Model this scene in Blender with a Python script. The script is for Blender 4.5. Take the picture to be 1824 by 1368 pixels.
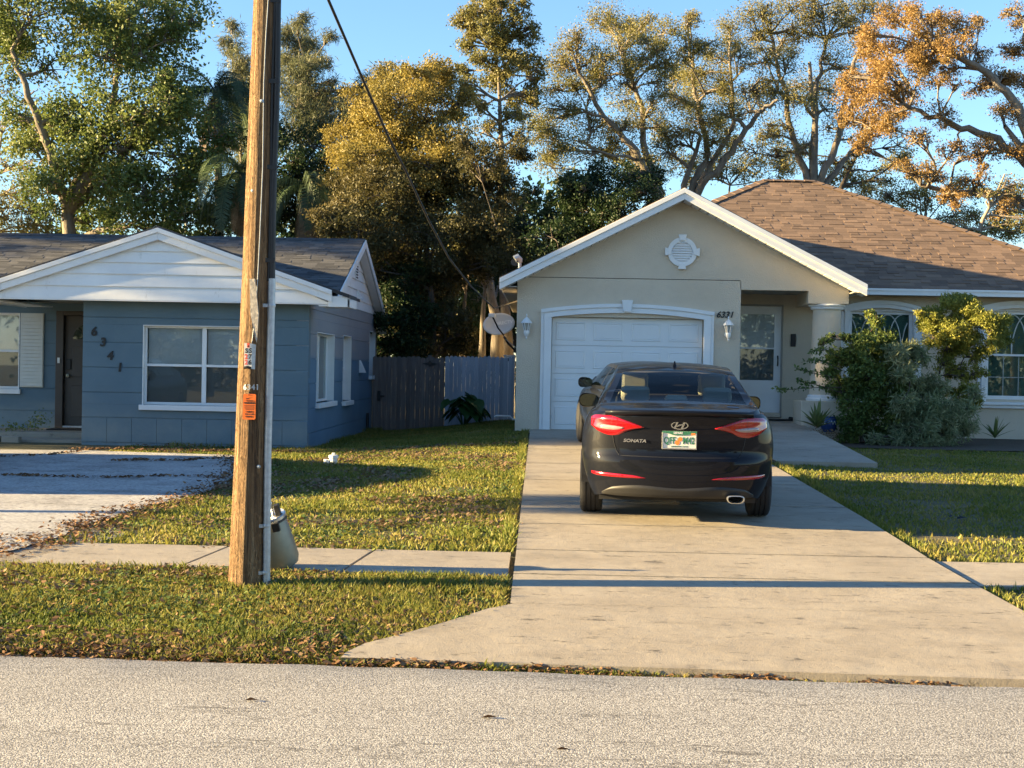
import bpy, bmesh, math, random
import numpy as np
from mathutils import Vector, Matrix

for o in list(bpy.data.objects):
    bpy.data.objects.remove(o)
SC = bpy.context.scene
COL = SC.collection
R = math.radians
rnd = random.Random(7)
nr = np.random.default_rng(7)

# ---------------------------------------------------------------- camera
FPX, CU, CV, CAMH = 2530.0, 912.0, 684.0, 1.65
ROLL = R(1.08)
_Yc = Vector((964 - CU, -(656 - CV), -FPX)).normalized()          # world +Y seen from the camera
_up = Vector((math.sin(ROLL), math.cos(ROLL), 0))
_Zc = (_up - _Yc * _up.dot(_Yc)).normalized()
_Xc = _Yc.cross(_Zc)
RW = Matrix((_Xc, _Yc, _Zc))                                       # camera axes -> world axes
cd = bpy.data.cameras.new('camera')
cam = bpy.data.objects.new('camera', cd)
COL.objects.link(cam)
cam.matrix_world = Matrix.Translation((0, 0, CAMH)) @ RW.to_4x4()
cd.sensor_fit = 'HORIZONTAL'
cd.sensor_width = 36
cd.lens = 36 * FPX / 1824
cd.clip_end = 3000
cd.clip_start = 0.05
SC.camera = cam

# ---------------------------------------------------------------- sky and sun
SUN_EL, SUN_AZ = R(12.0), R(5.0)      # low, from the left, a little from behind the viewer
to_sun = Vector((-math.cos(SUN_EL) * math.cos(SUN_AZ), -math.cos(SUN_EL) * math.sin(SUN_AZ), math.sin(SUN_EL)))
w = bpy.data.worlds.new('World')
SC.world = w
w.use_nodes = True
nt = w.node_tree
bg = nt.nodes['Background']
sky = nt.nodes.new('ShaderNodeTexSky')
sky.sky_type = 'NISHITA'
sky.sun_disc = False
sky.sun_elevation = SUN_EL
sky.sun_rotation = math.atan2(to_sun.x, to_sun.y)
sky.altitude = 10
sky.air_density = 1.0
sky.dust_density = 0.1
sky.ozone_density = 3.5
nt.links.new(sky.outputs[0], bg.inputs[0])
bg.inputs[1].default_value = 0.055
sd = bpy.data.lights.new('sun', 'SUN')
sd.energy = 5.0
sd.angle = R(0.55)
sd.color = (1.0, 0.74, 0.36)
so = bpy.data.objects.new('sun', sd)
COL.objects.link(so)
so.rotation_euler = to_sun.to_track_quat('Z', 'Y').to_euler()
vs = SC.view_settings
vs.view_transform = 'Standard'
vs.look = 'None'
vs.gamma = 1
vs.use_curve_mapping = False
vs.exposure = 2.68
SC.render.engine = 'CYCLES'
SC.cycles.max_bounces = 8
SC.cycles.transparent_max_bounces = 24

# ---------------------------------------------------------------- pixel helpers
def ray(u, v):
    return RW @ Vector((u - CU, -(v - CV), -FPX))
def at(u, v, Y):
    d = ray(u, v)
    t = Y / d.y
    return Vector((d.x * t, Y, CAMH + d.z * t))
def atx(u, v, X):
    d = ray(u, v)
    t = X / d.x
    return Vector((X, d.y * t, CAMH + d.z * t))
def gp(u, v, z):
    d = ray(u, v)
    t = (z - CAMH) / d.z
    return Vector((d.x * t, d.y * t, z))

# ---------------------------------------------------------------- materials
def newmat(name):
    m = bpy.data.materials.new(name)
    m.use_nodes = True
    n = m.node_tree.nodes
    return m, n, m.node_tree.links, n['Principled BSDF']
def N(n, t, **kw):
    x = n.new(t)
    for k, v in kw.items():
        if hasattr(x, k):
            setattr(x, k, v)
    return x
def ramp(n, l, src, stops):
    r = n.new('ShaderNodeValToRGB')
    e = r.color_ramp.elements
    while len(e) < len(stops):
        e.new(0.5)
    for i, (p, c) in enumerate(stops):
        e[i].position = p
        e[i].color = (*c, 1)
    l.new(src, r.inputs[0])
    return r.outputs[0]
def noise(n, l, scale, detail=4, rough=0.6, vec=None, sc=None, coord='Object'):
    t = n.new('ShaderNodeTexNoise')
    t.inputs['Scale'].default_value = scale
    t.inputs['Detail'].default_value = detail
    t.inputs['Roughness'].default_value = rough
    tc = n.new('ShaderNodeTexCoord')
    s = tc.outputs[coord]
    if sc:
        mp = n.new('ShaderNodeMapping')
        mp.inputs['Scale'].default_value = sc
        l.new(s, mp.inputs[0])
        s = mp.outputs[0]
    l.new(s, t.inputs[0])
    return t.outputs[0]
def mixc(n, l, fac, a, b, mode='MIX'):
    m = n.new('ShaderNodeMix')
    m.data_type = 'RGBA'
    m.blend_type = mode
    for sock, val in ((m.inputs[0], fac), (m.inputs[6], a), (m.inputs[7], b)):
        if hasattr(val, 'is_output') or isinstance(val, bpy.types.NodeSocket):
            l.new(val, sock)
        elif isinstance(val, (int, float)):
            sock.default_value = val
        else:
            sock.default_value = (*val, 1)
    return m.outputs[2]
def bump(n, l, b, h, strength=0.5, dist=0.01, prev=None):
    x = n.new('ShaderNodeBump')
    x.inputs['Strength'].default_value = strength
    x.inputs['Distance'].default_value = dist
    l.new(h, x.inputs['Height'])
    if prev is not None:
        l.new(prev, x.inputs['Normal'])
    l.new(x.outputs[0], b.inputs['Normal'])
    return x.outputs[0]
def plain(name, c, rough=0.6, metal=0.0, var=0.12, scale=6, bmp=0.0, bscale=60, spec=0.5, coat=0.0):
    m, n, l, b = newmat(name)
    f = noise(n, l, scale, 6, 0.65)
    lo = tuple(x * (1 - var) for x in c)
    hi = tuple(min(1, x * (1 + var)) for x in c)
    l.new(ramp(n, l, f, [(0.3, lo), (0.7, hi)]), b.inputs['Base Color'])
    b.inputs['Roughness'].default_value = rough
    b.inputs['Metallic'].default_value = metal
    b.inputs['Specular IOR Level'].default_value = spec
    b.inputs['Coat Weight'].default_value = coat
    b.inputs['Coat Roughness'].default_value = 0.03
    if bmp:
        bump(n, l, b, noise(n, l, bscale, 4, 0.6), bmp, 0.01)
    return m
M = {}
M['white'] = plain('white_paint', (0.74, 0.75, 0.76), 0.45, var=0.05, scale=3, bmp=0.03)
M['garage_white'] = plain('garage_white', (0.72, 0.73, 0.74), 0.35, var=0.03, scale=1.5)
M['shutter'] = plain('cream_paint', (0.62, 0.61, 0.55), 0.5, var=0.06)
M['black'] = plain('black_plastic', (0.012, 0.012, 0.013), 0.55, var=0.2)
M['rubber'] = plain('rubber', (0.018, 0.018, 0.02), 0.8, var=0.3, bmp=0.1)
M['brown_door'] = plain('brown_door', (0.052, 0.040, 0.034), 0.5, var=0.1)
M['galv'] = plain('galvanised', (0.40, 0.43, 0.46), 0.5, 0.55, var=0.18, scale=25)
M['steel'] = plain('dull_steel', (0.24, 0.23, 0.18), 0.5, 0.6, var=0.15, scale=7)
M['steel_lid'] = plain('lid_steel', (0.5, 0.5, 0.5), 0.3, 0.8, var=0.1)
M['chrome'] = plain('chrome', (0.75, 0.75, 0.76), 0.12, 1.0, var=0.02)
M['orange'] = plain('orange_tag', (0.85, 0.17, 0.02), 0.5, var=0.05)
M['tagwhite'] = plain('tag_white', (0.68, 0.66, 0.60), 0.5, var=0.08)
M['red_print'] = plain('red_print', (0.75, 0.10, 0.05), 0.5)
M['green_print'] = plain('green_print', (0.03, 0.16, 0.09), 0.5)
M['orange_print'] = plain('orange_print', (0.85, 0.22, 0.04), 0.5)
M['dish'] = plain('dish_grey', (0.52, 0.55, 0.58), 0.5, var=0.04)
M['lettering'] = plain('pale_lettering', (0.75, 0.77, 0.78), 0.5, var=0.02)
M['dark_metal'] = plain('dark_metal', (0.03, 0.03, 0.032), 0.4, 0.4, var=0.2)
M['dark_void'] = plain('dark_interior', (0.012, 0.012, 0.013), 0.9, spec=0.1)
M['mulch'] = plain('mulch', (0.055, 0.038, 0.026), 0.95, var=0.5, scale=30, bmp=0.8, bscale=25)
M['mat'] = plain('door_mat', (0.02, 0.018, 0.016), 0.95, var=0.3, scale=60)
M['blind'] = plain('blind', (0.86, 0.87, 0.87), 0.5, var=0.04)
M['blind_dim'] = plain('blind_dim', (0.30, 0.34, 0.33), 0.5, var=0.06)
M['cream_seat'] = plain('cream_leather', (0.72, 0.66, 0.52), 0.5, var=0.05)
M['cabin'] = plain('cabin_grey', (0.20, 0.19, 0.165), 0.7, var=0.1)
M['blue_pot'] = plain('blue_glaze', (0.03, 0.07, 0.22), 0.2, var=0.2, coat=0.4)
M['muntin'] = plain('muntin', (0.50, 0.53, 0.52), 0.4, var=0.03)
M['pvc'] = plain('white_pvc', (0.78, 0.78, 0.77), 0.4, var=0.03)
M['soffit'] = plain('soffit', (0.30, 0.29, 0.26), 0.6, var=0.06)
M['lamp_glass'] = plain('lamp_glass', (0.30, 0.31, 0.30), 0.1, var=0.1, coat=0.5)

def m_stucco():
    m, n, l, b = newmat('beige_stucco')
    c = ramp(n, l, noise(n, l, 1.1, 5, 0.6), [(0.25, (0.54, 0.455, 0.35)), (0.75, (0.62, 0.535, 0.425))])
    c = mixc(n, l, ramp(n, l, noise(n, l, 9, 5, 0.7), [(0.5, (0, 0, 0)), (0.85, (0.22, 0.22, 0.22))]), c, (0.42, 0.37, 0.29))
    l.new(c, b.inputs['Base Color'])
    b.inputs['Roughness'].default_value = 0.85
    p = bump(n, l, b, noise(n, l, 45, 3, 0.55), 0.75, 0.012)
    bump(n, l, b, noise(n, l, 160, 3, 0.6), 0.4, 0.004, p)
    return m
M['stucco'] = m_stucco()
def m_blue():
    m, n, l, b = newmat('blue_block_paint')
    c = ramp(n, l, noise(n, l, 1.3, 6, 0.65), [(0.25, (0.072, 0.132, 0.182)), (0.75, (0.105, 0.172, 0.222))])
    # grey-green fade and scuffs: dirt splashed up the lowest course
    tc = n.new('ShaderNodeNewGeometry')
    sx = n.new('ShaderNodeSeparateXYZ')
    l.new(tc.outputs['Position'], sx.inputs[0])
    mr = n.new('ShaderNodeMapRange')
    mr.inputs[1].default_value = 0.98
    mr.inputs[2].default_value = 0.55
    l.new(sx.outputs[2], mr.inputs[0])
    mu = n.new('ShaderNodeMath'); mu.operation = 'MULTIPLY'
    l.new(mr.outputs[0], mu.inputs[0])
    l.new(ramp(n, l, noise(n, l, 2.2, 5, 0.7), [(0.3, (0.2, 0.2, 0.2)), (0.65, (0.75, 0.75, 0.75))]), mu.inputs[1])
    c = mixc(n, l, mu.outputs[0], c, (0.20, 0.25, 0.26))
    c = mixc(n, l, ramp(n, l, noise(n, l, 14, 6, 0.75), [(0.62, (0, 0, 0)), (0.78, (0.5, 0.5, 0.5))]), c, (0.22, 0.27, 0.29))
    l.new(c, b.inputs['Base Color'])
    b.inputs['Roughness'].default_value = 0.6
    bump(n, l, b, noise(n, l, 70, 4, 0.65), 0.4, 0.005)
    return m
M['blue'] = m_blue()
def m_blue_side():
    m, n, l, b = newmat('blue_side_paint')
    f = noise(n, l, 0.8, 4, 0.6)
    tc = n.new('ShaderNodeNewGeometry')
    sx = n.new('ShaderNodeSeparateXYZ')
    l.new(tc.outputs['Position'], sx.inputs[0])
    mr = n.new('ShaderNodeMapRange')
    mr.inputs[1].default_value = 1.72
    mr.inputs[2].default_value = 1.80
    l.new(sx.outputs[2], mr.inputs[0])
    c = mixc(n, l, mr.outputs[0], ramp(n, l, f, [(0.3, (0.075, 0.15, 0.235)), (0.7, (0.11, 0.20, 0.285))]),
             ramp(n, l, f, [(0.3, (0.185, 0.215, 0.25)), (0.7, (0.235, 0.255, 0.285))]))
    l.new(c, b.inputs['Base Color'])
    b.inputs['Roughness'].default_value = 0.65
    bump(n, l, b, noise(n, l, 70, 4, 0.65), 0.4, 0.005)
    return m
M['blue_side'] = m_blue_side()
def m_siding():
    m, n, l, b = newmat('white_siding')
    c = ramp(n, l, noise(n, l, 2, 4, 0.6), [(0.3, (0.70, 0.71, 0.72)), (0.7, (0.80, 0.81, 0.81))])
    s = noise(n, l, 5, 8, 0.75, sc=(1, 1, 0.35))
    c = mixc(n, l, ramp(n, l, s, [(0.6, (0, 0, 0)), (0.74, (0.55, 0.55, 0.55))]), c, (0.33, 0.31, 0.28))
    l.new(c, b.inputs['Base Color'])
    b.inputs['Roughness'].default_value = 0.5
    bump(n, l, b, noise(n, l, 12, 3, 0.6), 0.15, 0.01)
    return m
M['siding'] = m_siding()
def m_shingle(name, cols):
    m, n, l, b = newmat(name)
    a = n.new('ShaderNodeAttribute')
    a.attribute_name = 'tint'
    c = ramp(n, l, a.outputs['Fac'], [(i / (len(cols) - 1), x) for i, x in enumerate(cols)])
    g = noise(n, l, 220, 3, 0.7)
    c = mixc(n, l, 0.55, c, ramp(n, l, g, [(0.3, (0.35, 0.35, 0.35)), (0.7, (1.0, 1.0, 1.0))]), 'MULTIPLY')
    big = noise(n, l, 0.9, 4, 0.6)
    c = mixc(n, l, 0.5, c, ramp(n, l, big, [(0.3, (0.7, 0.7, 0.7)), (0.7, (1, 1, 1))]), 'MULTIPLY')
    l.new(c, b.inputs['Base Color'])
    b.inputs['Roughness'].default_value = 0.9
    bump(n, l, b, g, 0.5, 0.004)
    return m
M['brown_shingle'] = m_shingle('brown_shingle', [(0.145, 0.094, 0.066), (0.185, 0.120, 0.083), (0.22, 0.143, 0.098), (0.27, 0.176, 0.12)])
M['grey_shingle'] = m_shingle('grey_shingle', [(0.040, 0.042, 0.048), (0.062, 0.063, 0.069), (0.088, 0.088, 0.093), (0.118, 0.115, 0.115)])
def m_road():
    m, n, l, b = newmat('chip_seal')
    tc = n.new('ShaderNodeTexCoord')
    v = n.new('ShaderNodeTexVoronoi')
    v.inputs['Scale'].default_value = 125
    l.new(tc.outputs['Object'], v.inputs[0])
    v2 = n.new('ShaderNodeTexVoronoi')
    v2.inputs['Scale'].default_value = 260
    l.new(tc.outputs['Object'], v2.inputs[0])
    sep = n.new('ShaderNodeSeparateColor')
    l.new(v.outputs['Color'], sep.inputs[0])
    c = ramp(n, l, sep.outputs[0], [(0.0, (0.19, 0.18, 0.17)), (0.45, (0.40, 0.385, 0.365)), (1.0, (0.66, 0.635, 0.60))])
    c = mixc(n, l, ramp(n, l, v.outputs['Distance'], [(0.38, (0, 0, 0)), (0.70, (0.85, 0.85, 0.85))]), c, (0.13, 0.12, 0.11))
    c = mixc(n, l, 0.6, c, ramp(n, l, noise(n, l, 0.9, 6, 0.7, sc=(0.35, 1.2, 1)), [(0.3, (0.66, 0.66, 0.66)), (0.7, (1, 1, 1))]), 'MULTIPLY')
    # hairline cracks and a few tar-dark scuffs running along the street
    ck = noise(n, l, 0.75, 5, 0.62, sc=(0.28, 1.6, 1))
    d1 = n.new('ShaderNodeMath'); d1.operation = 'SUBTRACT'; d1.inputs[1].default_value = 0.5
    l.new(ck, d1.inputs[0])
    d2 = n.new('ShaderNodeMath'); d2.operation = 'ABSOLUTE'
    l.new(d1.outputs[0], d2.inputs[0])
    c = mixc(n, l, ramp(n, l, d2.outputs[0], [(0.0, (0.75, 0.75, 0.75)), (0.0045, (0, 0, 0))]), c, (0.06, 0.055, 0.05))
    c = mixc(n, l, ramp(n, l, noise(n, l, 5, 7, 0.8, sc=(0.5, 1.6, 1)), [(0.62, (0, 0, 0)), (0.72, (0.5, 0.5, 0.5))]), c, (0.12, 0.11, 0.10))
    l.new(c, b.inputs['Base Color'])
    b.inputs['Roughness'].default_value = 0.85
    inv = n.new('ShaderNodeMath'); inv.operation = 'SUBTRACT'
    inv.inputs[0].default_value = 1
    l.new(v.outputs['Distance'], inv.inputs[1])
    p = bump(n, l, b, inv.outputs[0], 0.4, 0.006)
    inv2 = n.new('ShaderNodeMath'); inv2.operation = 'SUBTRACT'
    inv2.inputs[0].default_value = 1
    l.new(v2.outputs['Distance'], inv2.inputs[1])
    bump(n, l, b, inv2.outputs[0], 0.3, 0.004, p)
    return m
M['road'] = m_road()
def m_concrete(name, lo, hi, stain, streak=1.0, speck=0.6, sscale=240, rough_bump=0.006):
    m, n, l, b = newmat(name)
    c = ramp(n, l, noise(n, l, 1.3, 6, 0.65), [(0.28, lo), (0.72, hi)])
    s = noise(n, l, 1.8, 7, 0.72, sc=(0.7, 1.2, 1))
    c = mixc(n, l, ramp(n, l, s, [(0.50, (0, 0, 0)), (0.70, (0.5 * streak,) * 3)]), c, stain)
    g = noise(n, l, 5, 9, 0.8, sc=(0.75, 1.7, 1))
    c = mixc(n, l, ramp(n, l, g, [(0.57, (0, 0, 0)), (0.645, (0.9 * streak,) * 3)]), c, tuple(x * 0.45 for x in stain))
    f = noise(n, l, sscale, 3, 0.7)
    c = mixc(n, l, 0.6, c, ramp(n, l, f, [(0.38, (speck,) * 3), (0.60, (1.0, 1.0, 1.0))]), 'MULTIPLY')
    l.new(c, b.inputs['Base Color'])
    b.inputs['Roughness'].default_value = 0.85
    p = bump(n, l, b, noise(n, l, 90, 5, 0.7), 0.4, rough_bump)
    bump(n, l, b, noise(n, l, 5, 5, 0.6), 0.35, 0.02, p)
    return m
M['drive'] = m_concrete('driveway_concrete', (0.295, 0.25, 0.192), (0.405, 0.35, 0.275), (0.155, 0.13, 0.10))
M['walk'] = m_concrete('sidewalk_concrete', (0.305, 0.263, 0.21), (0.40, 0.35, 0.285), (0.175, 0.148, 0.12), 0.9)
M['pad'] = m_concrete('old_pad', (0.34, 0.33, 0.325), (0.52, 0.51, 0.50), (0.15, 0.135, 0.12), 1.2, 0.35, 24, 0.03)
M['joint'] = plain('joint_dirt', (0.045, 0.038, 0.03), 0.95, var=0.4, scale=20)
def m_soil():
    m, n, l, b = newmat('soil')
    c = ramp(n, l, noise(n, l, 1.2, 6, 0.7), [(0.3, (0.060, 0.062, 0.022)), (0.55, (0.10, 0.088, 0.040)), (0.75, (0.16, 0.125, 0.075))])
    l.new(c, b.inputs['Base Color'])
    b.inputs['Roughness'].default_value = 0.95
    bump(n, l, b, noise(n, l, 30, 5, 0.7), 0.8, 0.03)
    return m
M['soil'] = m_soil()
M['dirt'] = m_concrete('sandy_dirt', (0.24, 0.20, 0.15), (0.36, 0.31, 0.245), (0.12, 0.09, 0.06), 1.1, 0.3, 90, 0.015)
def m_wood_pole():
    m, n, l, b = newmat('pole_wood')
    a = noise(n, l, 55, 7, 0.72, sc=(1, 1, 0.022))
    c = ramp(n, l, a, [(0.34, (0.06, 0.033, 0.018)), (0.44, (0.19, 0.108, 0.050)), (0.54, (0.34, 0.205, 0.098)), (0.68, (0.50, 0.35, 0.20))])
    k = noise(n, l, 34, 5, 0.75, sc=(1, 1, 0.03))
    c = mixc(n, l, ramp(n, l, k, [(0.33, (0.95, 0.95, 0.95)), (0.40, (0, 0, 0))]), c, (0.035, 0.02, 0.012))
    c = mixc(n, l, 0.75, c, ramp(n, l, noise(n, l, 3, 5, 0.65, sc=(1, 1, .35)), [(0.3, (0.5, 0.43, 0.36)), (0.7, (1, 1, 1))]), 'MULTIPLY')
    l.new(c, b.inputs['Base Color'])
    b.inputs['Roughness'].default_value = 0.85
    p = bump(n, l, b, a, 1.0, 0.05)
    bump(n, l, b, k, 1.0, 0.06, p)
    return m
M['pole'] = m_wood_pole()
M['splinter'] = plain('grey_splinter', (0.42, 0.37, 0.30), 0.85, var=0.3, scale=40, bmp=0.4)
def m_board(name, lo, hi):
    m, n, l, b = newmat(name)
    a = noise(n, l, 20, 6, 0.7, sc=(1, 1, 0.06))
    oi = n.new('ShaderNodeObjectInfo')
    c = ramp(n, l, a, [(0.3, lo), (0.7, hi)])
    c = mixc(n, l, 0.7, c, ramp(n, l, oi.outputs['Random'], [(0, (0.62, 0.62, 0.62)), (1, (1, 1, 1))]), 'MULTIPLY')
    l.new(c, b.inputs['Base Color'])
    b.inputs['Roughness'].default_value = 0.8
    bump(n, l, b, a, 0.5, 0.006)
    return m
M['board_dark'] = m_board('weathered_board', (0.115, 0.094, 0.085), (0.225, 0.187, 0.168))
M['board_grey'] = m_board('grey_blue_board', (0.35, 0.385, 0.45), (0.46, 0.50, 0.57))
def m_leaf(name, cols, trans=0.35, rough=0.5, patch=0.5, pscale=0.35):
    m, n, l, b = newmat(name)
    a = n.new('ShaderNodeAttribute')
    a.attribute_name = 'tint'
    f = noise(n, l, pscale, 3, 0.6)
    mx = n.new('ShaderNodeMix')
    mx.inputs[0].default_value = patch
    l.new(a.outputs['Fac'], mx.inputs[2])
    mr = n.new('ShaderNodeMapRange')
    mr.inputs[1].default_value = 0.3
    mr.inputs[2].default_value = 0.7
    l.new(f, mr.inputs[0])
    l.new(mr.outputs[0], mx.inputs[3])
    c = ramp(n, l, mx.outputs[0], [(i / (len(cols) - 1), x) for i, x in enumerate(cols)])
    l.new(c, b.inputs['Base Color'])
    b.inputs['Roughness'].default_value = rough
    b.inputs['Specular IOR Level'].default_value = 0.3
    t = n.new('ShaderNodeBsdfTranslucent')
    l.new(c, t.inputs[0])
    ms = n.new('ShaderNodeMixShader')
    ms.inputs[0].default_value = trans
    l.new(b.outputs[0], ms.inputs[1])
    l.new(t.outputs[0], ms.inputs[2])
    l.new(ms.outputs[0], n['Material Output'].inputs[0])
    return m
M['leaf_green'] = m_leaf('leaf_green', [(0.035, 0.062, 0.019), (0.088, 0.128, 0.035), (0.169, 0.203, 0.057), (0.284, 0.284, 0.095)])
M['leaf_dark'] = m_leaf('leaf_dark', [(0.012, 0.026, 0.010), (0.028, 0.052, 0.018), (0.055, 0.085, 0.028)])
M['leaf_gold'] = m_leaf('leaf_gold', [(0.075, 0.078, 0.026), (0.17, 0.145, 0.040), (0.28, 0.22, 0.055), (0.37, 0.275, 0.085)])
M['leaf_olive'] = m_leaf('leaf_olive', [(0.068, 0.078, 0.027), (0.135, 0.135, 0.043), (0.230, 0.203, 0.068), (0.324, 0.257, 0.095)])
M['leaf_orange'] = m_leaf('leaf_orange', [(0.15, 0.112, 0.045), (0.245, 0.165, 0.060), (0.335, 0.205, 0.075), (0.29, 0.235, 0.095)])
M['leaf_umber'] = m_leaf('leaf_umber', [(0.032, 0.036, 0.014), (0.062, 0.060, 0.022), (0.11, 0.092, 0.034), (0.20, 0.145, 0.05)])  # dark olive, carries the shade of the lower golden crown
M['leaf_needle'] = m_leaf('leaf_needle', [(0.062, 0.083, 0.040), (0.119, 0.131, 0.065), (0.200, 0.181, 0.098)])
M['leaf_palm'] = m_leaf('leaf_palm', [(0.021, 0.042, 0.018), (0.042, 0.070, 0.032), (0.070, 0.098, 0.045)], 0.25)
M['leaf_dead'] = m_leaf('leaf_dead', [(0.10, 0.065, 0.035), (0.19, 0.125, 0.07), (0.28, 0.19, 0.11)], 0.2)
M['leaf_shrub'] = m_leaf('leaf_shrub', [(0.034, 0.071, 0.023), (0.081, 0.132, 0.037), (0.172, 0.213, 0.052), (0.333, 0.310, 0.075)], pscale=1.6)
M['leaf_varieg'] = m_leaf('leaf_varieg', [(0.089, 0.137, 0.058), (0.179, 0.221, 0.105), (0.315, 0.336, 0.189), (0.483, 0.462, 0.284)], patch=0.25, pscale=2)
M['leaf_topiary_sunlit'] = m_leaf('leaf_topiary_sunlit', [(0.08, 0.11, 0.028), (0.17, 0.195, 0.040), (0.30, 0.29, 0.055), (0.46, 0.38, 0.075)], pscale=1.8)  # raised towards yellow to stand for sun on the tufts
M['leaf_taro'] = m_leaf('leaf_taro', [(0.025, 0.077, 0.022), (0.049, 0.126, 0.034)], 0.3, 0.35)
M['leaf_yucca'] = m_leaf('leaf_yucca', [(0.07, 0.11, 0.035), (0.13, 0.17, 0.055), (0.20, 0.22, 0.09)], 0.2)
M['grass'] = m_leaf('grass_blade', [(0.065, 0.105, 0.018), (0.14, 0.165, 0.028), (0.24, 0.215, 0.048), (0.36, 0.27, 0.11)], 0.4, 0.6, 0.4, 1.1)
M['litter'] = m_leaf('leaf_litter', [(0.075, 0.040, 0.020), (0.17, 0.090, 0.045), (0.28, 0.17, 0.085)], 0.15, 0.8, 0.2, 2)
def m_bark(name, lo, hi):
    m, n, l, b = newmat(name)
    a = noise(n, l, 7, 6, 0.7, sc=(1, 1, 0.3))
    l.new(ramp(n, l, a, [(0.3, lo), (0.7, hi)]), b.inputs['Base Color'])
    b.inputs['Roughness'].default_value = 0.9
    bump(n, l, b, a, 0.9, 0.05)
    return m
M['bark'] = m_bark('bark_grey', (0.10, 0.082, 0.065), (0.26, 0.22, 0.175))
M['bark_dark'] = m_bark('bark_dark', (0.045, 0.036, 0.03), (0.13, 0.105, 0.085))
M['bark_pale'] = m_bark('bark_pale', (0.17, 0.135, 0.10), (0.36, 0.29, 0.22))
def m_paint(name, c):
    m, n, l, b = newmat(name)
    f = noise(n, l, 400, 2, 0.5)
    l.new(ramp(n, l, f, [(0.3, c), (0.8, tuple(x * 1.5 for x in c))]), b.inputs['Base Color'])
    b.inputs['Metallic'].default_value = 0.0
    b.inputs['Specular IOR Level'].default_value = 0.05
    b.inputs['Roughness'].default_value = 0.5
    b.inputs['Coat Weight'].default_value = 0.42
    b.inputs['Coat Roughness'].default_value = 0.03
    d = noise(n, l, 3, 5, 0.7)
    l.new(ramp(n, l, d, [(0.4, (0.012, 0.012, 0.012)), (0.8, (0.05, 0.05, 0.05))]), b.inputs['Coat Roughness'])
    return m
M['car_black'] = m_paint('black_car_paint', (0.004, 0.005, 0.009))
M['car_grey'] = m_paint('graphite_car_paint', (0.008, 0.009, 0.012))
def m_glass(name, tint, refl=0.9, f0=0.08):
    m, n, l, b = newmat(name)
    tr = n.new('ShaderNodeBsdfTransparent')
    tr.inputs[0].default_value = (*tint, 1)
    gl = n.new('ShaderNodeBsdfGlossy')
    gl.inputs['Roughness'].default_value = 0.015
    gl.inputs[0].default_value = (refl, refl, refl, 1)
    fr = n.new('ShaderNodeFresnel')
    fr.inputs[0].default_value = 1.55
    mr = n.new('ShaderNodeMapRange')
    mr.inputs[3].default_value = f0
    mr.inputs[4].default_value = 1.0
    l.new(fr.outputs[0], mr.inputs[0])
    ms = n.new('ShaderNodeMixShader')
    l.new(mr.outputs[0], ms.inputs[0])
    l.new(tr.outputs[0], ms.inputs[1])
    l.new(gl.outputs[0], ms.inputs[2])
    l.new(ms.outputs[0], n['Material Output'].inputs[0])
    n.remove(b)
    return m
M['glass'] = m_glass('window_glass', (0.93, 0.95, 0.95), f0=0.03)
M['glass_screen'] = m_glass('screened_glass', (0.66, 0.69, 0.70), f0=0.02)
M['glass_dark'] = m_glass('green_tinted_glass', (0.70, 0.84, 0.82), f0=0.03)
M['car_glass'] = m_glass('car_glass', (0.80, 0.86, 0.84), 0.38, f0=0.0)
M['car_glass_dark'] = m_glass('car_glass_dark', (0.62, 0.66, 0.65), 0.7, f0=0.0)
def m_lens(name, c, e=0.0):
    m, n, l, b = newmat(name)
    f = noise(n, l, 60, 2, 0.5, sc=(1, 1, 3))
    l.new(ramp(n, l, f, [(0.3, tuple(x * 0.6 for x in c)), (0.7, c)]), b.inputs['Base Color'])
    b.inputs['Roughness'].default_value = 0.12
    b.inputs['Coat Weight'].default_value = 1.0
    b.inputs['Coat Roughness'].default_value = 0.02
    return m
M['lens_red'] = m_lens('red_lens', (0.36, 0.004, 0.010))
M['lens_clear'] = m_lens('clear_lens', (0.34, 0.26, 0.26))
M['mirror'] = plain('mirror_glass', (0.14, 0.16, 0.17), 0.03, 1.0, var=0.02)

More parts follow.
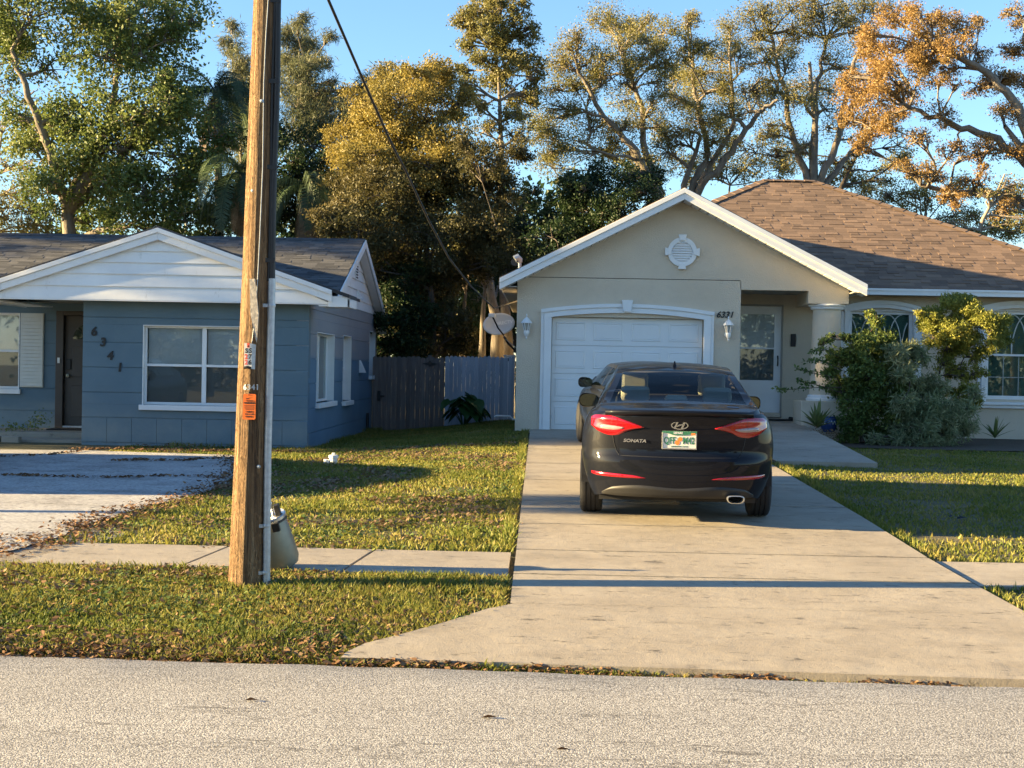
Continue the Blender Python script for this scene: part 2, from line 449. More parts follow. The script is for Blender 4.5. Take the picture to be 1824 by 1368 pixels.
# ---------------------------------------------------------------- mesh helpers
ORG = {}
def link(o, parent=None):
    COL.objects.link(o)
    if parent is not None:
        o.parent = parent
    return o
def tag(o, label=None, cat=None, group=None, kind=None):
    if label: o['label'] = label
    if cat: o['category'] = cat
    if group: o['group'] = group
    if kind: o['kind'] = kind
    return o
def thing(name, label, cat, loc=(0, 0, 0), rz=0.0, group=None):
    o = bpy.data.objects.new(name, None)
    o.empty_display_size = 0.2
    COL.objects.link(o)
    o.location = loc
    o.rotation_euler = (0, 0, rz)
    ORG[o.name] = Vector(loc)
    return tag(o, label, cat, group)
class MB:
    def __init__(s, xf=None):
        s.v, s.f, s.xf = [], [], xf
    def add(s, pts, faces):
        k = len(s.v)
        s.v += [tuple(s.xf(Vector(p))) if s.xf else tuple(p) for p in pts]
        s.f += [tuple(i + k for i in f) for f in faces]
        return s
    def box(s, x0, x1, y0, y1, z0, z1):
        p = [(x, y, z) for z in (z0, z1) for y in (y0, y1) for x in (x0, x1)]
        return s.add(p, [(0, 2, 3, 1), (4, 5, 7, 6), (0, 1, 5, 4), (2, 6, 7, 3), (0, 4, 6, 2), (1, 3, 7, 5)])
    def prism(s, poly, a, b, axis='y'):
        n = len(poly)
        def mk(p, t):
            return {'y': (p[0], t, p[1]), 'x': (t, p[0], p[1]), 'z': (p[0], p[1], t)}[axis]
        pts = [mk(p, a) for p in poly] + [mk(p, b) for p in poly]
        fs = [tuple(range(n)), tuple(range(2 * n - 1, n - 1, -1))]
        fs += [(i, (i + 1) % n, n + (i + 1) % n, n + i) for i in range(n)]
        return s.add(pts, fs)
    def strip(s, up, lo, a, b, axis='y'):
        """solid between two polylines of equal length"""
        for i in range(len(up) - 1):
            s.prism([up[i], up[i + 1], lo[i + 1], lo[i]], a, b, axis)
        return s
    def tube(s, pts, rad, n=8, cap=True):
        pts = [Vector(p) for p in pts]
        if not hasattr(rad, '__len__'):
            rad = [rad] * len(pts)
        P, F = [], []
        ref = Vector((0.31, 0.17, 0.93))
        for i, p in enumerate(pts):
            d = (pts[min(i + 1, len(pts) - 1)] - pts[max(i - 1, 0)])
            d = d.normalized() if d.length > 1e-9 else Vector((0, 0, 1))
            if abs(d.dot(ref)) > 0.97:
                ref = Vector((0.9, 0.3, 0.1))
            a = d.cross(ref).normalized()
            b = d.cross(a)
            for k in range(n):
                t = 2 * math.pi * k / n
                P.append(p + a * (rad[i] * math.cos(t)) + b * (rad[i] * math.sin(t)))
        for i in range(len(pts) - 1):
            for k in range(n):
                F.append((i * n + k, i * n + (k + 1) % n, (i + 1) * n + (k + 1) % n, (i + 1) * n + k))
        if cap:
            F.append(tuple(range(n)))
            F.append(tuple((len(pts) - 1) * n + k for k in range(n)))
        return s.add(P, F)
    def lathe(s, prof, c=(0, 0, 0), n=24, axis='z'):
        P, F = [], []
        for r, h in prof:
            for k in range(n):
                t = 2 * math.pi * k / n
                q = (r * math.cos(t), r * math.sin(t), h)
                if axis == 'y': q = (q[0], h, q[1])
                if axis == 'x': q = (h, q[0], q[1])
                P.append((q[0] + c[0], q[1] + c[1], q[2] + c[2]))
        for i in range(len(prof) - 1):
            for k in range(n):
                F.append((i * n + k, i * n + (k + 1) % n, (i + 1) * n + (k + 1) % n, (i + 1) * n + k))
        if prof[0][0] > 1e-4: F.append(tuple(range(n)))
        if prof[-1][0] > 1e-4: F.append(tuple((len(prof) - 1) * n + k for k in range(n)))
        return s.add(P, F)
    def build(s, name, mat, parent=None, smooth=False, bevel=0.0, fixn=True, org=None):
        o0 = org
        if o0 is None:
            o0 = ORG.get(parent.name, Vector((0, 0, 0))) if parent is not None else Vector((0, 0, 0))
        me = bpy.data.meshes.new(name)
        me.from_pydata([(p[0] - o0[0], p[1] - o0[1], p[2] - o0[2]) for p in s.v], [], s.f)
        if fixn:
            bm = bmesh.new()
            bm.from_mesh(me)
            bmesh.ops.recalc_face_normals(bm, faces=bm.faces)
            bm.to_mesh(me)
            bm.free()
        if smooth:
            me.polygons.foreach_set('use_smooth', [True] * len(me.polygons))
        me.materials.append(M[mat] if isinstance(mat, str) else mat)
        o = bpy.data.objects.new(name, me)
        link(o, parent)
        ORG[o.name] = Vector(o0)
        if parent is None and org is not None:
            o.location = org
        if bevel:
            md = o.modifiers.new('bevel', 'BEVEL')
            md.width = bevel
            md.segments = 2
            md.limit_method = 'ANGLE'
        if smooth and smooth != 'all':
            try:
                me.set_sharp_from_angle(angle=R(42))
            except Exception:
                pass
        return o
def np_mesh(name, verts, faces, mat, parent=None, tint=None, smooth=False, org=None):
    """verts (n,3), faces (m,k) arrays; tint per face"""
    o0 = org
    if o0 is None:
        o0 = ORG.get(parent.name, Vector((0, 0, 0))) if parent is not None else Vector((0, 0, 0))
    verts = np.asarray(verts, dtype=np.float32) - np.array(o0, dtype=np.float32)
    faces = np.asarray(faces, dtype=np.int32)
    m, k = faces.shape
    me = bpy.data.meshes.new(name)
    me.vertices.add(len(verts))
    me.vertices.foreach_set('co', verts.ravel())
    me.loops.add(m * k)
    me.loops.foreach_set('vertex_index', faces.ravel())
    me.polygons.add(m)
    me.polygons.foreach_set('loop_start', np.arange(0, m * k, k, dtype=np.int32))
    if tint is not None:
        a = me.attributes.new('tint', 'FLOAT', 'FACE')
        a.data.foreach_set('value', np.asarray(tint, dtype=np.float32))
    me.update(calc_edges=True)
    me.polygons.foreach_set('use_smooth', [bool(smooth)] * m)
    me.materials.append(M[mat] if isinstance(mat, str) else mat)
    o = bpy.data.objects.new(name, me)
    link(o, parent)
    ORG[o.name] = Vector(o0)
    if parent is None and org is not None:
        o.location = org
    return o
def text_obj(name, body, mat, parent, M4, size=0.1, shear=0.0, depth=0.002, align='CENTER', bold=0.0, sx=1.0, sub_org=None):
    cu = bpy.data.curves.new(name, 'FONT')
    cu.body = body
    cu.size = size
    cu.shear = shear
    cu.extrude = depth
    cu.offset = bold
    cu.align_x = align
    cu.align_y = 'CENTER'
    cu.resolution_u = 3
    t = bpy.data.objects.new(name + '_src', cu)
    COL.objects.link(t)
    dg = bpy.context.evaluated_depsgraph_get()
    me = bpy.data.meshes.new_from_object(t.evaluated_get(dg))
    bpy.data.objects.remove(t)
    bpy.data.curves.remove(cu)
    me.name = name
    me.transform(M4 @ Matrix.Diagonal((sx, 1, 1, 1)))
    if parent is not None:
        me.transform(Matrix.Translation(-ORG.get(parent.name, Vector((0, 0, 0)))))
    me.materials.clear()
    me.materials.append(M[mat])
    o = bpy.data.objects.new(name, me)
    link(o, parent)
    if parent is not None:
        ORG[o.name] = ORG.get(parent.name, Vector((0, 0, 0)))
    return o
def face_front(loc, rz=0.0):
    """text plane standing up, facing -Y"""
    return Matrix.Translation(loc) @ Matrix.Rotation(rz, 4, 'Z') @ Matrix.Rotation(math.pi / 2, 4, 'X')
def copy_tree(o, parent=None):
    c = o.copy()
    COL.objects.link(c)
    c.parent = parent
    for ch in list(o.children):
        copy_tree(ch, c)
    return c
def interp(x, pts):
    return np.interp(x, [p[0] for p in pts], [p[1] for p in pts])
def pchip(pts):
    xs = np.array([p[0] for p in pts], float)
    ys = np.array([p[1] for p in pts], float)
    h = np.diff(xs)
    d = np.diff(ys) / h
    m = np.zeros(len(xs))
    m[0], m[-1] = d[0], d[-1]
    for i in range(1, len(xs) - 1):
        if d[i - 1] * d[i] > 0:
            w1, w2 = 2 * h[i] + h[i - 1], h[i] + 2 * h[i - 1]
            m[i] = (w1 + w2) / (w1 / d[i - 1] + w2 / d[i])
    def f(x):
        x = min(max(x, xs[0]), xs[-1])
        i = min(int(np.searchsorted(xs, x, 'right')) - 1, len(xs) - 2)
        t = (x - xs[i]) / h[i]
        return float((1 + 2 * t) * (1 - t) ** 2 * ys[i] + t * (1 - t) ** 2 * h[i] * m[i] + t * t * (3 - 2 * t) * ys[i + 1] + t * t * (t - 1) * h[i] * m[i + 1])
    return f
def inpoly(x, y, poly):
    x = np.asarray(x); y = np.asarray(y)
    r = np.zeros(x.shape, bool)
    n = len(poly)
    for i in range(n):
        x0, y0 = poly[i][0], poly[i][1]
        x1, y1 = poly[(i + 1) % n][0], poly[(i + 1) % n][1]
        c = ((y0 > y) != (y1 > y)) & (x < (x1 - x0) * (y - y0) / (y1 - y0 + 1e-12) + x0)
        r ^= c
    return r

# ================================================================ GROUND
P_LEFT = [(-50, -.06), (7.55, -.06), (7.95, .02), (9.0, .075), (10.3, .115), (11.7, .125), (22.9, .27), (31.5, .20), (60, .2), (900, .2)]
P_DRIVE = [(-50, -.06), (7.55, -.06), (7.8, .0), (10.4, .115), (11.6, .14), (13.95, .225), (25.6, .53), (27.2, .53), (40, .45), (900, .3)]
P_RIGHT = [(-50, -.06), (7.55, -.06), (7.95, .02), (10.3, .115), (11.7, .125), (20, .34), (27.2, .45), (40, .4), (900, .3)]
XD0, XD1 = -0.195, 3.20          # driveway edges
def smooth(t):
    t = np.clip(t, 0, 1)
    return t * t * (3 - 2 * t)
def gz(x, y):
    """lawn height"""
    zl, zd, zr = interp(y, P_LEFT), interp(y, P_DRIVE), interp(y, P_RIGHT)
    a = smooth((np.asarray(x) + 3.6) / (3.6 + XD0))
    b = smooth((np.asarray(x) - XD1) / 1.6)
    return (zl * (1 - a) + (zd - .02) * a) * (1 - b) + zr * b
def zdrive(y):
    return float(interp(y, P_DRIVE)) + .02
gx = np.concatenate([[-600, -250, -100, -50, -30], np.arange(-20, 20.01, .4), [30, 50, 100, 250, 600]])
gy = np.concatenate([[-300, -100, -40, -15, 0, 5], np.arange(7, 40.01, .3), [45, 55, 80, 150, 300, 900]])
XX, YY = np.meshgrid(gx, gy)
ZZ = gz(XX, YY)
ZZ = ZZ - .05 * ((XX > XD0 + .1) & (XX < XD1 - .1) & (YY < 26))
nv = np.stack([XX.ravel(), YY.ravel(), ZZ.ravel()], 1)
nx, ny = len(gx), len(gy)
ii, jj = np.meshgrid(np.arange(nx - 1), np.arange(ny - 1))
a0 = (jj * nx + ii).ravel()
gfaces = np.stack([a0, a0 + 1, a0 + nx + 1, a0 + nx], 1)
tag(np_mesh('ground', nv, gfaces, 'soil', smooth=True), kind='structure')

# road: near edge of the strip seen at the bottom of the photograph, crowned a little
edge_l, edge_r = gp(0, 1168, 0.0), gp(1824, 1227, 0.0)
def road_edge(x):
    t = (x - edge_l.x) / (edge_r.x - edge_l.x)
    return edge_l.y + t * (edge_r.y - edge_l.y)
mb = MB()
xs = [-300, -60, -20] + [i * .25 for i in range(-32, 33)] + [20, 60, 300]
rows = []
for x in xs:
    e = road_edge(max(min(x, 20), -20)) + (rnd.uniform(-.025, .025) if abs(x) < 9 else 0)
    rows.append([(x, e, -.02), (x, e - .02, .008), (x, e - .6, .018), (x, e - 3.2, .05), (x, e - 6.4, .0)])
pts = [p for r_ in rows for p in r_]
mb.add(pts, [(i * 5 + j, i * 5 + j + 1, i * 5 + j + 6, i * 5 + j + 5) for i in range(len(xs) - 1) for j in range(4)])
road = tag(mb.build('road', 'road', smooth='all'), kind='structure')

# driveway slabs
drive = bpy.data.objects.new('driveway', None)
COL.objects.link(drive)
tag(drive, kind='structure')
def slab(poly, zf, name, mat, parent, thick=.12, gap=.02, sub=5):
    """slab with its own edges: poly (convex quad p0 p1 near, p2 p3 far), top follows zf(x, y)"""
    c = sum((Vector((p[0], p[1])) for p in poly), Vector((0, 0))) / len(poly)
    q = []
    for p in poly:
        d = Vector((p[0], p[1])) - c
        q.append(c + Vector((d.x - math.copysign(min(gap, abs(d.x)), d.x), d.y - math.copysign(min(gap, abs(d.y)), d.y))) if len(poly) == 4 else c + d * (1 - gap / max(d.length, .1)))
    m = MB()
    n = sub
    top = []
    if len(q) == 4:
        for j in range(n + 1):
            for i in range(n + 1):
                s, t = i / n, j / n
                a = q[0] * (1 - s) + q[1] * s
                b = q[3] * (1 - s) + q[2] * s
                p = a * (1 - t) + b * t
                top.append((p.x, p.y, zf(p.x, p.y)))
        F = [(j * (n + 1) + i, j * (n + 1) + i + 1, (j + 1) * (n + 1) + i + 1, (j + 1) * (n + 1) + i) for j in range(n) for i in range(n)]
        ring = [i for i in range(n + 1)] + [(j + 1) * (n + 1) - 1 for j in range(1, n + 1)] + [n * (n + 1) + i for i in range(n - 1, -1, -1)] + [j * (n + 1) for j in range(n - 1, 0, -1)]
    else:
        top = [(p.x, p.y, zf(p.x, p.y)) for p in q]
        F = [tuple(range(len(q)))]
        ring = list(range(len(q)))
    k = len(top)
    low = [(top[i][0], top[i][1], top[i][2] - thick) for i in ring]
    F += [(ring[i], ring[(i + 1) % len(ring)], k + (i + 1) % len(ring), k + i) for i in range(len(ring))]
    m.add(top + low, F)
    return m.build(name, mat, parent)
zd = lambda x, y: zdrive(y) + .004
joints = [10.42, 11.62, 13.1, 14.75, 16.9, 19.0, 21.3, 23.4, 25.72]
for a, b in zip(joints[:-1], joints[1:]):
    slab([(XD0, a), (XD1, a), (XD1, b), (XD0, b)], zd, 'slab', 'drive', drive)
# apron: flares to the road on both sides
ap = [gp(u, v, z) for u, v, z in ((916, 1076, .09), (868, 1086, .08), (790, 1108, .07), (715, 1127, .06), (650, 1143, .05), (618, 1158, .04), (606, 1170, .03))]
jy = float(ap[0].y)
slab([(XD0, jy), (XD1 + .06, jy), (XD1, 10.42), (XD0, 10.42)], zd, 'slab', 'drive', drive)
m = MB()
xr = XD1 + .06
right = [(xr, jy), (xr + .35, jy - .25), (xr + .8, jy - .62), (xr + 1.15, jy - .95), (xr + 1.3, jy - 1.25)]
xl_end, xr_end = ap[-1].x, right[-1][0]
lo_edge = [(xl_end + (xr_end - xl_end) * i / 14, road_edge(xl_end + (xr_end - xl_end) * i / 14) + .13) for i in range(15)]
outline = [(p.x, p.y) for p in reversed(ap)] + right
outline = outline + list(reversed(lo_edge))
APRON = [(p[0], p[1]) for p in outline]
zap = lambda x, y: float(interp(y, [(7, .012), (7.8, .02), (10.4, .139)]))
# grid the apron so that it follows the slope
bmx = bmesh.new()
vs_ = [bmx.verts.new((x, y, 0)) for x, y in APRON]
f_ = bmx.faces.new(vs_)
bmesh.ops.triangulate(bmx, faces=[f_])
for _ in range(3):
    bmesh.ops.subdivide_edges(bmx, edges=[e for e in bmx.edges if e.calc_length() > .45], cuts=1)
    bmesh.ops.triangulate(bmx, faces=bmx.faces[:])
ext = bmesh.ops.extrude_face_region(bmx, geom=bmx.faces[:])
for v in bmx.verts:
    v.co.z = zap(v.co.x, v.co.y) + .004
low = [g for g in ext['geom'] if isinstance(g, bmesh.types.BMVert)]
for v in low:
    v.co.z -= .1
bmesh.ops.recalc_face_normals(bmx, faces=bmx.faces)
me = bpy.data.meshes.new('apron_slab')
bmx.to_mesh(me); bmx.free()
me.materials.append(M['drive'])
link(bpy.data.objects.new('apron_slab', me), drive)

# sidewalk slabs, left run and the bit on the right
swalk = bpy.data.objects.new('sidewalk', None)
COL.objects.link(swalk)
tag(swalk, kind='structure')
SY0, SY1 = 10.42, 11.60
zsw = lambda x, y: float(gz(x, y)) + .022
cuts = [-0.205, -1.42, -2.62, -3.84]
for i in range(len(cuts) - 1):
    slab([(cuts[i + 1] - .03, SY0), (cuts[i] - (.03 if i else 0), SY0), (cuts[i] + (.09 if i else 0), SY1), (cuts[i + 1] + .09, SY1)], zsw, 'slab', 'walk', swalk, gap=.014)
for k in range(3):
    x0 = XD1 + .02 + k * 1.22
    slab([(x0, SY0), (x0 + 1.22, SY0), (x0 + 1.22, SY1), (x0, SY1)], zsw, 'slab', 'walk', swalk, gap=.014)

# walkway to the porch, climbing
walkway = bpy.data.objects.new('walkway', None)
COL.objects.link(walkway)
tag(walkway, kind='structure')
WX0, WX1 = XD1 + .01, 4.74
zw = lambda x, y: float(interp(y, [(19.9, .41), (25.5, .715), (27.3, .78)]))
wj = [19.95, 21.5, 23.1, 25.5]
for a, b in zip(wj[:-1], wj[1:]):
    slab([(WX0 + (.1 if a == wj[0] else 0), a), (WX1, a), (WX1, b), (WX0, b)], zw, 'slab', 'walk', walkway, thick=.3, gap=.01)
slab([(3.58, 25.51), (5.6, 25.51), (5.6, 27.19), (3.58, 27.19)], zw, 'porch_slab', 'walk', walkway, thick=.4, gap=.002)

# old parking pad of the blue house
padp = [gp(u, v, z) for u, v, z in ((-420, 1000, .15), (20, 978, .15), (95, 958, .16), (160, 930, .17), (250, 905, .18), (330, 886, .20), (400, 864, .21), (424, 835, .24), (426, 812, .26), (140, 803, .265), (-500, 795, .265))]
PAD = [(p.x, p.y) for p in padp]
PAD[7] = (PAD[7][0] + .08, PAD[7][1])
def sheet(name, poly, zoff, mat, kind='structure', jag=0.05, step=.35):
    # resample the outline with a ragged edge, triangulate, subdivide and drape on the ground
    out = []
    n = len(poly)
    for i in range(n):
        a, b = Vector(poly[i]), Vector(poly[(i + 1) % n])
        k = max(1, int((b - a).length / .25))
        for j in range(k):
            p = a.lerp(b, j / k)
            out.append((p.x + rnd.uniform(-jag, jag), p.y + rnd.uniform(-jag, jag)))
    bm = bmesh.new()
    f = bm.faces.new([bm.verts.new((x, y, 0)) for x, y in out])
    bmesh.ops.triangulate(bm, faces=[f])
    for _ in range(5):
        es = [e for e in bm.edges if e.calc_length() > step]
        if not es: break
        bmesh.ops.subdivide_edges(bm, edges=es, cuts=1)
        bmesh.ops.triangulate(bm, faces=bm.faces[:])
    for v in bm.verts:
        v.co.z = float(gz(v.co.x, v.co.y)) + zoff
    bmesh.ops.recalc_face_normals(bm, faces=bm.faces)
    for f in bm.faces:
        if f.normal.z < 0: f.normal_flip()
    me = bpy.data.meshes.new(name)
    bm.to_mesh(me); bm.free()
    me.materials.append(M[mat])
    o = bpy.data.objects.new(name, me)
    COL.objects.link(o)
    return tag(o, kind=kind)
sheet('parking_pad', PAD, .024, 'pad')
DIRT = [(p.x, p.y) for p in (gp(-420, 1012, .13), gp(20, 1012, .13), gp(85, 1004, .13), gp(150, 978, .14), gp(230, 944, .16), gp(150, 925, .17), gp(60, 952, .16), gp(-420, 965, .15))]
sheet('dirt_edge', DIRT, .012, 'dirt', jag=.06)
BED = [(4.76, 24.2), (5.3, 23.9), (6.5, 23.7), (8.2, 23.9), (9.0, 24.6), (14, 25.4), (14, 27.2), (4.76, 27.2)]
sheet('planting_bed', BED, .02, 'mulch', jag=.08)

# ---- grass blades, real geometry
HOUSES = [[(-30, 22.85), (-3.7, 22.85), (-3.7, 33), (-30, 33)], [(-.5, 25.55), (3.6, 25.55), (3.6, 40), (-.5, 40)], [(3.6, 27.1), (14, 27.1), (14, 40), (3.6, 40)]]
def grass_mask(x, y, pad=0.0):
    ok = (y > road_edge(x) + .02 + pad)
    ok &= ~((x > XD0 - .01) & (x < XD1 + .01) & (y > 9.0) & (y < 27))
    ok &= ~inpoly(x, y, APRON)
    ok &= ~((y > SY0 - .02) & (y < SY1 + .02) & ((x > -3.84)))
    ok &= ~((x > XD1) & (x < WX1 + .01) & (y > 19.95) & (y < 27.3))
    ok &= ~inpoly(x, y, PAD)
    ok &= ~inpoly(x, y, BED)
    for h in HOUSES:
        ok &= ~inpoly(x, y, h)
    return ok
def patch_noise(x, y, s, seed=0):
    r = np.random.default_rng(seed)
    out = np.zeros_like(x)
    for k in range(5):
        a = r.uniform(0, 2 * math.pi); f = s * (1 + .7 * k)
        out += np.sin((x * math.cos(a) + y * math.sin(a)) * f + r.uniform(0, 9)) * np.sin((-x * math.sin(a) + y * math.cos(a)) * f * .8 + r.uniform(0, 9)) / (1 + .4 * k)
    return out
def blades(name, x0, x1, y0, y1, n, hmin, hmax, wid, seed, mask=None, thin=None):
    r = np.random.default_rng(seed)
    x = r.uniform(x0, x1, n); y = r.uniform(y0, y1, n)
    ok = grass_mask(x, y)
    # frustum limits with margin
    ok &= (x > -0.44 * y - 3.0) & (x < 0.40 * y + 2.2)
    if mask is not None: ok &= mask(x, y)
    pn = patch_noise(x, y, 2.1, seed + 3)
    bare = r.uniform(-2.2, .2, n)
    ok &= pn > bare
    x, y, pn = x[ok], y[ok], pn[ok]
    m = len(x)
    z = gz(x, y) - .004
    h = r.uniform(hmin, hmax, m) * (1 + .28 * np.clip(patch_noise(x, y, 1.1, seed + 8), -1, 1.5))
    a = r.uniform(0, 2 * math.pi, m)
    lean = r.uniform(.15, .95, m) * h
    la = r.uniform(0, 2 * math.pi, m)
    w_ = wid * r.uniform(.6, 1.3, m)
    dx, dy = np.cos(a) * w_, np.sin(a) * w_
    lx, ly = np.cos(la) * lean, np.sin(la) * lean
    V = np.empty((m, 5, 3), np.float32)
    V[:, 0] = np.stack([x - dx, y - dy, z], 1)
    V[:, 1] = np.stack([x + dx, y + dy, z], 1)
    V[:, 2] = np.stack([x + dx * .7 + lx * .4, y + dy * .7 + ly * .4, z + h * .6], 1)
    V[:, 3] = np.stack([x + lx, y + ly, z + h], 1)
    V[:, 4] = np.stack([x - dx * .7 + lx * .4, y - dy * .7 + ly * .4, z + h * .6], 1)
    b = np.arange(m)[:, None] * 5
    F = np.concatenate([b + np.array([0, 1, 2]), b + np.array([0, 2, 4]), b + np.array([4, 2, 3])], 0)
    t = np.clip(.48 + .24 * r.standard_normal(m) - .14 * pn, 0, 1)
    return np_mesh(name, V.reshape(-1, 3), F, 'grass', tint=np.tile(t, 3))
g1 = blades('verge_grass', -7.4, .2, 7.5, 10.5, 134000, .022, .058, .0062, 11)
tag(g1, 'mown grass strip between the sidewalk and the road', 'grass', kind='stuff')
g2 = blades('side_lawn_grass', -6.6, .0, 11.5, 32, 175000, .02, .048, .010, 12)
tag(g2, 'sunlit lawn between the blue house and the driveway', 'grass', kind='stuff')
g3 = blades('front_lawn_grass', 3.1, 13, 7.5, 27.2, 150000, .02, .046, .010, 13)
tag(g3, 'shaded lawn to the right of the driveway', 'grass', kind='stuff')
# taller fringe where the mower does not reach
def fringe(x, y):
    d1 = np.abs(x - (XD0 - .06)) < .06
    d2 = (np.abs(y - (SY1 + .06)) < .06) | (np.abs(y - (SY0 - .07)) < .06)
    d3 = (y < road_edge(x) + .3)
    d4 = (np.abs(x - (XD1 + .08)) < .07)
    d5 = (x < -3.5) & (x > -3.75) & (y > 22.9) & (y < 32)
    d6 = (np.abs(y - 22.75) < .1) & (x < -3.6)
    return d1 | d2 | d4 | d5 | d6
g4 = blades('fringe_grass', -6, 8, 7.5, 32, 330000, .04, .10, .008, 14, fringe)
tag(g4, 'longer unmown grass fringe along the concrete edges', 'grass', kind='stuff')

g5 = blades('edge_strip_grass', -4.6, 5.2, 7.0, 8.6, 120000, .018, .05, .006, 15, lambda x, y: y < road_edge(x) + .17)
tag(g5, 'ragged dry grass strip where the concrete meets the road', 'grass', kind='stuff')
# broad-leaved weeds and thatch that break up the turf
def turf_weeds(name, label, x0, x1, y0, y1, nc, per, ls, seed, mat, hz, sig):
    r_ = np.random.default_rng(seed)
    x = r_.uniform(x0, x1, nc); y = r_.uniform(y0, y1, nc)
    k = grass_mask(x, y) & (x > -.44 * y - .5) & (x < .4 * y + .5) & (patch_noise(x, y, 1.6, seed) > -.1)
    x, y = x[k], y[k]
    m = len(x) * per
    xx = np.repeat(x, per) + r_.normal(0, sig, m); yy = np.repeat(y, per) + r_.normal(0, sig, m)
    zz = gz(xx, yy) + r_.uniform(.004, hz, m)
    a = r_.uniform(0, 2 * math.pi, m); s = ls * r_.uniform(.6, 1.3, m)
    d = np.stack([np.cos(a), np.sin(a), r_.uniform(-.1, .9, m)], 1) * s[:, None]
    e = np.stack([-np.sin(a), np.cos(a), r_.uniform(-.5, .5, m)], 1) * (s * .5)[:, None]
    c = np.stack([xx, yy, zz], 1)
    V = np.stack([c, c + d * .5 + e, c + d, c + d * .5 - e], 1)
    return tag(np_mesh(name, V.reshape(-1, 3), np.arange(m * 4).reshape(m, 4), mat, tint=np.clip(np.repeat(r_.uniform(0, 1, len(x)), per) * .6 + r_.uniform(0, .4, m), 0, 1)), label, 'weeds', kind='stuff')
turf_weeds('clover_patches', 'broad leaved weeds mixed into the verge grass', -5, .2, 7.6, 10.4, 900, 14, .022, 31, 'leaf_shrub', .04, .045)
turf_weeds('lawn_weeds', 'broad leaved weeds mixed into the side lawn', -6, 0, 11.6, 23, 1500, 12, .03, 32, 'leaf_shrub', .03, .07)
turf_weeds('verge_thatch', 'dry straw coloured thatch in the verge', -5, .2, 7.6, 10.4, 1500, 16, .03, 33, 'leaf_dead', .028, .07)
turf_weeds('lawn_thatch', 'dry straw coloured thatch in the side lawn', -6, 0, 11.6, 23, 1900, 14, .035, 34, 'leaf_dead', .026, .10)
# ---- leaf litter and the dead strip between apron and road
def litter(name, pts, size, seed, mat='litter', zoff=.012):
    r = np.random.default_rng(seed)
    x, y = pts
    m = len(x)
    z = np.array([zdrive(b) if (XD0 < a < XD1 and b > 9.4) else float(gz(a, b)) for a, b in zip(x, y)]) + zoff + r.uniform(0, .02, m)
    s = size * r.uniform(.5, 1.4, m)
    a = r.uniform(0, 2 * math.pi, m)
    d = np.stack([np.cos(a), np.sin(a), r.uniform(-.5, .5, m)], 1) * s[:, None]
    e = np.stack([-np.sin(a), np.cos(a), r.uniform(-.6, .6, m)], 1) * (s * r.uniform(.3, .6, m))[:, None]
    c = np.stack([x, y, z], 1)
    up = np.array([0, 0, 1.]) * (s * .2)[:, None]
    V = np.stack([c - d, c + e - up, c + d, c - e + up], 1)
    F = np.arange(m * 4).reshape(m, 4)
    return np_mesh(name, V.reshape(-1, 3), F, mat, tint=r.uniform(0, 1, m))
r = np.random.default_rng(21)
def scatter(n, x0, x1, y0, y1, cond):
    x = r.uniform(x0, x1, n); y = r.uniform(y0, y1, n)
    k = cond(x, y)
    return x[k], y[k]
def near_edge(x, y): return (y > road_edge(x) - .05) & (y < road_edge(x) + .13 + .06 * np.sin(x * 7)) & (x > -4.5)
sx_, sy_ = scatter(70000, -4.5, 6, 7, 8.8, lambda x, y: near_edge(x, y) & (patch_noise(x, y, 5, 2) > -1.1))
tag(litter('edge_litter', (sx_, sy_), .015, 22, zoff=.022), 'dead grass and leaf bits along the road edge', 'leaf litter', kind='stuff')
pdx, pdy = scatter(20000, -6.5, -1.5, 11.4, 22.9, lambda x, y: (inpoly(x, y, DIRT) | (inpoly(x, y, [(q[0] + .25, q[1] - .5) for q in PAD[1:8]]) & (patch_noise(x, y, 2.2, 5) > .35)) | ((np.abs(y - 22.75) < .12) & (x < -4.1) & (patch_noise(x, y, 4, 6) > 0))) & (r.uniform(0, 1, len(x)) < .8))
rb = np.random.default_rng(25)
bx_, by_ = [], []
for (ax, ay), (cx, cy_) in zip(PAD[1:8], PAD[2:9]):
    n_ = int(260 * math.hypot(cx - ax, cy_ - ay))
    t_ = rb.uniform(0, 1, n_)
    bx_.append(ax + (cx - ax) * t_ + rb.normal(.0, .16, n_)); by_.append(ay + (cy_ - ay) * t_ + rb.normal(-.05, .22, n_))
tag(litter('pad_edge_litter', (np.concatenate(bx_), np.concatenate(by_)), .022, 26, zoff=.032), 'brown leaf drift where the lawn meets the old pad', 'leaf litter', kind='stuff')
cr_x, cr_y = [], []
for (ax, ay, cx, cy_) in ((-8.5, 18.4, -6.2, 22.3), (-6.9, 17.0, -4.0, 17.5), (-7.2, 21.6, -3.9, 21.9), (-6, 19.6, -4.4, 20.3)):
    n_ = 420
    t_ = rb.uniform(0, 1, n_)
    cr_x.append(ax + (cx - ax) * t_ + .12 * np.sin(t_ * 14) + rb.normal(0, .035, n_)); cr_y.append(ay + (cy_ - ay) * t_ + .1 * np.sin(t_ * 9) + rb.normal(0, .05, n_))
tag(litter('pad_crack_debris', (np.concatenate(cr_x), np.concatenate(cr_y)), .026, 27, 'litter', .03), 'dark debris lying along the cracks of the old pad', 'leaf litter', kind='stuff')
tag(litter('pad_litter', (pdx, pdy), .022, 23, zoff=.03), 'brown leaves drifted along the old parking pad', 'leaf litter', kind='stuff')
vx, vy = scatter(15000, -4.5, .1, 7.6, 11.5, lambda x, y: grass_mask(x, y) & (r.uniform(0, 1, len(x)) < np.where(y < road_edge(x) + .55, .85, .16)))
tag(litter('verge_litter', (vx, vy), .02, 24, zoff=.03), 'fallen leaves caught in the verge grass', 'leaf litter', kind='stuff')
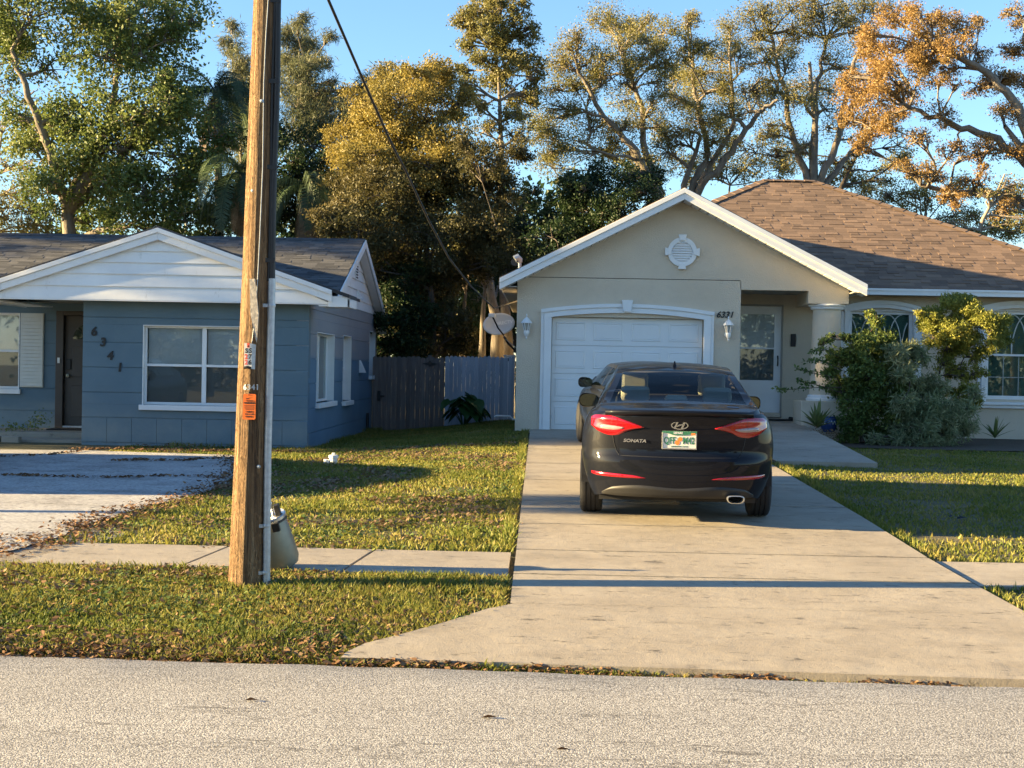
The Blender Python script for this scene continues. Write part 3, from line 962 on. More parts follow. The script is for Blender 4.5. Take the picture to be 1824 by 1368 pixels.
for k, (u, v, s, lab) in enumerate(((1002, 1339, .035, 'small curled brown leaf lying on the road near the bottom edge'), (872, 1281, .04, 'brown leaf lying flat on the road below the apron'), (448, 1250, .035, 'pale yellow leaf on the road left of centre'))):
    c = gp(u, v, .02)
    m = MB()
    m.add([(c.x - s, c.y, .026), (c.x - s * .3, c.y + s * .4, .036), (c.x + s, c.y + .1 * s, .03), (c.x - s * .1, c.y - s * .4, .045)], [(0, 1, 2), (0, 2, 3)])
    o = m.build('fallen_leaf', 'litter', fixn=False, org=c)
    tag(o, lab, 'leaf', 'single leaves on the road')

# ================================================================ HOUSES: shared builders
def rects(a0, a1, z0, z1, holes):
    """rectangles that tile [a0,a1]x[z0,z1] minus holes (h0,h1,z0,z1)"""
    zs_ = sorted({z0, z1} | {z for h in holes for z in h[2:4] if z0 < z < z1})
    out = []
    for c, d in zip(zs_[:-1], zs_[1:]):
        hs = sorted([(max(h[0], a0), min(h[1], a1)) for h in holes if h[2] < d - 1e-6 and h[3] > c + 1e-6 and h[1] > a0 and h[0] < a1])
        p = a0
        for h in hs:
            if h[0] > p + 1e-4: out.append((p, h[0], c, d))
            p = max(p, h[1])
        if a1 > p + 1e-4: out.append((p, a1, c, d))
    return out
def front(Y):          # a -> X, out -> towards the viewer
    return lambda p: Vector((p.x, Y - p.y, p.z))
def side(X):           # a -> Y, out -> +X
    return lambda p: Vector((X + p.y, p.x, p.z))
def block_wall(xf, a0, a1, z0, z1, holes, parent, mat, course=.406, zref=None, small=0):
    """painted block courses, each a part with a struck joint"""
    b = MB(xf)
    for r_ in rects(a0, a1, z0, z1, holes):
        b.box(r_[0], r_[1], -.2, -.016, r_[2], r_[3])
    b.build('wall', mat, parent)
    z = z1 if zref is None else zref
    k = 0
    while z > z0 + .01:
        lo, hi = max(z - course, z0), min(z, z1)
        if hi - lo > .02:
            for r_ in rects(a0, a1, lo, hi, holes):
                if r_[1] - r_[0] < .02 or r_[3] - r_[2] < .012: continue
                segs = [(r_[0], r_[1])]
                if z - course < z0 + .42 and small:
                    n = max(1, round((r_[1] - r_[0]) / .406))
                    segs = [(r_[0] + (r_[1] - r_[0]) * i / n, r_[0] + (r_[1] - r_[0]) * (i + 1) / n) for i in range(n)]
                for i, (s0, s1) in enumerate(segs):
                    g0 = .0025 if (len(segs) > 1 and i) else 0
                    g1 = .0025 if (len(segs) > 1 and i < len(segs) - 1) else 0
                    t = .006 if abs(r_[2] - lo) < 1e-6 else 0
                    u_ = .006 if abs(r_[3] - hi) < 1e-6 else 0
                    q = MB(xf).box(s0 + g0, s1 - g1, -.0165, rnd.uniform(-.0012, .0012), r_[2] + t, r_[3] - u_)
                    q.build('block_course' if len(segs) == 1 else 'block', mat, parent, bevel=.003)
        z -= course
def sash_window(xf, a0, a1, z0, z1, parent, depth=.11, cols=1, rail=True, glass=('glass', 'glass_screen'), frame='white', fw=.045, blind='blind', sill=True, reveal=True, mull=.07, sill_out=.05, slat_gap=.05):
    w_ = MB(xf)
    if reveal:
        w_.box(a0, a0 + .012, -depth - .05, .004, z0, z1)
        w_.box(a1 - .012, a1, -depth - .05, .004, z0, z1)
        w_.box(a0 + .012, a1 - .012, -depth - .05, .003, z1 - .012, z1)
    win = w_.build('window', frame, parent) if reveal else None
    f = MB(xf)
    y0, y1 = -depth - .04, -depth
    f.box(a0 + .012, a0 + fw, y0, y1, z0, z1 - .012)
    f.box(a1 - fw, a1 - .012, y0, y1, z0, z1 - .012)
    f.box(a0 + fw, a1 - fw, y0, y1, z1 - fw, z1 - .012)
    f.box(a0 + fw, a1 - fw, y0, y1 + .004, z0, z0 + fw)
    span = (a1 - a0 - 2 * fw - mull * (cols - 1)) / cols
    for c in range(1, cols):
        x = a0 + fw + c * span + (c - 1) * mull
        f.box(x, x + mull, y0, y1 + .006, z0 + fw, z1 - fw)
    if win is None:
        win = f.build('window', frame, parent, bevel=.004)
    else:
        f.build('frame', frame, win, bevel=.004)
    zm = (z0 + z1) / 2
    for c in range(cols):
        x0 = a0 + fw + c * (span + mull)
        x1 = x0 + span
        if rail:
            MB(xf).box(x0, x1, y0 + .002, y1 + .01, zm - .02, zm + .02).build('meeting_rail', frame, win, bevel=.003)
            MB(xf).box(x0, x1, y0 + .005, y0 + .011, z0 + fw, zm - .02).build('pane', glass[1], win)
            MB(xf).box(x0, x1, y0 + .018, y0 + .024, zm + .02, z1 - fw).build('pane', glass[0], win)
        else:
            MB(xf).box(x0, x1, y0 + .012, y0 + .018, z0 + fw, z1 - fw).build('pane', glass[0], win)
        if blind:
            b = MB(xf)
            n = int((z1 - z0 - 2 * fw) / slat_gap)
            for i in range(n):
                z = z0 + fw + (i + .5) * (z1 - z0 - 2 * fw) / n
                b.add([(x0, y0 - .055, z - slat_gap * .60), (x1, y0 - .055, z - slat_gap * .60), (x1, y0 - .04, z + slat_gap * .5), (x0, y0 - .04, z + slat_gap * .5)], [(0, 1, 2, 3)])
            bl = b.build('blind_slats', blind, win)
            bl['kind'] = 'stuff'
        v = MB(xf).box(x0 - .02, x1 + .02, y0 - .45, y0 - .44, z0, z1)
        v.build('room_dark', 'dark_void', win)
    if sill:
        MB(xf).box(a0 - .04, a1 + .04, -depth - .05, sill_out, z0 - .085, z0).build('sill', frame, win, bevel=.006)
    return win
def lay_shingles(parent, xf, rows, width, expo, mat, nparts, order_key, cap=300, thick=.010):
    """rows: list of (s, a0, a1) with s the distance up the slope; xf maps (a, s, n)->world"""
    variants = []
    cells = []
    for s, a0, a1 in rows:
        a = a0 - rnd.uniform(0, width)
        while a < a1:
            w_ = width * rnd.uniform(.55, 1.25)
            lo, hi = max(a, a0), min(a + w_, a1)
            if hi - lo > .03:
                cells.append((lo, hi, s, rnd.random(), thick * rnd.choice((.25, .25, .9))))
            a += w_
    cells.sort(key=order_key)
    def geo(c):
        lo, hi, s, t, th = c
        e = expo * 1.25
        return [(lo + .001, s, 0.0), (hi - .001, s, 0.0), (hi - .001, s + e, 0.0), (lo + .001, s + e, 0.0),
                (lo + .001, s, th + .002), (hi - .001, s, th + .002), (hi - .001, s + e, .003), (lo + .001, s + e, .003)]
    fc = [(4, 5, 6, 7), (0, 1, 5, 4), (1, 2, 6, 5), (3, 0, 4, 7)]
    for c in cells[:cap]:
        m = MB(lambda p: xf(p))
        m.add(geo(c), fc)
        o = m.build('shingle', mat, parent)
        at_ = o.data.attributes.new('tint', 'FLOAT', 'FACE')
        at_.data.foreach_set('value', [c[3]] * len(o.data.polygons))
    V, F, T = [], [], []
    for c in cells[cap:]:
        k = len(V)
        V += [tuple(xf(Vector(p))) for p in geo(c)]
        F += [tuple(i + k for i in f) for f in fc]
        T += [c[3]] * 4
    if F:
        o = np_mesh('shingles_far', np.array(V), np.array(F), mat, parent, tint=T)
        o['kind'] = 'stuff'
    return len(cells)
def tinted(o, lo=.3, hi=.7):
    a = o.data.attributes.new('tint', 'FLOAT', 'FACE')
    a.data.foreach_set('value', [rnd.uniform(lo, hi) for _ in o.data.polygons])
    return o

# ================================================================ BLUE HOUSE
bh = thing('blue_house', 'low blue painted block house with white gable and grey shingle roof', 'house', (-8, 25, .27))
FX0, FX1, FY = -7.44, -3.765, 22.9
WTOP = 2.66
fw_hole = (-6.46, -4.50, .94, 2.235)
block_wall(front(FY), FX0, FX1 - .0, .1, WTOP, [fw_hole], bh, 'blue', zref=.1 + .075 + .406 * 6.35, small=1)
# recessed entry wall
RY = 25.4
door_hole = (-8.74, -7.70, .42, 2.52)
lw_hole = (-11.6, -9.40, 1.10, 2.47)
block_wall(front(RY), -16.0, -7.44, .1, 2.78, [door_hole, lw_hole], bh, 'blue', zref=.17 + .406 * 6.35)
# return wall of the projection, towards the porch (faces left)
MB().box(FX0, FX0 + .19, FY + .2, RY, .1, 2.78).build('porch_side_wall', 'blue', bh)
# side wall facing the neighbour
SX = FX1
sw1 = (23.75, 25.75, .99, 2.19)
sw2 = (26.90, 28.05, .95, 2.21)
sw3 = (31.0, 32.1, 1.42, 2.40)
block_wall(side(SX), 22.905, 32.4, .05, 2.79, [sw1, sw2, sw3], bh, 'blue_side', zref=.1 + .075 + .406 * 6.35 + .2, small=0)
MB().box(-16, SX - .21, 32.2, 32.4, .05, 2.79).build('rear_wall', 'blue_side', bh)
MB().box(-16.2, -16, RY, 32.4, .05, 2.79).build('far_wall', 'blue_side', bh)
# windows
sash_window(front(FY), *fw_hole, bh, depth=.09, cols=2, glass=('glass', 'glass_screen'), sill_out=.06)
sash_window(front(RY), *lw_hole, bh, depth=.07, cols=2, sill_out=.06)
for h in (sw1, sw2, sw3):
    sash_window(side(SX), h[0], h[1], h[2], h[3], bh, depth=.13, cols=2 if h is sw1 else 1, rail=h is not sw1, blind='blind_dim', glass=('glass_dark', 'glass_dark'), sill_out=.07)
# louvred shutter beside the entry
sh = MB(front(RY)).box(-9.375, -8.955, .004, .03, 1.14, 2.47).build('shutter', 'shutter', bh)
for k in range(20):
    z = 1.165 + k * .0645
    q = MB(front(RY)).prism([(0, 0)], 0, 0) if False else MB(front(RY))
    q.add([(-9.365, .031, z), (-8.965, .031, z), (-8.965, .031, z + .06), (-9.365, .031, z + .06), (-9.365, .052, z), (-8.965, .052, z), (-8.965, .034, z + .06), (-9.365, .034, z + .06)],
          [(4, 5, 6, 7), (0, 1, 5, 4), (1, 2, 6, 5), (2, 3, 7, 6), (3, 0, 4, 7)])
    q.build('louvre', 'shutter', sh)
# entry door
dm = MB(front(RY))
dx0, dx1, dz0, dz1 = -8.60, -7.74, .46, 2.44
d = MB(front(RY)).box(dx0, dx1, -.12, -.07, dz0, dz1).build('front_door', 'brown_door', bh, bevel=.004)
MB(front(RY)).box(door_hole[0], dx0 - .004, -.14, .012, .42, 2.52).build('jamb', 'brown_door', d, bevel=.006)
MB(front(RY)).box(dx0 - .004, -7.70, -.14, .012, dz1 + .004, 2.52).build('head_jamb', 'brown_door', d, bevel=.006)
MB(front(RY)).box(dx0, dx1, -.13, .0, .415, .456).build('threshold', 'galv', d)
for z0, z1 in ((.62, 1.18), (1.34, 1.88)):
    MB(front(RY)).box(-8.46, -8.2, -.071, -.058, z0, z1).build('door_panel', 'brown_door', d, bevel=.012)
    MB(front(RY)).box(-8.14, -7.88, -.071, -.058, z0, z1).build('door_panel', 'brown_door', d, bevel=.012)
fan = [(-8.17 + .28 * math.cos(t), 2.02 + .28 * math.sin(t)) for t in [math.pi * i / 12 for i in range(13)]]
MB(front(RY)).prism(fan, -.071, -.062).build('fan_light', 'glass_dark', d)
for t in (45, 90, 135):
    MB(front(RY)).tube([(-8.17, -.058, 2.03), (-8.17 + .27 * math.cos(R(t)), -.058, 2.03 + .27 * math.sin(R(t)))], .008, 6).build('fan_bar', 'brown_door', d)
MB(front(RY)).lathe([(.0, -.07), (.03, -.068), (.022, -.03), (.034, -.015), (.03, .005), (0, .012)], (-8.52, 0, 1.36), 14, 'y').build('door_knob', 'steel', d, smooth=True)
MB(front(RY)).box(-8.57, -8.48, -.07, -.045, 1.47, 1.66).build('keypad_lock', 'black', d, bevel=.008)
MB(front(RY)).box(-8.70, -8.66, .012, .03, 1.58, 1.68).build('bell_button', 'pvc', bh)
# stoop: two low concrete steps with a bordered bed
MB().box(-9.6, FX0 - .002, 24.0, RY, .1, .405).build('stoop', 'walk', bh, bevel=.012)
MB().box(-10.2, FX0 - .004, 23.35, 23.998, .1, .315).build('step', 'walk', bh, bevel=.012)
for k in range(5):
    MB().box(-10.15 + k * .32, -9.86 + k * .32, 23.2, 23.345, .12, .35 + rnd.uniform(-.01, .02)).build('edging_brick', 'walk', bh, bevel=.012)
MB().box(-8.66, -7.72, 24.72, 25.3, .406, .43).build('step_mat', 'mat', bh, bevel=.008)

# front gable (over the projection and the porch), plane a little forward of the wall
GY = 22.55
PKX, PKZ, SL = -6.13, 3.77, .338
GXR = -3.34
GXL = 2 * PKX - GXR
zrake = lambda x: PKZ - SL * abs(x - PKX)
siding_z = [2.62, 2.83, 3.03, 3.215, 3.40, 3.62]
MB().prism([(GXL + .05, 2.64), (GXR - .05, 2.64), (PKX, PKZ - .12)], GY + .02, GY + .10).build('gable_backing', 'siding', bh)
for k in range(5):
    z0, z1 = siding_z[k], siding_z[k + 1]
    inset = .30 / SL * SL
    def xr_at(z): return (PKZ - .165 - z) / SL
    w0, w1 = min(xr_at(z0), GXR - PKX), max(xr_at(z1), .0)
    w0 = min(w0, 2.74)
    m = MB()
    m.add([(PKX - w0, GY - .012, z0), (PKX + w0, GY - .012, z0), (PKX + w1, GY + .012, z1), (PKX - w1, GY + .012, z1),
           (PKX - w0, GY + .02, z0), (PKX + w0, GY + .02, z0), (PKX + w1, GY + .02, z1), (PKX - w1, GY + .02, z1)],
          [(0, 1, 2, 3), (0, 4, 5, 1), (4, 7, 6, 5), (1, 5, 6, 2), (0, 3, 7, 4), (3, 2, 6, 7)])
    m.build('siding_board', 'siding', bh)
for sgn in (-1, 1):
    hw = GXR - PKX
    # outer rake board and the wider inner one
    up = [(PKX, PKZ), (PKX + sgn * hw, PKZ - SL * hw)]
    lo = [(PKX, PKZ - .075), (PKX + sgn * hw, PKZ - SL * hw - .075)]
    MB().strip(up, lo, GY - .10, GY - .045).build('rake_trim', 'white', bh, bevel=.004)
    lo2 = [(PKX, PKZ - .19), (PKX + sgn * hw, PKZ - SL * hw - .19)]
    MB().strip([(p[0], p[1] - .001) for p in lo], lo2, GY - .075, GY - .013).build('rake_board', 'siding', bh, bevel=.004)
    # roof slope behind it
    e = .28
    h1 = (hw + e) if sgn < 0 else (-3.60 - PKX)
    tinted(MB().strip([(PKX, PKZ + .03), (PKX + sgn * h1, PKZ + .03 - SL * h1)], [(PKX, PKZ - .03), (PKX + sgn * h1, PKZ - .03 - SL * h1)], GY - .085, 28.0).build('gable_roof', 'grey_shingle', bh), 0, .5)
    ybk = RY - .3 if sgn < 0 else 23.35
    if sgn > 0:
        tinted(MB().strip([(PKX + h1, PKZ + .03 - SL * h1), (PKX + hw + e, PKZ + .03 - SL * (hw + e))], [(PKX + h1, PKZ - .03 - SL * h1), (PKX + hw + e, PKZ - .03 - SL * (hw + e))], GY - .085, ybk).build('gable_roof', 'grey_shingle', bh), 0, .5)
    x_e = PKX + sgn * (hw + e)
    ze = PKZ - SL * (hw + e)
    # eave fascia and boxed soffit along the side
    MB().box(min(x_e, x_e - sgn * .03), max(x_e, x_e - sgn * .03), GY - .05, ybk, ze - .17, ze - .045).build('eave_fascia', 'white', bh)
    MB().box(min(x_e - sgn * .035, x_e - sgn * .5), max(x_e - sgn * .035, x_e - sgn * .5), GY + .0, ybk, ze - .16, ze - .14).build('soffit_board', 'siding', bh)
    MB().box(min(x_e, x_e - sgn * .34), max(x_e, x_e - sgn * .34), GY - .05, GY - .012, ze - .17, ze + .0).build('eave_return', 'white', bh, bevel=.004)
# beam band right across the bottom of the gable
MB().box(GXL + .04, GXR - .03, GY - .008, GY + .10, 2.60, 2.64).build('gable_skirt', 'siding', bh)
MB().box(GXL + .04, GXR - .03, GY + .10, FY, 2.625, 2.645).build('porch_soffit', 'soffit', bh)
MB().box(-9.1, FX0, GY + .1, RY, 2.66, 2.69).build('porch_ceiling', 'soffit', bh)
# main roof, ridge along the street
RGY, RGZ, EY, = 28.5, 4.16, 24.75
sl = .352
ez = RGZ - sl * (RGY - EY)
BYE = 32.75
bez = RGZ - sl * (BYE - RGY)
RXR = -3.60
tinted(MB().prism([(EY, ez), (RGY, RGZ), (BYE, bez), (BYE, bez - .07), (RGY, RGZ - .07), (EY, ez - .07)], -16.4, RXR, 'x').build('roof_deck', 'grey_shingle', bh))
ang = math.atan(sl)
expo = .143
nrow = int(math.hypot(RGY - EY, RGZ - ez) / expo)
rows = [(i * expo, -16.4, RXR + .012) for i in range(nrow + 1)]
xfs = lambda p: Vector((p.x, EY - .02 + p.y * math.cos(ang) - p.z * math.sin(ang), ez + p.y * math.sin(ang) + p.z * math.cos(ang) + .002))
lay_shingles(bh, xfs, rows, .26, expo, 'grey_shingle', 300, lambda c: (0 if c[0] > -10.8 else 1, abs(c[0] + 6.5) * .3 + c[2] * -.1), cap=300)
for k in range(40):
    x0 = -16.4 + k * .32
    tinted(MB().prism([(RGY - .16, RGZ - .035), (RGY, RGZ + .025), (RGY + .16, RGZ - .035), (RGY + .16, RGZ - .055), (RGY, RGZ + .005), (RGY - .16, RGZ - .055)], x0, x0 + .34, 'x').build('ridge_cap', 'grey_shingle', bh), 0, .3)
# gable end over the side wall: siding boards, vent, rake boards
gz_ = [2.78, 2.97, 3.17, 3.37, 3.57, 3.77, 4.02]
MB().prism([(25.15, 2.79), (32.4, 2.79), (RGY, RGZ - .08)], SX - .12, SX - .02, 'x').build('gable_backing', 'siding', bh)
for k in range(6):
    z0, z1 = gz_[k], gz_[k + 1]
    a = lambda z: ((z - (RGZ - .10)) / sl + RGY, RGY - (z - (RGZ - .10)) / sl)
    (l0, r0), (l1, r1) = a(z0), a(z1)
    if l1 > r1: l1 = r1 = RGY
    r0, l0 = min(r0, 32.42), max(l0, 24.95)
    m = MB()
    m.add([(SX + .014, l0, z0), (SX + .014, r0, z0), (SX - .008, r1, z1), (SX - .008, l1, z1), (SX - .02, l0, z0), (SX - .02, r0, z0), (SX - .02, r1, z1), (SX - .02, l1, z1)],
          [(0, 1, 2, 3), (0, 4, 5, 1), (4, 7, 6, 5), (1, 5, 6, 2), (0, 3, 7, 4), (3, 2, 6, 7)])
    m.build('siding_board', 'siding', bh)
MB().strip([(EY, ez - .0), (RGY, RGZ)], [(EY, ez - .16), (RGY, RGZ - .16)], RXR + .014, RXR + .04, 'x').build('rake_board', 'white', bh, bevel=.003)
MB().strip([(RGY, RGZ), (BYE, bez)], [(RGY, RGZ - .15), (BYE, bez - .15)], RXR + .014, RXR + .04, 'x').build('rake_board', 'white', bh, bevel=.003)
MB().box(SX, RXR + .04, BYE - .28, BYE, bez - .30, bez - .15).build('eave_return', 'white', bh)
MB().strip([(EY, ez - .165), (RGY, RGZ - .165), (BYE, bez - .165)], [(EY, ez - .18), (RGY, RGZ - .18), (BYE, bez - .18)], SX + .016, RXR + .012, 'x').build('rake_soffit', 'siding', bh)
vent = MB(side(SX)).box(RGY - .14, RGY + .14, .016, .03, 3.36, 3.96).build('gable_vent', 'siding', bh)
for k in range(10):
    MB(side(SX)).box(RGY - .12, RGY + .12, .030, .038, 3.39 + k * .056, 3.415 + k * .056).build('vent_slot', 'dark_void', vent)
# dryer hoods on the side wall
hd = lambda Y, z, s: MB(side(SX)).add([(Y, .002, z), (Y + s, .002, z), (Y + s, .002, z + s), (Y, .002, z + s), (Y, .12, z), (Y + s, .12, z)], [(0, 1, 5, 4), (4, 5, 2, 3), (0, 4, 3), (1, 2, 5), (0, 3, 2, 1)]).build('vent_hood', 'white', bh)
hd(29.3, 1.49, .26)
hd(28.75, 2.98, .2)
MB(side(SX)).tube([(30.4, .06, .1), (30.4, .06, .62)], .03, 10).build('clean_out_pipe', 'dark_metal', bh)
# house number, each digit a plate of its own
for ch, (u, v) in zip('6341', ((167, 591), (183, 610), (196, 634), (213, 655))):
    p = at(u, v, FY - .012)
    text_obj('house_digit', ch, 'black', bh, face_front(p), .195, .12, .006, bold=.007)

# ================================================================ BEIGE HOUSE
hh = thing('beige_house', 'beige stucco house with white garage door, porch column and brown hip roof', 'house', (3, 26, .5))
BY = 25.6
GX0, GX1 = -.455, 5.49
OPX = 3.56                       # garage wall ends, porch opening starts
CRACK = at(1100, 496, BY).z
gopen = (at(981, 660, BY).x, at(1252, 660, BY).x, .3, at(1117, 566, BY).z)
EVL, PK, EVR = at(890, 497, 25.2), at(1218, 335, 25.2), at(1545, 505, 25.2)
pkx, pkz = (EVL.x + EVR.x) / 2, PK.z
evz = (EVL.z + EVR.z) / 2
ehw = (EVR.x - EVL.x) / 2
gs = (pkz - evz) / ehw
zr = lambda x: pkz - .13 - gs * abs(x - pkx)
# lower wall (below the control joint)
m = MB(front(BY))
for r_ in rects(GX0, OPX, .3, CRACK - .006, [gopen]):
    m.box(r_[0], r_[1], -.2, 0, r_[2], r_[3])
m.build('garage_wall', 'stucco', hh)
# upper wall and gable, with the porch opening and dropped block over the column
PZ = at(1380, 517, BY).z
BZ = at(1470, 541, BY).z
BX = at(1440, 530, BY).x
up = [(GX0, CRACK + .006), (OPX - .012, CRACK + .006), (OPX - .012, PZ), (BX, PZ), (BX, BZ), (GX1, BZ), (GX1, zr(GX1)), (pkx, zr(pkx)), (GX0, zr(GX0))]
MB(front(BY)).prism(up, -.2, 0).build('gable_wall', 'stucco', hh)
MB(front(BY)).box(GX0, OPX, -.2, -.012, CRACK - .006, CRACK + .006).build('control_joint', 'joint', hh)
MB(front(BY)).box(OPX - .012, OPX, -.2, -.002, CRACK + .006, PZ).build('control_joint', 'joint', hh)
# side walls and porch interior
MB().box(GX0, GX0 + .2, BY + .2, 37, .3, 3.2).build('side_wall', 'stucco', hh)
MB().box(OPX - .2, OPX, BY + .2, 27.2, .3, 3.3).build('porch_side_wall', 'stucco', hh)
MB().box(GX1 - .66, GX1, BY + .2, 27.2, BZ, 3.25).build('porch_beam', 'stucco', hh)
MB().box(OPX, GX1 - .66, BY + .2, 27.2, PZ + .01, PZ + .05).build('porch_ceiling', 'soffit', hh)
MY = 27.2
pdoor = (3.66, 4.60, .78, 2.95)
w1h = (at(1497, 600, MY).x + .16, at(1642, 600, MY).x - .16, 1.22, at(1560, 553, MY).z)
w2h = (at(1742, 600, MY).x + .16, at(1742, 600, MY).x + 1.46, 1.22, at(1780, 553, MY).z)
m = MB(front(MY))
for r_ in rects(OPX - .2, 11.0, .2, 3.3, [pdoor, w1h, w2h]):
    m.box(r_[0], r_[1], -.2, 0, r_[2], r_[3])
m.build('front_wall', 'stucco', hh)
MB().box(10.8, 11.0, MY + .2, 37, .2, 3.3).build('side_wall', 'stucco', hh)
MB().box(GX0 + .2, 10.8, 36.8, 37, .2, 3.3).build('rear_wall', 'stucco', hh)
# storm door
sdx0, sdx1 = 3.68, 4.57
sdz0, sdz1 = .885, 2.915
st = MB(front(MY))
sg = (sdx0 + .12, sdx1 - .13, 1.50, 2.76)
for r_ in rects(sdx0, sdx1, sdz0, sdz1, [sg]):
    st.box(r_[0], r_[1], -.09, -.05, r_[2], r_[3])
storm = st.build('storm_door', 'white', hh)
MB(front(MY)).box(sg[0], sg[1], -.075, -.07, 2.11, 2.76).build('pane', 'glass', storm)
MB(front(MY)).box(sg[0], sg[1], -.068, -.063, 1.50, 2.11).build('pane', 'glass_screen', storm)
MB(front(MY)).box(sg[0] - .01, sg[1] + .01, -.06, -.044, 2.095, 2.125).build('cross_rail', 'white', storm)
MB(front(MY)).tube([(sdx1 - .06, -.03, 1.78), (sdx1 - .06, .0, 1.82), (sdx1 - .06, .0, 1.92), (sdx1 - .06, -.03, 1.97)], .014, 8).build('pull_handle', 'black', storm)
inner = MB(front(MY)).box(sdx0, sdx1, -.19, -.14, sdz0, sdz1).build('front_door', 'white', hh)
for c in range(2):
    for z0, z1 in ((1.05, 1.65), (1.78, 2.35), (2.46, 2.78)):
        MB(front(MY)).box(sdx0 + .1 + c * .38, sdx0 + .41 + c * .38, -.14, -.128, z0, z1).build('door_panel', 'white', inner, bevel=.015)
MB(front(MY)).box(pdoor[0], sdx0, -.2, -.01, .80, 2.95).build('door_jamb', 'soffit', hh)
MB(front(MY)).box(sdx1, pdoor[1], -.2, -.01, .80, 2.95).build('door_jamb', 'soffit', hh)
MB(front(MY)).box(sdx0, sdx1, -.2, -.012, 2.92, 2.95).build('door_jamb', 'soffit', hh)
MB(front(MY)).box(sdx0, sdx1, -.18, -.0, .80, .88).build('threshold', 'stucco', hh)
p = at(1413, 606, MY - .02)
MB(front(MY)).box(p.x - .05, p.x + .05, .0, .03, p.z - .12, p.z + .12).build('door_bell', 'black', hh, bevel=.01)
# column, capital, base and pedestal
CXc, CYc, CRr = 5.16, 25.88, .262
col_o = MB().lathe([(.285, 1.25), (.272, 1.9), (CRr - .005, 2.45), (.25, BZ - .10)], (CXc, CYc, 0), 40).build('column', 'stucco', hh, smooth=True)
MB().lathe([(.25, BZ - .10), (.29, BZ - .095), (.305, BZ - .07), (.285, BZ - .055), (.32, BZ - .045), (.335, BZ - .02), (.315, BZ)], (CXc, CYc, 0), 40).build('capital', 'white', col_o, smooth=True)
MB().lathe([(.34, 1.155), (.35, 1.19), (.32, 1.215), (.325, 1.235), (.31, 1.26), (.286, 1.268)], (CXc, CYc, 0), 40).build('column_base', 'white', col_o, smooth=True)
MB().box(4.66, 5.72, 25.5, 26.3, .35, 1.155).build('pedestal', 'stucco', hh, bevel=.012)

# garage door: four sections of four raised panels
gd0, gd1, gdz0, gdz1 = gopen[0] + .01, gopen[1] - .01, .548, gopen[3] - .005
gdoor = MB(front(BY)).box(gd0, gd1, -.17, -.128, gdz0, gdz1).build('garage_door', 'garage_white', hh)
sh_ = (gdz1 - gdz0) / 4
pw = (gd1 - gd0) / 4
for r_ in range(4):
    sec = MB(front(BY)).box(gd0, gd1, -.127, -.105, gdz0 + r_ * sh_ + .003, gdz0 + (r_ + 1) * sh_ - .003).build('door_section', 'garage_white', gdoor, bevel=.004)
    for c in range(4):
        x0, x1 = gd0 + c * pw + .10, gd0 + (c + 1) * pw - .10
        z0, z1 = gdz0 + r_ * sh_ + .12, gdz0 + (r_ + 1) * sh_ - .12
        q = MB(front(BY))
        o1 = [(x0 - .03, -.1045, z0 - .03), (x1 + .03, -.1045, z0 - .03), (x1 + .03, -.1045, z1 + .03), (x0 - .03, -.1045, z1 + .03)]
        i1 = [(x0 - .012, -.094, z0 - .012), (x1 + .012, -.094, z0 - .012), (x1 + .012, -.094, z1 + .012), (x0 - .012, -.094, z1 + .012)]
        i2 = [(x0, -.104, z0), (x1, -.104, z0), (x1, -.104, z1), (x0, -.104, z1)]
        i3 = [(x0 + .02, -.098, z0 + .02), (x1 - .02, -.098, z0 + .02), (x1 - .02, -.098, z1 - .02), (x0 + .02, -.098, z1 - .02)]
        F = []
        for a in range(3):
            F += [(a * 4 + k, a * 4 + (k + 1) % 4, a * 4 + 4 + (k + 1) % 4, a * 4 + 4 + k) for k in range(4)]
        F.append((12, 13, 14, 15))
        q.add(o1 + i1 + i2 + i3, F)
        q.build('raised_panel', 'garage_white', sec)
MB(front(BY)).box(gd0, gd1, -.16, -.11, .525, .547).build('door_seal', 'rubber', gdoor)
MB().box(gopen[0], gopen[1], BY, BY + .2, .40, .532).build('garage_sill', 'walk', hh)
# moulded surround with arched head and keystone
to0, to1 = at(962, 660, BY).x, at(1270, 660, BY).x
ti0, ti1 = gopen[0], gopen[1]
zend, zmid = at(1117, 553.5, BY).z, at(1117, 541.5, BY).z
tm = (to0 + to1) / 2
arch = lambda x, dz=0: zend + dz + (zmid - zend) * (1 - ((x - tm) / ((to1 - to0) / 2)) ** 2)
tr = MB(front(BY)).box(to0, to0 + .055, 0, .035, .50, zend - .03).build('garage_trim', 'white', hh, bevel=.008)
MB(front(BY)).box(to0 + .055, ti0 + .002, 0, .055, .50, zend - .14).build('trim_board', 'white', tr, bevel=.012)
MB(front(BY)).box(ti1 - .002, to1 - .055, 0, .055, .50, zend - .14).build('trim_board', 'white', tr, bevel=.012)
MB(front(BY)).box(to1 - .055, to1, 0, .035, .50, zend - .03).build('trim_board', 'white', tr, bevel=.008)
xs_ = [to0 + (to1 - to0) * i / 24 for i in range(25)]
MB(front(BY)).strip([(x, arch(x)) for x in xs_], [(x, arch(x, -.065)) for x in xs_], 0, .075).build('arch_moulding', 'white', tr, smooth=True)
xi = [to0 + .056 + (to1 - to0 - .112) * i / 24 for i in range(25)]
MB(front(BY)).strip([(x, arch(x, -.066)) for x in xi], [(x, arch(x, -.095)) for x in xi], 0, .045).build('arch_moulding', 'white', tr, smooth=True)
MB(front(BY)).strip([(x, arch(x, -.096)) for x in xi], [(x, arch(x, -.165)) for x in xi], 0, .058).build('arch_moulding', 'white', tr, smooth=True)
kx = at(1117, 540, BY).x
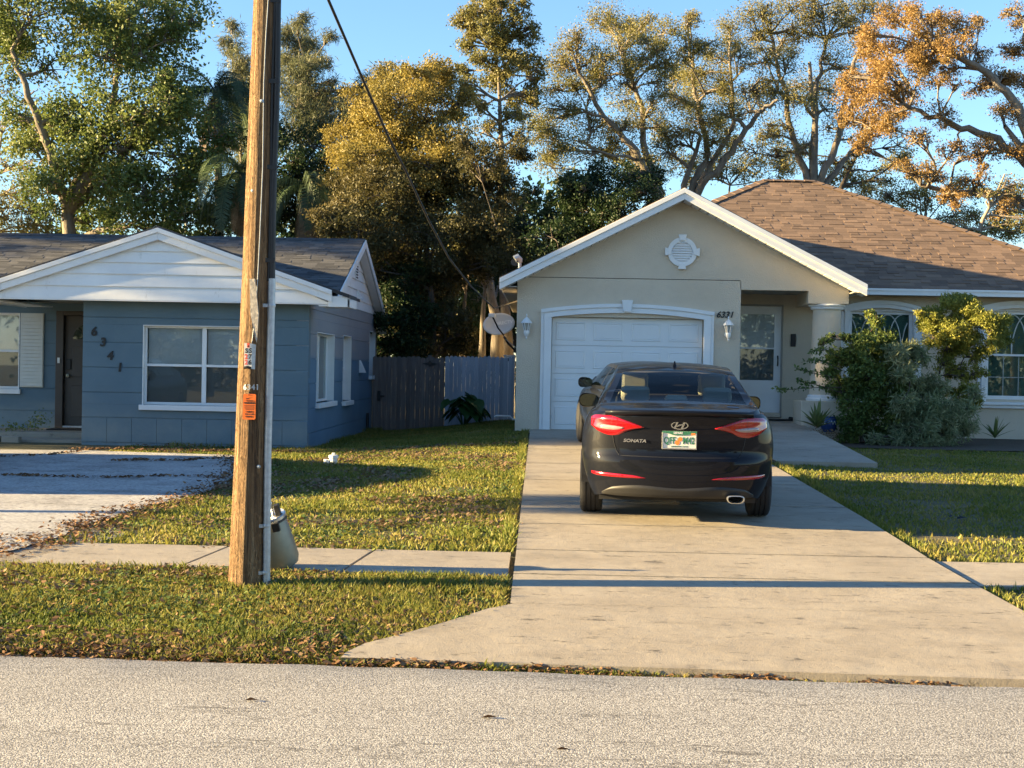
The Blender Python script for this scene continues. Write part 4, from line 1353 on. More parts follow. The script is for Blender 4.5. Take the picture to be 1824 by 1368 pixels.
MB(front(BY)).prism([(kx - .10, arch(kx) + .065), (kx + .10, arch(kx) + .065), (kx + .065, arch(kx) - .145), (kx - .065, arch(kx) - .145)], 0, .115).build('keystone', 'white', tr, bevel=.006)
# round louvred gable vent
vc = at(1215, 449, BY)
vt = MB(front(BY)).lathe([(.0, 0), (.0, .0)], (0, 0, 0), 3) if False else None
def ring(xc, zc, r0, r1, y0, y1, n=40):
    q = MB(front(BY))
    P, F = [], []
    for k in range(n):
        t = 2 * math.pi * k / n
        for r__, y in ((r0, y0), (r0, y1), (r1, y1), (r1, y0)):
            P.append((xc + r__ * math.cos(t), y, zc + r__ * math.sin(t)))
    for k in range(n):
        a, b = k * 4, ((k + 1) % n) * 4
        F += [(a, a + 1, b + 1, b), (a + 1, a + 2, b + 2, b + 1), (a + 2, a + 3, b + 3, b + 2)]
    return q.add(P, F)
vt = ring(vc.x, vc.z, .185, .262, 0, .05).build('gable_vent', 'white', hh, smooth=True)
MB(front(BY)).prism([(vc.x + .19 * math.cos(2 * math.pi * k / 32), vc.z + .19 * math.sin(2 * math.pi * k / 32)) for k in range(32)], .001, .012).build('vent_backing', 'white', vt)
for k in range(8):
    z = vc.z - .155 + k * .044
    hwid = math.sqrt(max(.0, .183 ** 2 - (z + .015 - vc.z) ** 2))
    q = MB(front(BY))
    q.add([(vc.x - hwid, .045, z), (vc.x + hwid, .045, z), (vc.x + hwid, .014, z + .036), (vc.x - hwid, .014, z + .036), (vc.x - hwid, .014, z - .004), (vc.x + hwid, .014, z - .004)],
          [(0, 1, 2, 3), (4, 5, 1, 0)])
    q.build('vent_slat', 'white', vt)
for t in range(4):
    a = t * math.pi / 2
    ca, sa = math.cos(a), math.sin(a)
    pts = [(.31, -.072), (.31, .072), (.205, .048), (.205, -.048)]
    MB(front(BY)).prism([(vc.x + p_[0] * ca - p_[1] * sa, vc.z + p_[0] * sa + p_[1] * ca) for p_ in pts], .0, .075).build('vent_key', 'white', vt, bevel=.004)
# rake fascia of the garage gable, soffit, eave soffits
for sgn in (-1, 1):
    a, b = (pkx, pkz), (pkx + sgn * ehw, evz)
    dn = lambda d_: [(a[0], a[1] - d_), (b[0], b[1] - d_)]
    MB().strip(dn(0), dn(.085), 25.16, 25.2).build('drip_edge', 'white', hh, bevel=.004)
    MB().strip(dn(.086), dn(.20), 25.185, 25.235).build('rake_fascia', 'white', hh, bevel=.004)
    # vented soffit under the rake, in short strips
    n = 22
    for k in range(n):
        t0, t1 = k / n + .003, (k + 1) / n - .003
        x0, x1 = pkx + sgn * ehw * t0, pkx + sgn * ehw * t1
        z0, z1 = pkz - gs * ehw * t0 - .185, pkz - gs * ehw * t1 - .185
        MB().strip([(x0, z0), (x1, z1)], [(x0, z0 - .015), (x1, z1 - .015)], 25.237, BY + .02).build('soffit_strip', 'white', hh)
    up_ = [(pkx, pkz + .015), (pkx + sgn * (ehw + .005), evz + .015)]
    tinted(MB().strip(up_, [(p_[0], p_[1] - .05) for p_ in up_], 25.19, 31.0 if sgn > 0 else 31.0).build('garage_roof', 'brown_shingle', hh))
    xe = pkx + sgn * ehw
    if sgn < 0:
        MB().box(xe, xe + .025, 25.24, 36.9, evz - .15, evz - .037).build('eave_fascia', 'white', hh)
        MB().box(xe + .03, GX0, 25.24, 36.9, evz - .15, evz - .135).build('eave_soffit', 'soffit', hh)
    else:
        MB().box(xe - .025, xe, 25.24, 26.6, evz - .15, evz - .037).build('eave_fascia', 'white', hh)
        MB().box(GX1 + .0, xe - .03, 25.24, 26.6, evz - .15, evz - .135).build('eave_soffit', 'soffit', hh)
# main hip roof
HX0, HX1, HY0 = -.45 - .3, 11.4, 26.75
HZ = 3.27
RY_, RZ_ = 32.1, 5.96
rl, rr_ = 4.9, 6.05
hs = (RZ_ - HZ) / (RY_ - HY0)
HY1 = RY_ + (RY_ - HY0)
q = MB()
q.add([(HX0 + .3, HY0, HZ), (HX1, HY0, HZ), (HX1, HY1, HZ), (HX0 + .3, HY1, HZ), (rl, RY_, RZ_), (rr_, RY_, RZ_)], [(0, 1, 5, 4), (1, 2, 5), (2, 3, 4, 5), (3, 0, 4), (0, 3, 2, 1)])
tinted(q.build('roof_deck', 'brown_shingle', hh))
ha = math.atan(hs)
slen = math.hypot(RY_ - HY0, RZ_ - HZ)
nrow = int(slen / expo)
rows = []
for i in range(nrow + 1):
    s = i * expo
    f = min(1, (s + expo * .5) / slen)
    # left limit: where the garage gable roof covers the front slope
    zrow = HZ + s * math.sin(ha)
    xg = pkx + max(0, (pkz + .05 - zrow) / gs) if zrow < pkz else -9
    l0 = max(HX0 + .3 + (rl - HX0 - .3) * f, xg - .5 if zrow < pkz else -9)
    rows.append((s, l0, HX1 + (rr_ - HX1) * f))
xfs2 = lambda p: Vector((p.x, HY0 - .03 + p.y * math.cos(ha) - p.z * math.sin(ha), HZ - .012 + p.y * math.sin(ha) + p.z * math.cos(ha) + .004))
nsh = lay_shingles(hh, xfs2, rows, .25, expo, 'brown_shingle', 300, lambda c: c[2] + abs(c[0] - 7) * .12 + (50 if c[0] > 9.4 else 0), cap=300, thick=.013)
# hip and ridge caps
def caps(a, b, n):
    a, b = Vector(a), Vector(b)
    d = (b - a) / n
    for k in range(n):
        p0, p1 = a + d * k, a + d * (k + 1.06)
        sidev = Vector((d.y, -d.x, 0)).normalized() * .15
        upv = Vector((0, 0, .03))
        m_ = MB().add([p0 - sidev - Vector((0, 0, .04)) + upv, p0 + upv * 1.4, p0 + sidev - Vector((0, 0, .04)) + upv, p1 - sidev - Vector((0, 0, .04)) + upv * .6, p1 + upv, p1 + sidev - Vector((0, 0, .04)) + upv * .6],
                     [(0, 1, 4, 3), (1, 2, 5, 4), (0, 3, 5, 2), (0, 2, 1), (3, 4, 5)])
        tinted(m_.build('ridge_cap', 'brown_shingle', hh), .3, .9)
caps((HX0 + .3, HY0, HZ), (rl, RY_, RZ_), 26)
caps((HX1, HY0, HZ), (rr_, RY_, RZ_), 26)
caps((rl, RY_, RZ_), (rr_, RY_, RZ_), 5)
# main eave fascia and soffit
fz = at(1650, 521, HY0).z
MB().box(EVR.x - .35, HX1, HY0 - .03, HY0, fz - .06, fz + .055).build('eave_fascia', 'white', hh, bevel=.004)
MB().box(EVR.x - .3, HX1, HY0 - .05, HY0 - .031, fz + .02, fz + .06).build('drip_edge', 'white', hh)
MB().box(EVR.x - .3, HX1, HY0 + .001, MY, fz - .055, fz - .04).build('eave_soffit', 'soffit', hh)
# windows with moulded arched surrounds and curved muntins
for h in (w1h, w2h):
    win = sash_window(front(MY), *h, hh, depth=.07, cols=1, rail=True, glass=('glass_dark', 'glass_dark'), blind='blind_dim', sill=False, slat_gap=.055, fw=.07)
    a0, a1, z0, z1 = h
    zm = (z0 + z1) / 2
    o0, o1 = a0 - .16, a1 + .16
    am = (a0 + a1) / 2
    za, zb = z1 + .02, z1 + .15
    ar = lambda x, d=0: za + d + (zb - za) * (1 - ((x - am) / ((o1 - o0) / 2)) ** 2)
    sur = MB(front(MY)).box(o0, o0 + .06, 0, .04, z0 - .05, za - .05).build('window_surround', 'white', hh, bevel=.008)
    MB(front(MY)).box(o0 + .06, a0, 0, .06, z0 - .05, za - .05).build('trim_board', 'white', sur, bevel=.01)
    MB(front(MY)).box(a1, o1 - .06, 0, .06, z0 - .05, za - .05).build('trim_board', 'white', sur, bevel=.01)
    MB(front(MY)).box(o1 - .06, o1, 0, .04, z0 - .05, za - .05).build('trim_board', 'white', sur, bevel=.008)
    xs_ = [o0 + (o1 - o0) * i / 20 for i in range(21)]
    MB(front(MY)).strip([(x, ar(x, .04)) for x in xs_], [(x, ar(x, -.03)) for x in xs_], 0, .075).build('arch_moulding', 'white', sur, smooth=True)
    xi = [o0 + .06 + (o1 - o0 - .12) * i / 20 for i in range(21)]
    MB(front(MY)).strip([(x, ar(x, -.031)) for x in xi], [(x, ar(x, -.10)) for x in xi], 0, .05).build('arch_moulding', 'white', sur, smooth=True)
    MB(front(MY)).box(o0 - .03, o1 + .03, 0, .10, z0 - .11, z0 - .05).build('sill', 'white', sur, bevel=.012)
    MB(front(MY)).box(o0 + .02, o1 - .02, 0, .06, z0 - .17, z0 - .111).build('apron_moulding', 'white', sur, bevel=.012)
    # muntins: crossing arcs in the upper sash, plain grid in the lower
    n = 4
    wdt = (a1 - a0 - .14) / n
    zt, zl = z1 - .075, zm + .03
    for k in range(-1, n + 1):
        for sg_ in (-1, 1):
            xb = a0 + .07 + (k + .5) * wdt
            pts = []
            for i in range(13):
                t = i / 12
                x = xb + sg_ * wdt * (1 - math.cos(t * math.pi / 2)) * 1.0
                if a0 + .07 <= x <= a1 - .07:
                    pts.append((x, -.075, zl + (zt - zl) * math.sin(t * math.pi / 2)))
            if len(pts) > 2 and a0 + .07 <= xb <= a1 - .07:
                MB(front(MY)).tube(pts, .011, 5).build('curved_muntin', 'muntin', win)
    for k in range(1, 4):
        x = a0 + .07 + (a1 - a0 - .14) * k / 4
        MB(front(MY)).box(x - .008, x + .008, -.094, -.088, z0 + .07, zm - .02).build('muntin', 'blind_dim', win)
    MB(front(MY)).box(a0 + .07, a1 - .07, -.096, -.0945, (z0 + zm) / 2 - .008, (z0 + zm) / 2 + .008).build('muntin', 'blind_dim', win)
# house number
c = at(1291, 561, BY - .012)
text_obj('house_number', '6331', 'dark_metal', hh, face_front(c), .155, .28, .006, bold=.003)

# ---- wall lanterns
def lantern(u, v, label):
    p = at(u, v, BY)
    t = thing('wall_lantern', label, 'lantern', (p.x, BY - .01, p.z), group='lanterns beside the garage door')
    y = BY - .11
    x, z = p.x, p.z
    MB().lathe([(.0, -.02), (.05, -.02), (.055, 0)], (x, BY - .001, z - .08), 16, 'y').build('back_plate', 'white', t, smooth=True)
    MB().tube([(x, BY - .02, z - .12), (x, BY - .07, z - .15), (x, y, z - .13), (x, y, z - .06)], .012, 8).build('bracket', 'white', t, smooth=True)
    MB().lathe([(.0, z - .21), (.012, z - .20), (.02, z - .18), (.01, z - .16), (.035, z - .14), (.05, z - .08), (.045, z - .05)], (x, y, 0), 14).build('cup', 'white', t, smooth=True)
    MB().lathe([(.042, z - .05), (.072, z + .085)], (x, y, 0), 6).build('glass_cage', 'lamp_glass', t)
    for k in range(6):
        a = 2 * math.pi * k / 6
        MB().tube([(x + .044 * math.cos(a), y + .044 * math.sin(a), z - .05), (x + .075 * math.cos(a), y + .075 * math.sin(a), z + .085)], .006, 5).build('cage_bar', 'white', t)
    MB().lathe([(.10, z + .082), (.10, z + .09), (.05, z + .155), (.018, z + .185), (.0, z + .188)], (x, y, 0), 6).build('hood', 'white', t)
    MB().lathe([(.012, z + .186), (.006, z + .205), (.014, z + .22), (.004, z + .25), (0, z + .252)], (x, y, 0), 8).build('finial', 'white', t)
lantern(938, 584, 'white wall lantern left of the garage door')
lantern(1296, 588, 'white wall lantern right of the garage door, under the house number')

# ---- satellite dish on the side wall of the garage
dc = at(888, 578, 27.3)
sdsh = thing('satellite_dish', 'grey oval satellite dish beside the garage corner', 'satellite dish', dc)
a_, b_ = .315, .215
rot = R(14)
nrm_tilt = Matrix.Rotation(R(-12), 3, 'X') @ Matrix.Rotation(R(12), 3, 'Z')
P, F = [], []
nr_, na_ = 6, 36
for i in range(nr_ + 1):
    rr = i / nr_
    for k in range(na_):
        t = 2 * math.pi * k / na_
        x, z = a_ * rr * math.cos(t), b_ * rr * math.sin(t)
        x, z = x * math.cos(rot) - z * math.sin(rot), x * math.sin(rot) + z * math.cos(rot)
        v_ = nrm_tilt @ Vector((x, -.07 * rr * rr + .03, z))
        P.append(v_ + dc)
for i in range(nr_):
    F += [(i * na_ + k, i * na_ + (k + 1) % na_, (i + 1) * na_ + (k + 1) % na_, (i + 1) * na_ + k) for k in range(na_)]
q = MB().add(P, F)
do = q.build('reflector', 'dish', sdsh, smooth='all', fixn=False)
md = do.modifiers.new('thickness', 'SOLIDIFY'); md.thickness = .012
MB().tube([at(898, 600, 27.35), at(905, 612, 27.5), (GX0 - .01, 27.7, 1.95)], .022, 10).build('mast', 'dark_metal', sdsh, smooth=True)
MB().tube([at(900, 604, 27.3), (GX0 - .01, 27.5, 2.02)], .008, 6).build('strut', 'galv', sdsh)
MB().tube([at(897, 597, 27.15), at(887, 584, 26.95), at(879, 567, 26.88), at(876, 562, 26.88)], .016, 8).build('feed_arm', 'dark_metal', sdsh, smooth=True)
c = at(876, 562, 26.86)
MB().box(c.x - .06, c.x + .065, c.y - .05, c.y + .05, c.z - .035, c.z + .04).build('receiver_head', 'dish', sdsh, bevel=.012)
text_obj('lettering', 'DIRECTV', 'lettering', sdsh, face_front(at(897, 575, 27.21), 0) @ Matrix.Rotation(R(9), 4, 'Z'), .088, .1, .002, bold=.001)

# ---- roof vent hood near the left eave
c = at(926, 470, 27.6)
rv = thing('roof_vent', 'small domed metal vent on the garage roof edge', 'roof vent', c)
MB().tube([c + Vector((0, 0, -.25)), c + Vector((0, 0, .02))], .035, 10).build('stem', 'galv', rv, smooth=True)
MB().tube([c + Vector((.0, 0, .02)), c + Vector((-.01, 0, .08)), c + Vector((-.05, -.02, .12)), c + Vector((-.10, -.03, .09))], [.05, .065, .075, .07], 12).build('hood', 'galv', rv, smooth=True)
MB().lathe([(.07, 0), (.075, .012), (.05, .03), (.03, .05)], (c.x - .10, c.y, c.z + .03), 12, 'y').build('lamp_face', 'dark_metal', rv, smooth=True)

# ================================================================ UTILITY POLE AND WHAT HANGS ON IT
pb = gp(440, 1044, .085)
ptop = at(474, 0, pb.y)
PVEC = Vector((ptop.x - pb.x, 0, ptop.z - pb.z))
def pole_c(z):
    t = (z - pb.z) / PVEC.z
    return Vector((pb.x + PVEC.x * t, pb.y, z))
def pole_r(z):
    return float(np.interp(z, [0, .1, 1.0, 4.2, 8.6], [.142, .128, .116, .088, .078]))
pole = thing('utility_pole', 'weathered wooden utility pole on the grass verge', 'utility pole', (pb.x, pb.y, pb.z))
P, F = [], []
zs_ = [(-.3 + i * .07) for i in range(128)]
nk = 40
prn = np.random.default_rng(5)
ph = prn.uniform(0, 6.28, (9,))
for i, z in enumerate(zs_):
    c = pole_c(z)
    for k in range(nk):
        t = 2 * math.pi * k / nk
        rr = pole_r(z) * (1 + .012 * math.sin(3 * t + ph[0] + z * .3) + .010 * math.sin(7 * t + ph[1] + z * .5) + .010 * math.sin(13 * t + ph[2] + .8 * math.sin(z * 1.3)) + .006 * math.sin(19 * t + ph[3] - z))
        # a long drying check facing the viewer
        d_ = (t - (1.5 * math.pi + .16 + .07 * math.sin(z * 1.1))) / .075
        rr *= 1 - .10 * math.exp(-d_ * d_) * (.4 + .6 * max(0, math.sin(z * 1.4 + .6)))
        P.append((c.x + rr * math.cos(t), c.y + rr * math.sin(t), z))
for i in range(len(zs_) - 1):
    F += [(i * nk + k, i * nk + (k + 1) % nk, (i + 1) * nk + (k + 1) % nk, (i + 1) * nk + k) for k in range(nk)]
F.append(tuple((len(zs_) - 1) * nk + k for k in range(nk)))
MB().add(P, F).build('shaft', 'pole', pole, smooth='all')
def on_pole(u, v, out=0.0):
    """point on the viewer's side of the pole at a pixel"""
    p = at(u, v, pb.y)
    c = pole_c(p.z)
    rr = pole_r(p.z)
    dx = max(-rr * .98, min(rr * .98, p.x - c.x))
    y = c.y - math.sqrt(max(rr * rr - dx * dx, 1e-6))
    p = at(u, v, y)
    return Vector((p.x, y - out, p.z))
# galvanised conduit with straps up the right side, black cable above it
rt = lambda z, o=.018: Vector((pole_c(z).x + pole_r(z) + o * .55, pb.y - .055, z))
ctop = at(484, 497, pb.y).z
MB().tube([rt(-.1), rt(1.0), rt(ctop)], .026, 14).build('conduit', 'galv', pole, smooth=True)
for v in (545, 935, 1018):
    z = at(480, v, pb.y).z
    c = rt(z)
    MB().lathe([(.029, z - .012), (.030, z - .01), (.030, z + .01), (.029, z + .012)], (c.x, c.y, 0), 14).build('strap', 'galv', pole, smooth=True)
    MB().box(c.x - .075, c.x - .02, c.y - .03, c.y - .024, z - .012, z + .012).build('strap_tab', 'galv', pole)
zz = [ctop - .02 + i * (8.4 - ctop) / 30 for i in range(31)]
MB().tube([rt(z) + Vector((.004 * math.sin(z * 4), 0, 0)) for z in zz], .021, 10).build('riser_cable', 'black', pole, smooth=True)
MB().tube([rt(z, .0) + Vector((-.014 + .004 * math.sin(z * 3.1), -.008, 0)) for z in zz], .011, 8).build('riser_cable', 'black', pole, smooth=True)
for v in (465, 300, 148, 5):
    z = at(480, v, pb.y).z
    c = rt(z)
    MB().box(c.x - .07, c.x + .02, c.y - .022, c.y - .012, z - .015, z + .015).build('cable_clip', 'black', pole)
# ground wire running down the face
gw = [on_pole(u, v, .004) for u, v in ((478, 0), (474, 60), (470, 148), (468, 300), (463, 420), (459, 500), (455, 560), (449, 610))]
MB().tube(gw, .003, 6).build('ground_wire', 'galv', pole)
# split sliver of wood peeling off
s0, s1, s2 = on_pole(449, 497, .03), on_pole(455, 560, .055), on_pole(460, 611, .07)
MB().add([s0 + Vector((-.012, 0, 0)), s0 + Vector((.025, 0, 0)), s1 + Vector((.032, 0, 0)), s2 + Vector((.004, 0, 0)), s2 + Vector((-.004, 0, .02)), s1 + Vector((-.024, 0, 0)),
          s0 + Vector((-.012, .02, 0)), s0 + Vector((.025, .02, 0)), s1 + Vector((.032, .016, 0)), s2 + Vector((.004, .004, 0)), s2 + Vector((-.004, .004, .02)), s1 + Vector((-.024, .016, 0))],
         [(0, 1, 2, 5), (5, 2, 3, 4), (6, 11, 8, 7), (11, 10, 9, 8), (0, 5, 11, 6), (1, 7, 8, 2), (2, 8, 9, 3), (4, 10, 11, 5)]).build('wood_splinter', 'splinter', pole)
for u, v in ((461, 831), (440, 712), (466, 180), (450, 340)):
    c = on_pole(u, v, .006)
    MB().lathe([(.013, .006), (.012, -.002), (.0, -.006)], c, 10, 'y').build('bolt_head', 'galv', pole, smooth=True)

# metal number tag (S S / 2 7 / 2 6)
tp = on_pole(443, 635, .012)
tg = thing('pole_tag', 'bent metal pole tag reading S-S 27 26', 'tag', tp)
def tagq(name, pts, mat, parent, th=.0015):
    n = len(pts)
    m_ = MB().add([tuple(p) for p in pts] + [(p[0], p[1] + th, p[2]) for p in pts], [tuple(range(n)), tuple(range(2 * n - 1, n - 1, -1))] + [(i, (i + 1) % n, n + (i + 1) % n, n + i) for i in range(n)])
    return m_.build(name, mat, parent)
pxm = pb.y / FPX
def local(u, v, y): return at(u, v, y)
yt = tp.y - .004
A, B_, C_, D_ = local(435, 611, yt), local(449, 612, yt), local(448, 657, yt), local(435, 656, yt)
plate_ = tagq('plate', [A, B_, C_, D_], 'tagwhite', tg)
E_, F_ = at(456, 614, yt + .012), at(454, 658, yt + .012)
tagq('side_flange', [B_, E_, F_, C_], 'galv', tg)
tagq('hook_strip', [local(440, 611, yt - .002), local(444.5, 611, yt - .002), local(444.5, 619, yt - .002), local(440, 619, yt - .002)], 'red_print', tg)
MB().lathe([(.006, .0), (.006, -.004), (0, -.005)], at(442.5, 616.5, yt - .003), 10, 'y').build('nail', 'black', tg)
MB().tube([at(435, 655, yt - .006), at(441, 654, yt - .012), at(447, 656, yt - .006)], .010, 8).build('clip', 'black', tg, smooth=True)
rows_ = [('S', 439.2, 625, 'black'), ('S', 446.0, 625, 'black'), ('2', 438.6, 635.5, 'red_print'), ('7', 445.4, 635.5, 'black'), ('2', 438.6, 645.5, 'red_print'), ('6', 445.2, 645.5, 'black')]
for ch, u, v, mt in rows_:
    text_obj('tag_letter', ch, mt, tg, face_front(at(u, v, yt - .001)), .046, 0, .0008, bold=.0012)
text_obj('tag_letter', '-', 'black', tg, face_front(at(442.6, 624.5, yt - .001)), .03, 0, .0008)
# small metal numerals 6341 nailed to the pole
for ch, u in zip('6341', (437, 444, 451.5, 459)):
    p = on_pole(u, 690, .010)
    t = text_obj('nailed_digit', ch, 'galv', pole, face_front(p, {437: -.3, 444: -.05, 451.5: .2, 459: .5}[u]), .052, 0, .002, bold=.0015)
# orange cable warning tag
ot = on_pole(444, 724, .014)
otg = thing('warning_tag', 'bright orange cable warning tag hanging on the pole', 'tag', ot)
yo = ot.y - .008
oa = [at(433.5, 703, yo), at(435, 701.5, yo), at(454.5, 702, yo), at(456, 703.5, yo), at(455, 745.5, yo), at(453, 747.5, yo), at(434, 747, yo), at(432, 745.5, yo)]
tagq('tag_card', oa, 'orange', otg)
yy = yo - .001
for body, u, v, s_, bl in (('verizon', 444.5, 713.5, .018, 0), ('WARNING', 444, 717.8, .016, .0008), ('CABLE', 443.5, 733.4, .016, .0004), ('ROUTE', 443, 742, .014, .0006)):
    text_obj('tag_print', body, 'black', otg, face_front(at(u, v, yy)), s_, 0, .0004, bold=bl)
for v_, u0_, u1_ in ((722.3, 434.5, 453.5), (724.6, 435, 453), (726.8, 434.8, 452.6), (729.2, 437, 452)):
    tagq('print_line', [at(u0_, v_ - .35, yy), at(u1_, v_ - .35, yy), at(u1_, v_ + .35, yy), at(u0_, v_ + .35, yy)], 'black', otg, .0004)
ar_ = [(433.8 + 2, 737.5), (438, 735.6), (438, 736.7), (449.5, 737), (449.5, 735.9), (452, 737.8), (449.5, 739.5), (449.5, 738.4), (438, 738.1), (438, 739.2)]
tagq('tag_arrow', [at(u, v, yy) for u, v in ar_], 'black', otg, .0005)
tagq('tag_check', [at(u, v, yy) for u, v in ((437, 707.5), (438.3, 710.2), (448, 707.2), (438.2, 711.4))], 'black', otg, .0005)
MB().tube([at(443, 704, yy), on_pole(444, 697, .002)], .0035, 6).build('tag_tie', 'black', otg)

# service drop cable to the beige house
cabp = [(pole_c(5.6).x + .06, pb.y, 5.6), at(585, 0, 11.9), at(650, 150, 13.5), at(700, 262, 15.0), at(722, 303, 15.7), at(765, 395, 17.4), at(800, 460, 19.1), at(840, 511, 21.6), at(880, 549, 24.6), at(905, 541, 26.4), (GX0 - .01, 27.0, at(917, 536, 27.0).z)]
cb = MB().tube(cabp, .013, 8)
cab = cb.build('service_cable', 'black', smooth='all', org=Vector(cabp[0]))
tag(cab, 'black service cable sagging from the pole to the beige house', 'cable')

# tilted steel canister leaning behind the pole
kc = gp(482, 1022, .10) + Vector((0, .16, 0))
kan = thing('metal_canister', 'tilted dull metal canister with clamped lid behind the pole', 'canister', kc)
Tk = Matrix.Translation(kc + Vector((.03, 0, .03))) @ Matrix.Rotation(R(-13), 4, 'Y') @ Matrix.Rotation(R(14), 4, 'X')
kx_ = lambda p: Tk @ Vector(p)
MB(kx_).lathe([(.0, .0), (.12, .0), (.155, .02), (.168, .06), (.160, .20), (.146, .36), (.142, .38)], n=36).build('body', 'steel', kan, smooth=True)
lid = MB(kx_).lathe([(.142, .381), (.152, .384), (.153, .405), (.146, .412), (.138, .405), (.03, .400), (.0, .400)], n=36).build('lid', 'steel_lid', kan, smooth=True)
MB(kx_).lathe([(.1535, .366), (.1545, .367), (.1545, .383), (.1535, .384)], n=36).build('clamp_band', 'black', kan, smooth=True)
MB(kx_).box(.06, .12, -.185, -.15, .33, .40).build('latch', 'black', kan, bevel=.006)
MB(kx_).box(.085, .125, -.05, .0, .402, .49).build('lug', 'black', kan, bevel=.006)
for a in range(3):
    t = R(20 + a * 60)
    MB(kx_).box(-.13, .13, -.004, .004, .401, .407).build('lid_rib', 'steel_lid', kan) if a == 0 else MB(lambda p, t=t: Tk @ (Matrix.Rotation(t, 4, 'Z') @ Vector(p))).box(-.13, .13, -.004, .004, .4015 + a * .0005, .4075 + a * .0005).build('lid_rib', 'steel_lid', kan)
MB(kx_).tube([(.06, .0, .40), (.065, .0, .50), (.03, .0, .62), (-.02, .0, .66)], .010, 8).build('lift_handle', 'steel_lid', kan, smooth=True)
MB(kx_).tube([(.0, .03, .40), (.02, .03, .5), (.01, .03, .60), (-.03, .03, .66)], .022, 8).build('cable_stub', 'black', kan, smooth=True)

# ================================================================ FENCE AND BITS BETWEEN THE HOUSES
FYY = 31.5
def fence_run(u0, u1, nb, mat, label, name, vtop, zb=.12):
    x0, x1 = at(u0, 640, FYY).x, at(u1, 640, FYY).x
    t = thing(name, label, 'fence', ((x0 + x1) / 2, FYY, zb))
    w_ = (x1 - x0) / nb
    for k in range(nb):
        a, b = x0 + k * w_ + .0015, x0 + (k + 1) * w_ - .0015
        zt = at((u0 + u1) / 2, vtop, FYY).z + rnd.uniform(-.02, .015)
        e = .028
        pts = [(a, zb + rnd.uniform(-.01, .03)), (b, zb + rnd.uniform(-.01, .03)), (b, zt - e), (b - e, zt), (a + e, zt), (a, zt - e)]
        yo_ = rnd.uniform(-.004, .004)
        MB().prism(pts, FYY + yo_, FYY + .018 + yo_).build('board', mat, t)
    for z in (.42, 1.05, 1.62):
        MB().box(x0, x1, FYY + .024, FYY + .062, z - .045, z + .045).build('rail', mat, t)
    for x in (x0 + .05, (x0 + x1) / 2, x1 - .05):
        MB().box(x - .045, x + .045, FYY + .065, FYY + .155, 0.0, 1.75).build('post', mat, t)
    return t
fd = fence_run(664, 792, 15, 'board_dark', 'dark weathered wooden fence section with gate by the blue house', 'wooden_fence', 635.5)
fg = fence_run(793, 905, 15, 'board_grey', 'grey blue painted wooden fence section next to the garage', 'wooden_fence', 634.5)
gg = fence_run(906, 916.5, 2, 'board_grey', 'narrow grey gate of two boards against the garage wall', 'fence_gate', 636)
# wrought hardware on the dark gate
c = at(766, 648, FYY - .01)
dec = thing('gate_plaque', 'black diamond shaped ornament on the dark fence', 'ornament', c)
MB().prism([(c.x - .18, c.z), (c.x - .04, c.z + .03), (c.x, c.z + .075), (c.x + .04, c.z + .03), (c.x + .18, c.z), (c.x + .04, c.z - .03), (c.x, c.z - .07), (c.x - .04, c.z - .03)], FYY - .02, FYY - .006).build('diamond', 'black', dec)
MB().prism([(c.x - .035, c.z + .08), (c.x + .06, c.z + .08), (c.x + .03, c.z + .19), (c.x - .05, c.z + .19)], FYY - .018, FYY - .008).build('hanger', 'board_dark', dec)
c = at(675, 704, FYY - .02)
gl = thing('gate_latch', 'black gate latch at the blue house corner', 'latch', c)
MB().box(c.x - .03, c.x + .03, FYY - .03, FYY - .006, c.z - .12, c.z + .10).build('strike', 'black', gl, bevel=.005)
MB().box(c.x + .031, c.x + .13, FYY - .028, FYY - .008, c.z - .03, c.z + .0).build('bar', 'black', gl, bevel=.005)
# utility cabinet behind the gate
c = at(908, 645, 33)
cbx = thing('utility_cabinet', 'pale utility cabinet behind the narrow gate', 'cabinet', (c.x, 33, .2))
MB().box(c.x - .14, c.x + .12, 33, 33.4, .2, c.z + .14).build('housing', 'garage_white', cbx, bevel=.01)
MB().box(c.x - .15, c.x + .13, 32.98, 33.42, c.z + .141, c.z + .165).build('cover', 'garage_white', cbx, bevel=.006)
MB().box(c.x - .08, c.x + .02, 32.985, 32.999, c.z + .02, c.z + .09).build('gauge', 'black', cbx)
# white pipe out of the garage wall
pp = at(914, 747, 28.5)
wp = MB().tube([(GX0 + .05, 28.5, pp.z), (GX0 - .10, 28.5, pp.z + .0), (GX0 - .15, 28.5, pp.z + .06), (GX0 - .42, 28.4, pp.z + .07), (GX0 - .46, 28.4, pp.z + .045)], .02, 10).build('drain_pipe', 'pvc', smooth=True, org=Vector((GX0 - .2, 28.5, pp.z)))
tag(wp, 'thin white drain pipe sticking out of the garage side wall', 'pipe')
# white sewer clean-out in the lawn
c = gp(594, 823, .27)
c.z = float(gz(c.x, c.y))
co = thing('clean_out_cap', 'white plastic pipe cap standing in the lawn', 'pipe cap', c)
MB().lathe([(.055, 0), (.055, .08)], c, 16).build('pipe_stub', 'pvc', co, smooth=True)
MB().lathe([(.068, .08), (.068, .12), (.05, .125), (.0, .125)], c, 16).build('cap', 'pvc', co, smooth=True)
MB().box(c.x - .022, c.x + .022, c.y - .022, c.y + .022, c.z + .126, c.z + .155).build('square_nut', 'pvc', co, bevel=.004)
MB().lathe([(.045, 0), (.045, .06), (.0, .06)], c + Vector((-.095, .0, .0)), 14).build('side_stub', 'pvc', co, smooth=True)
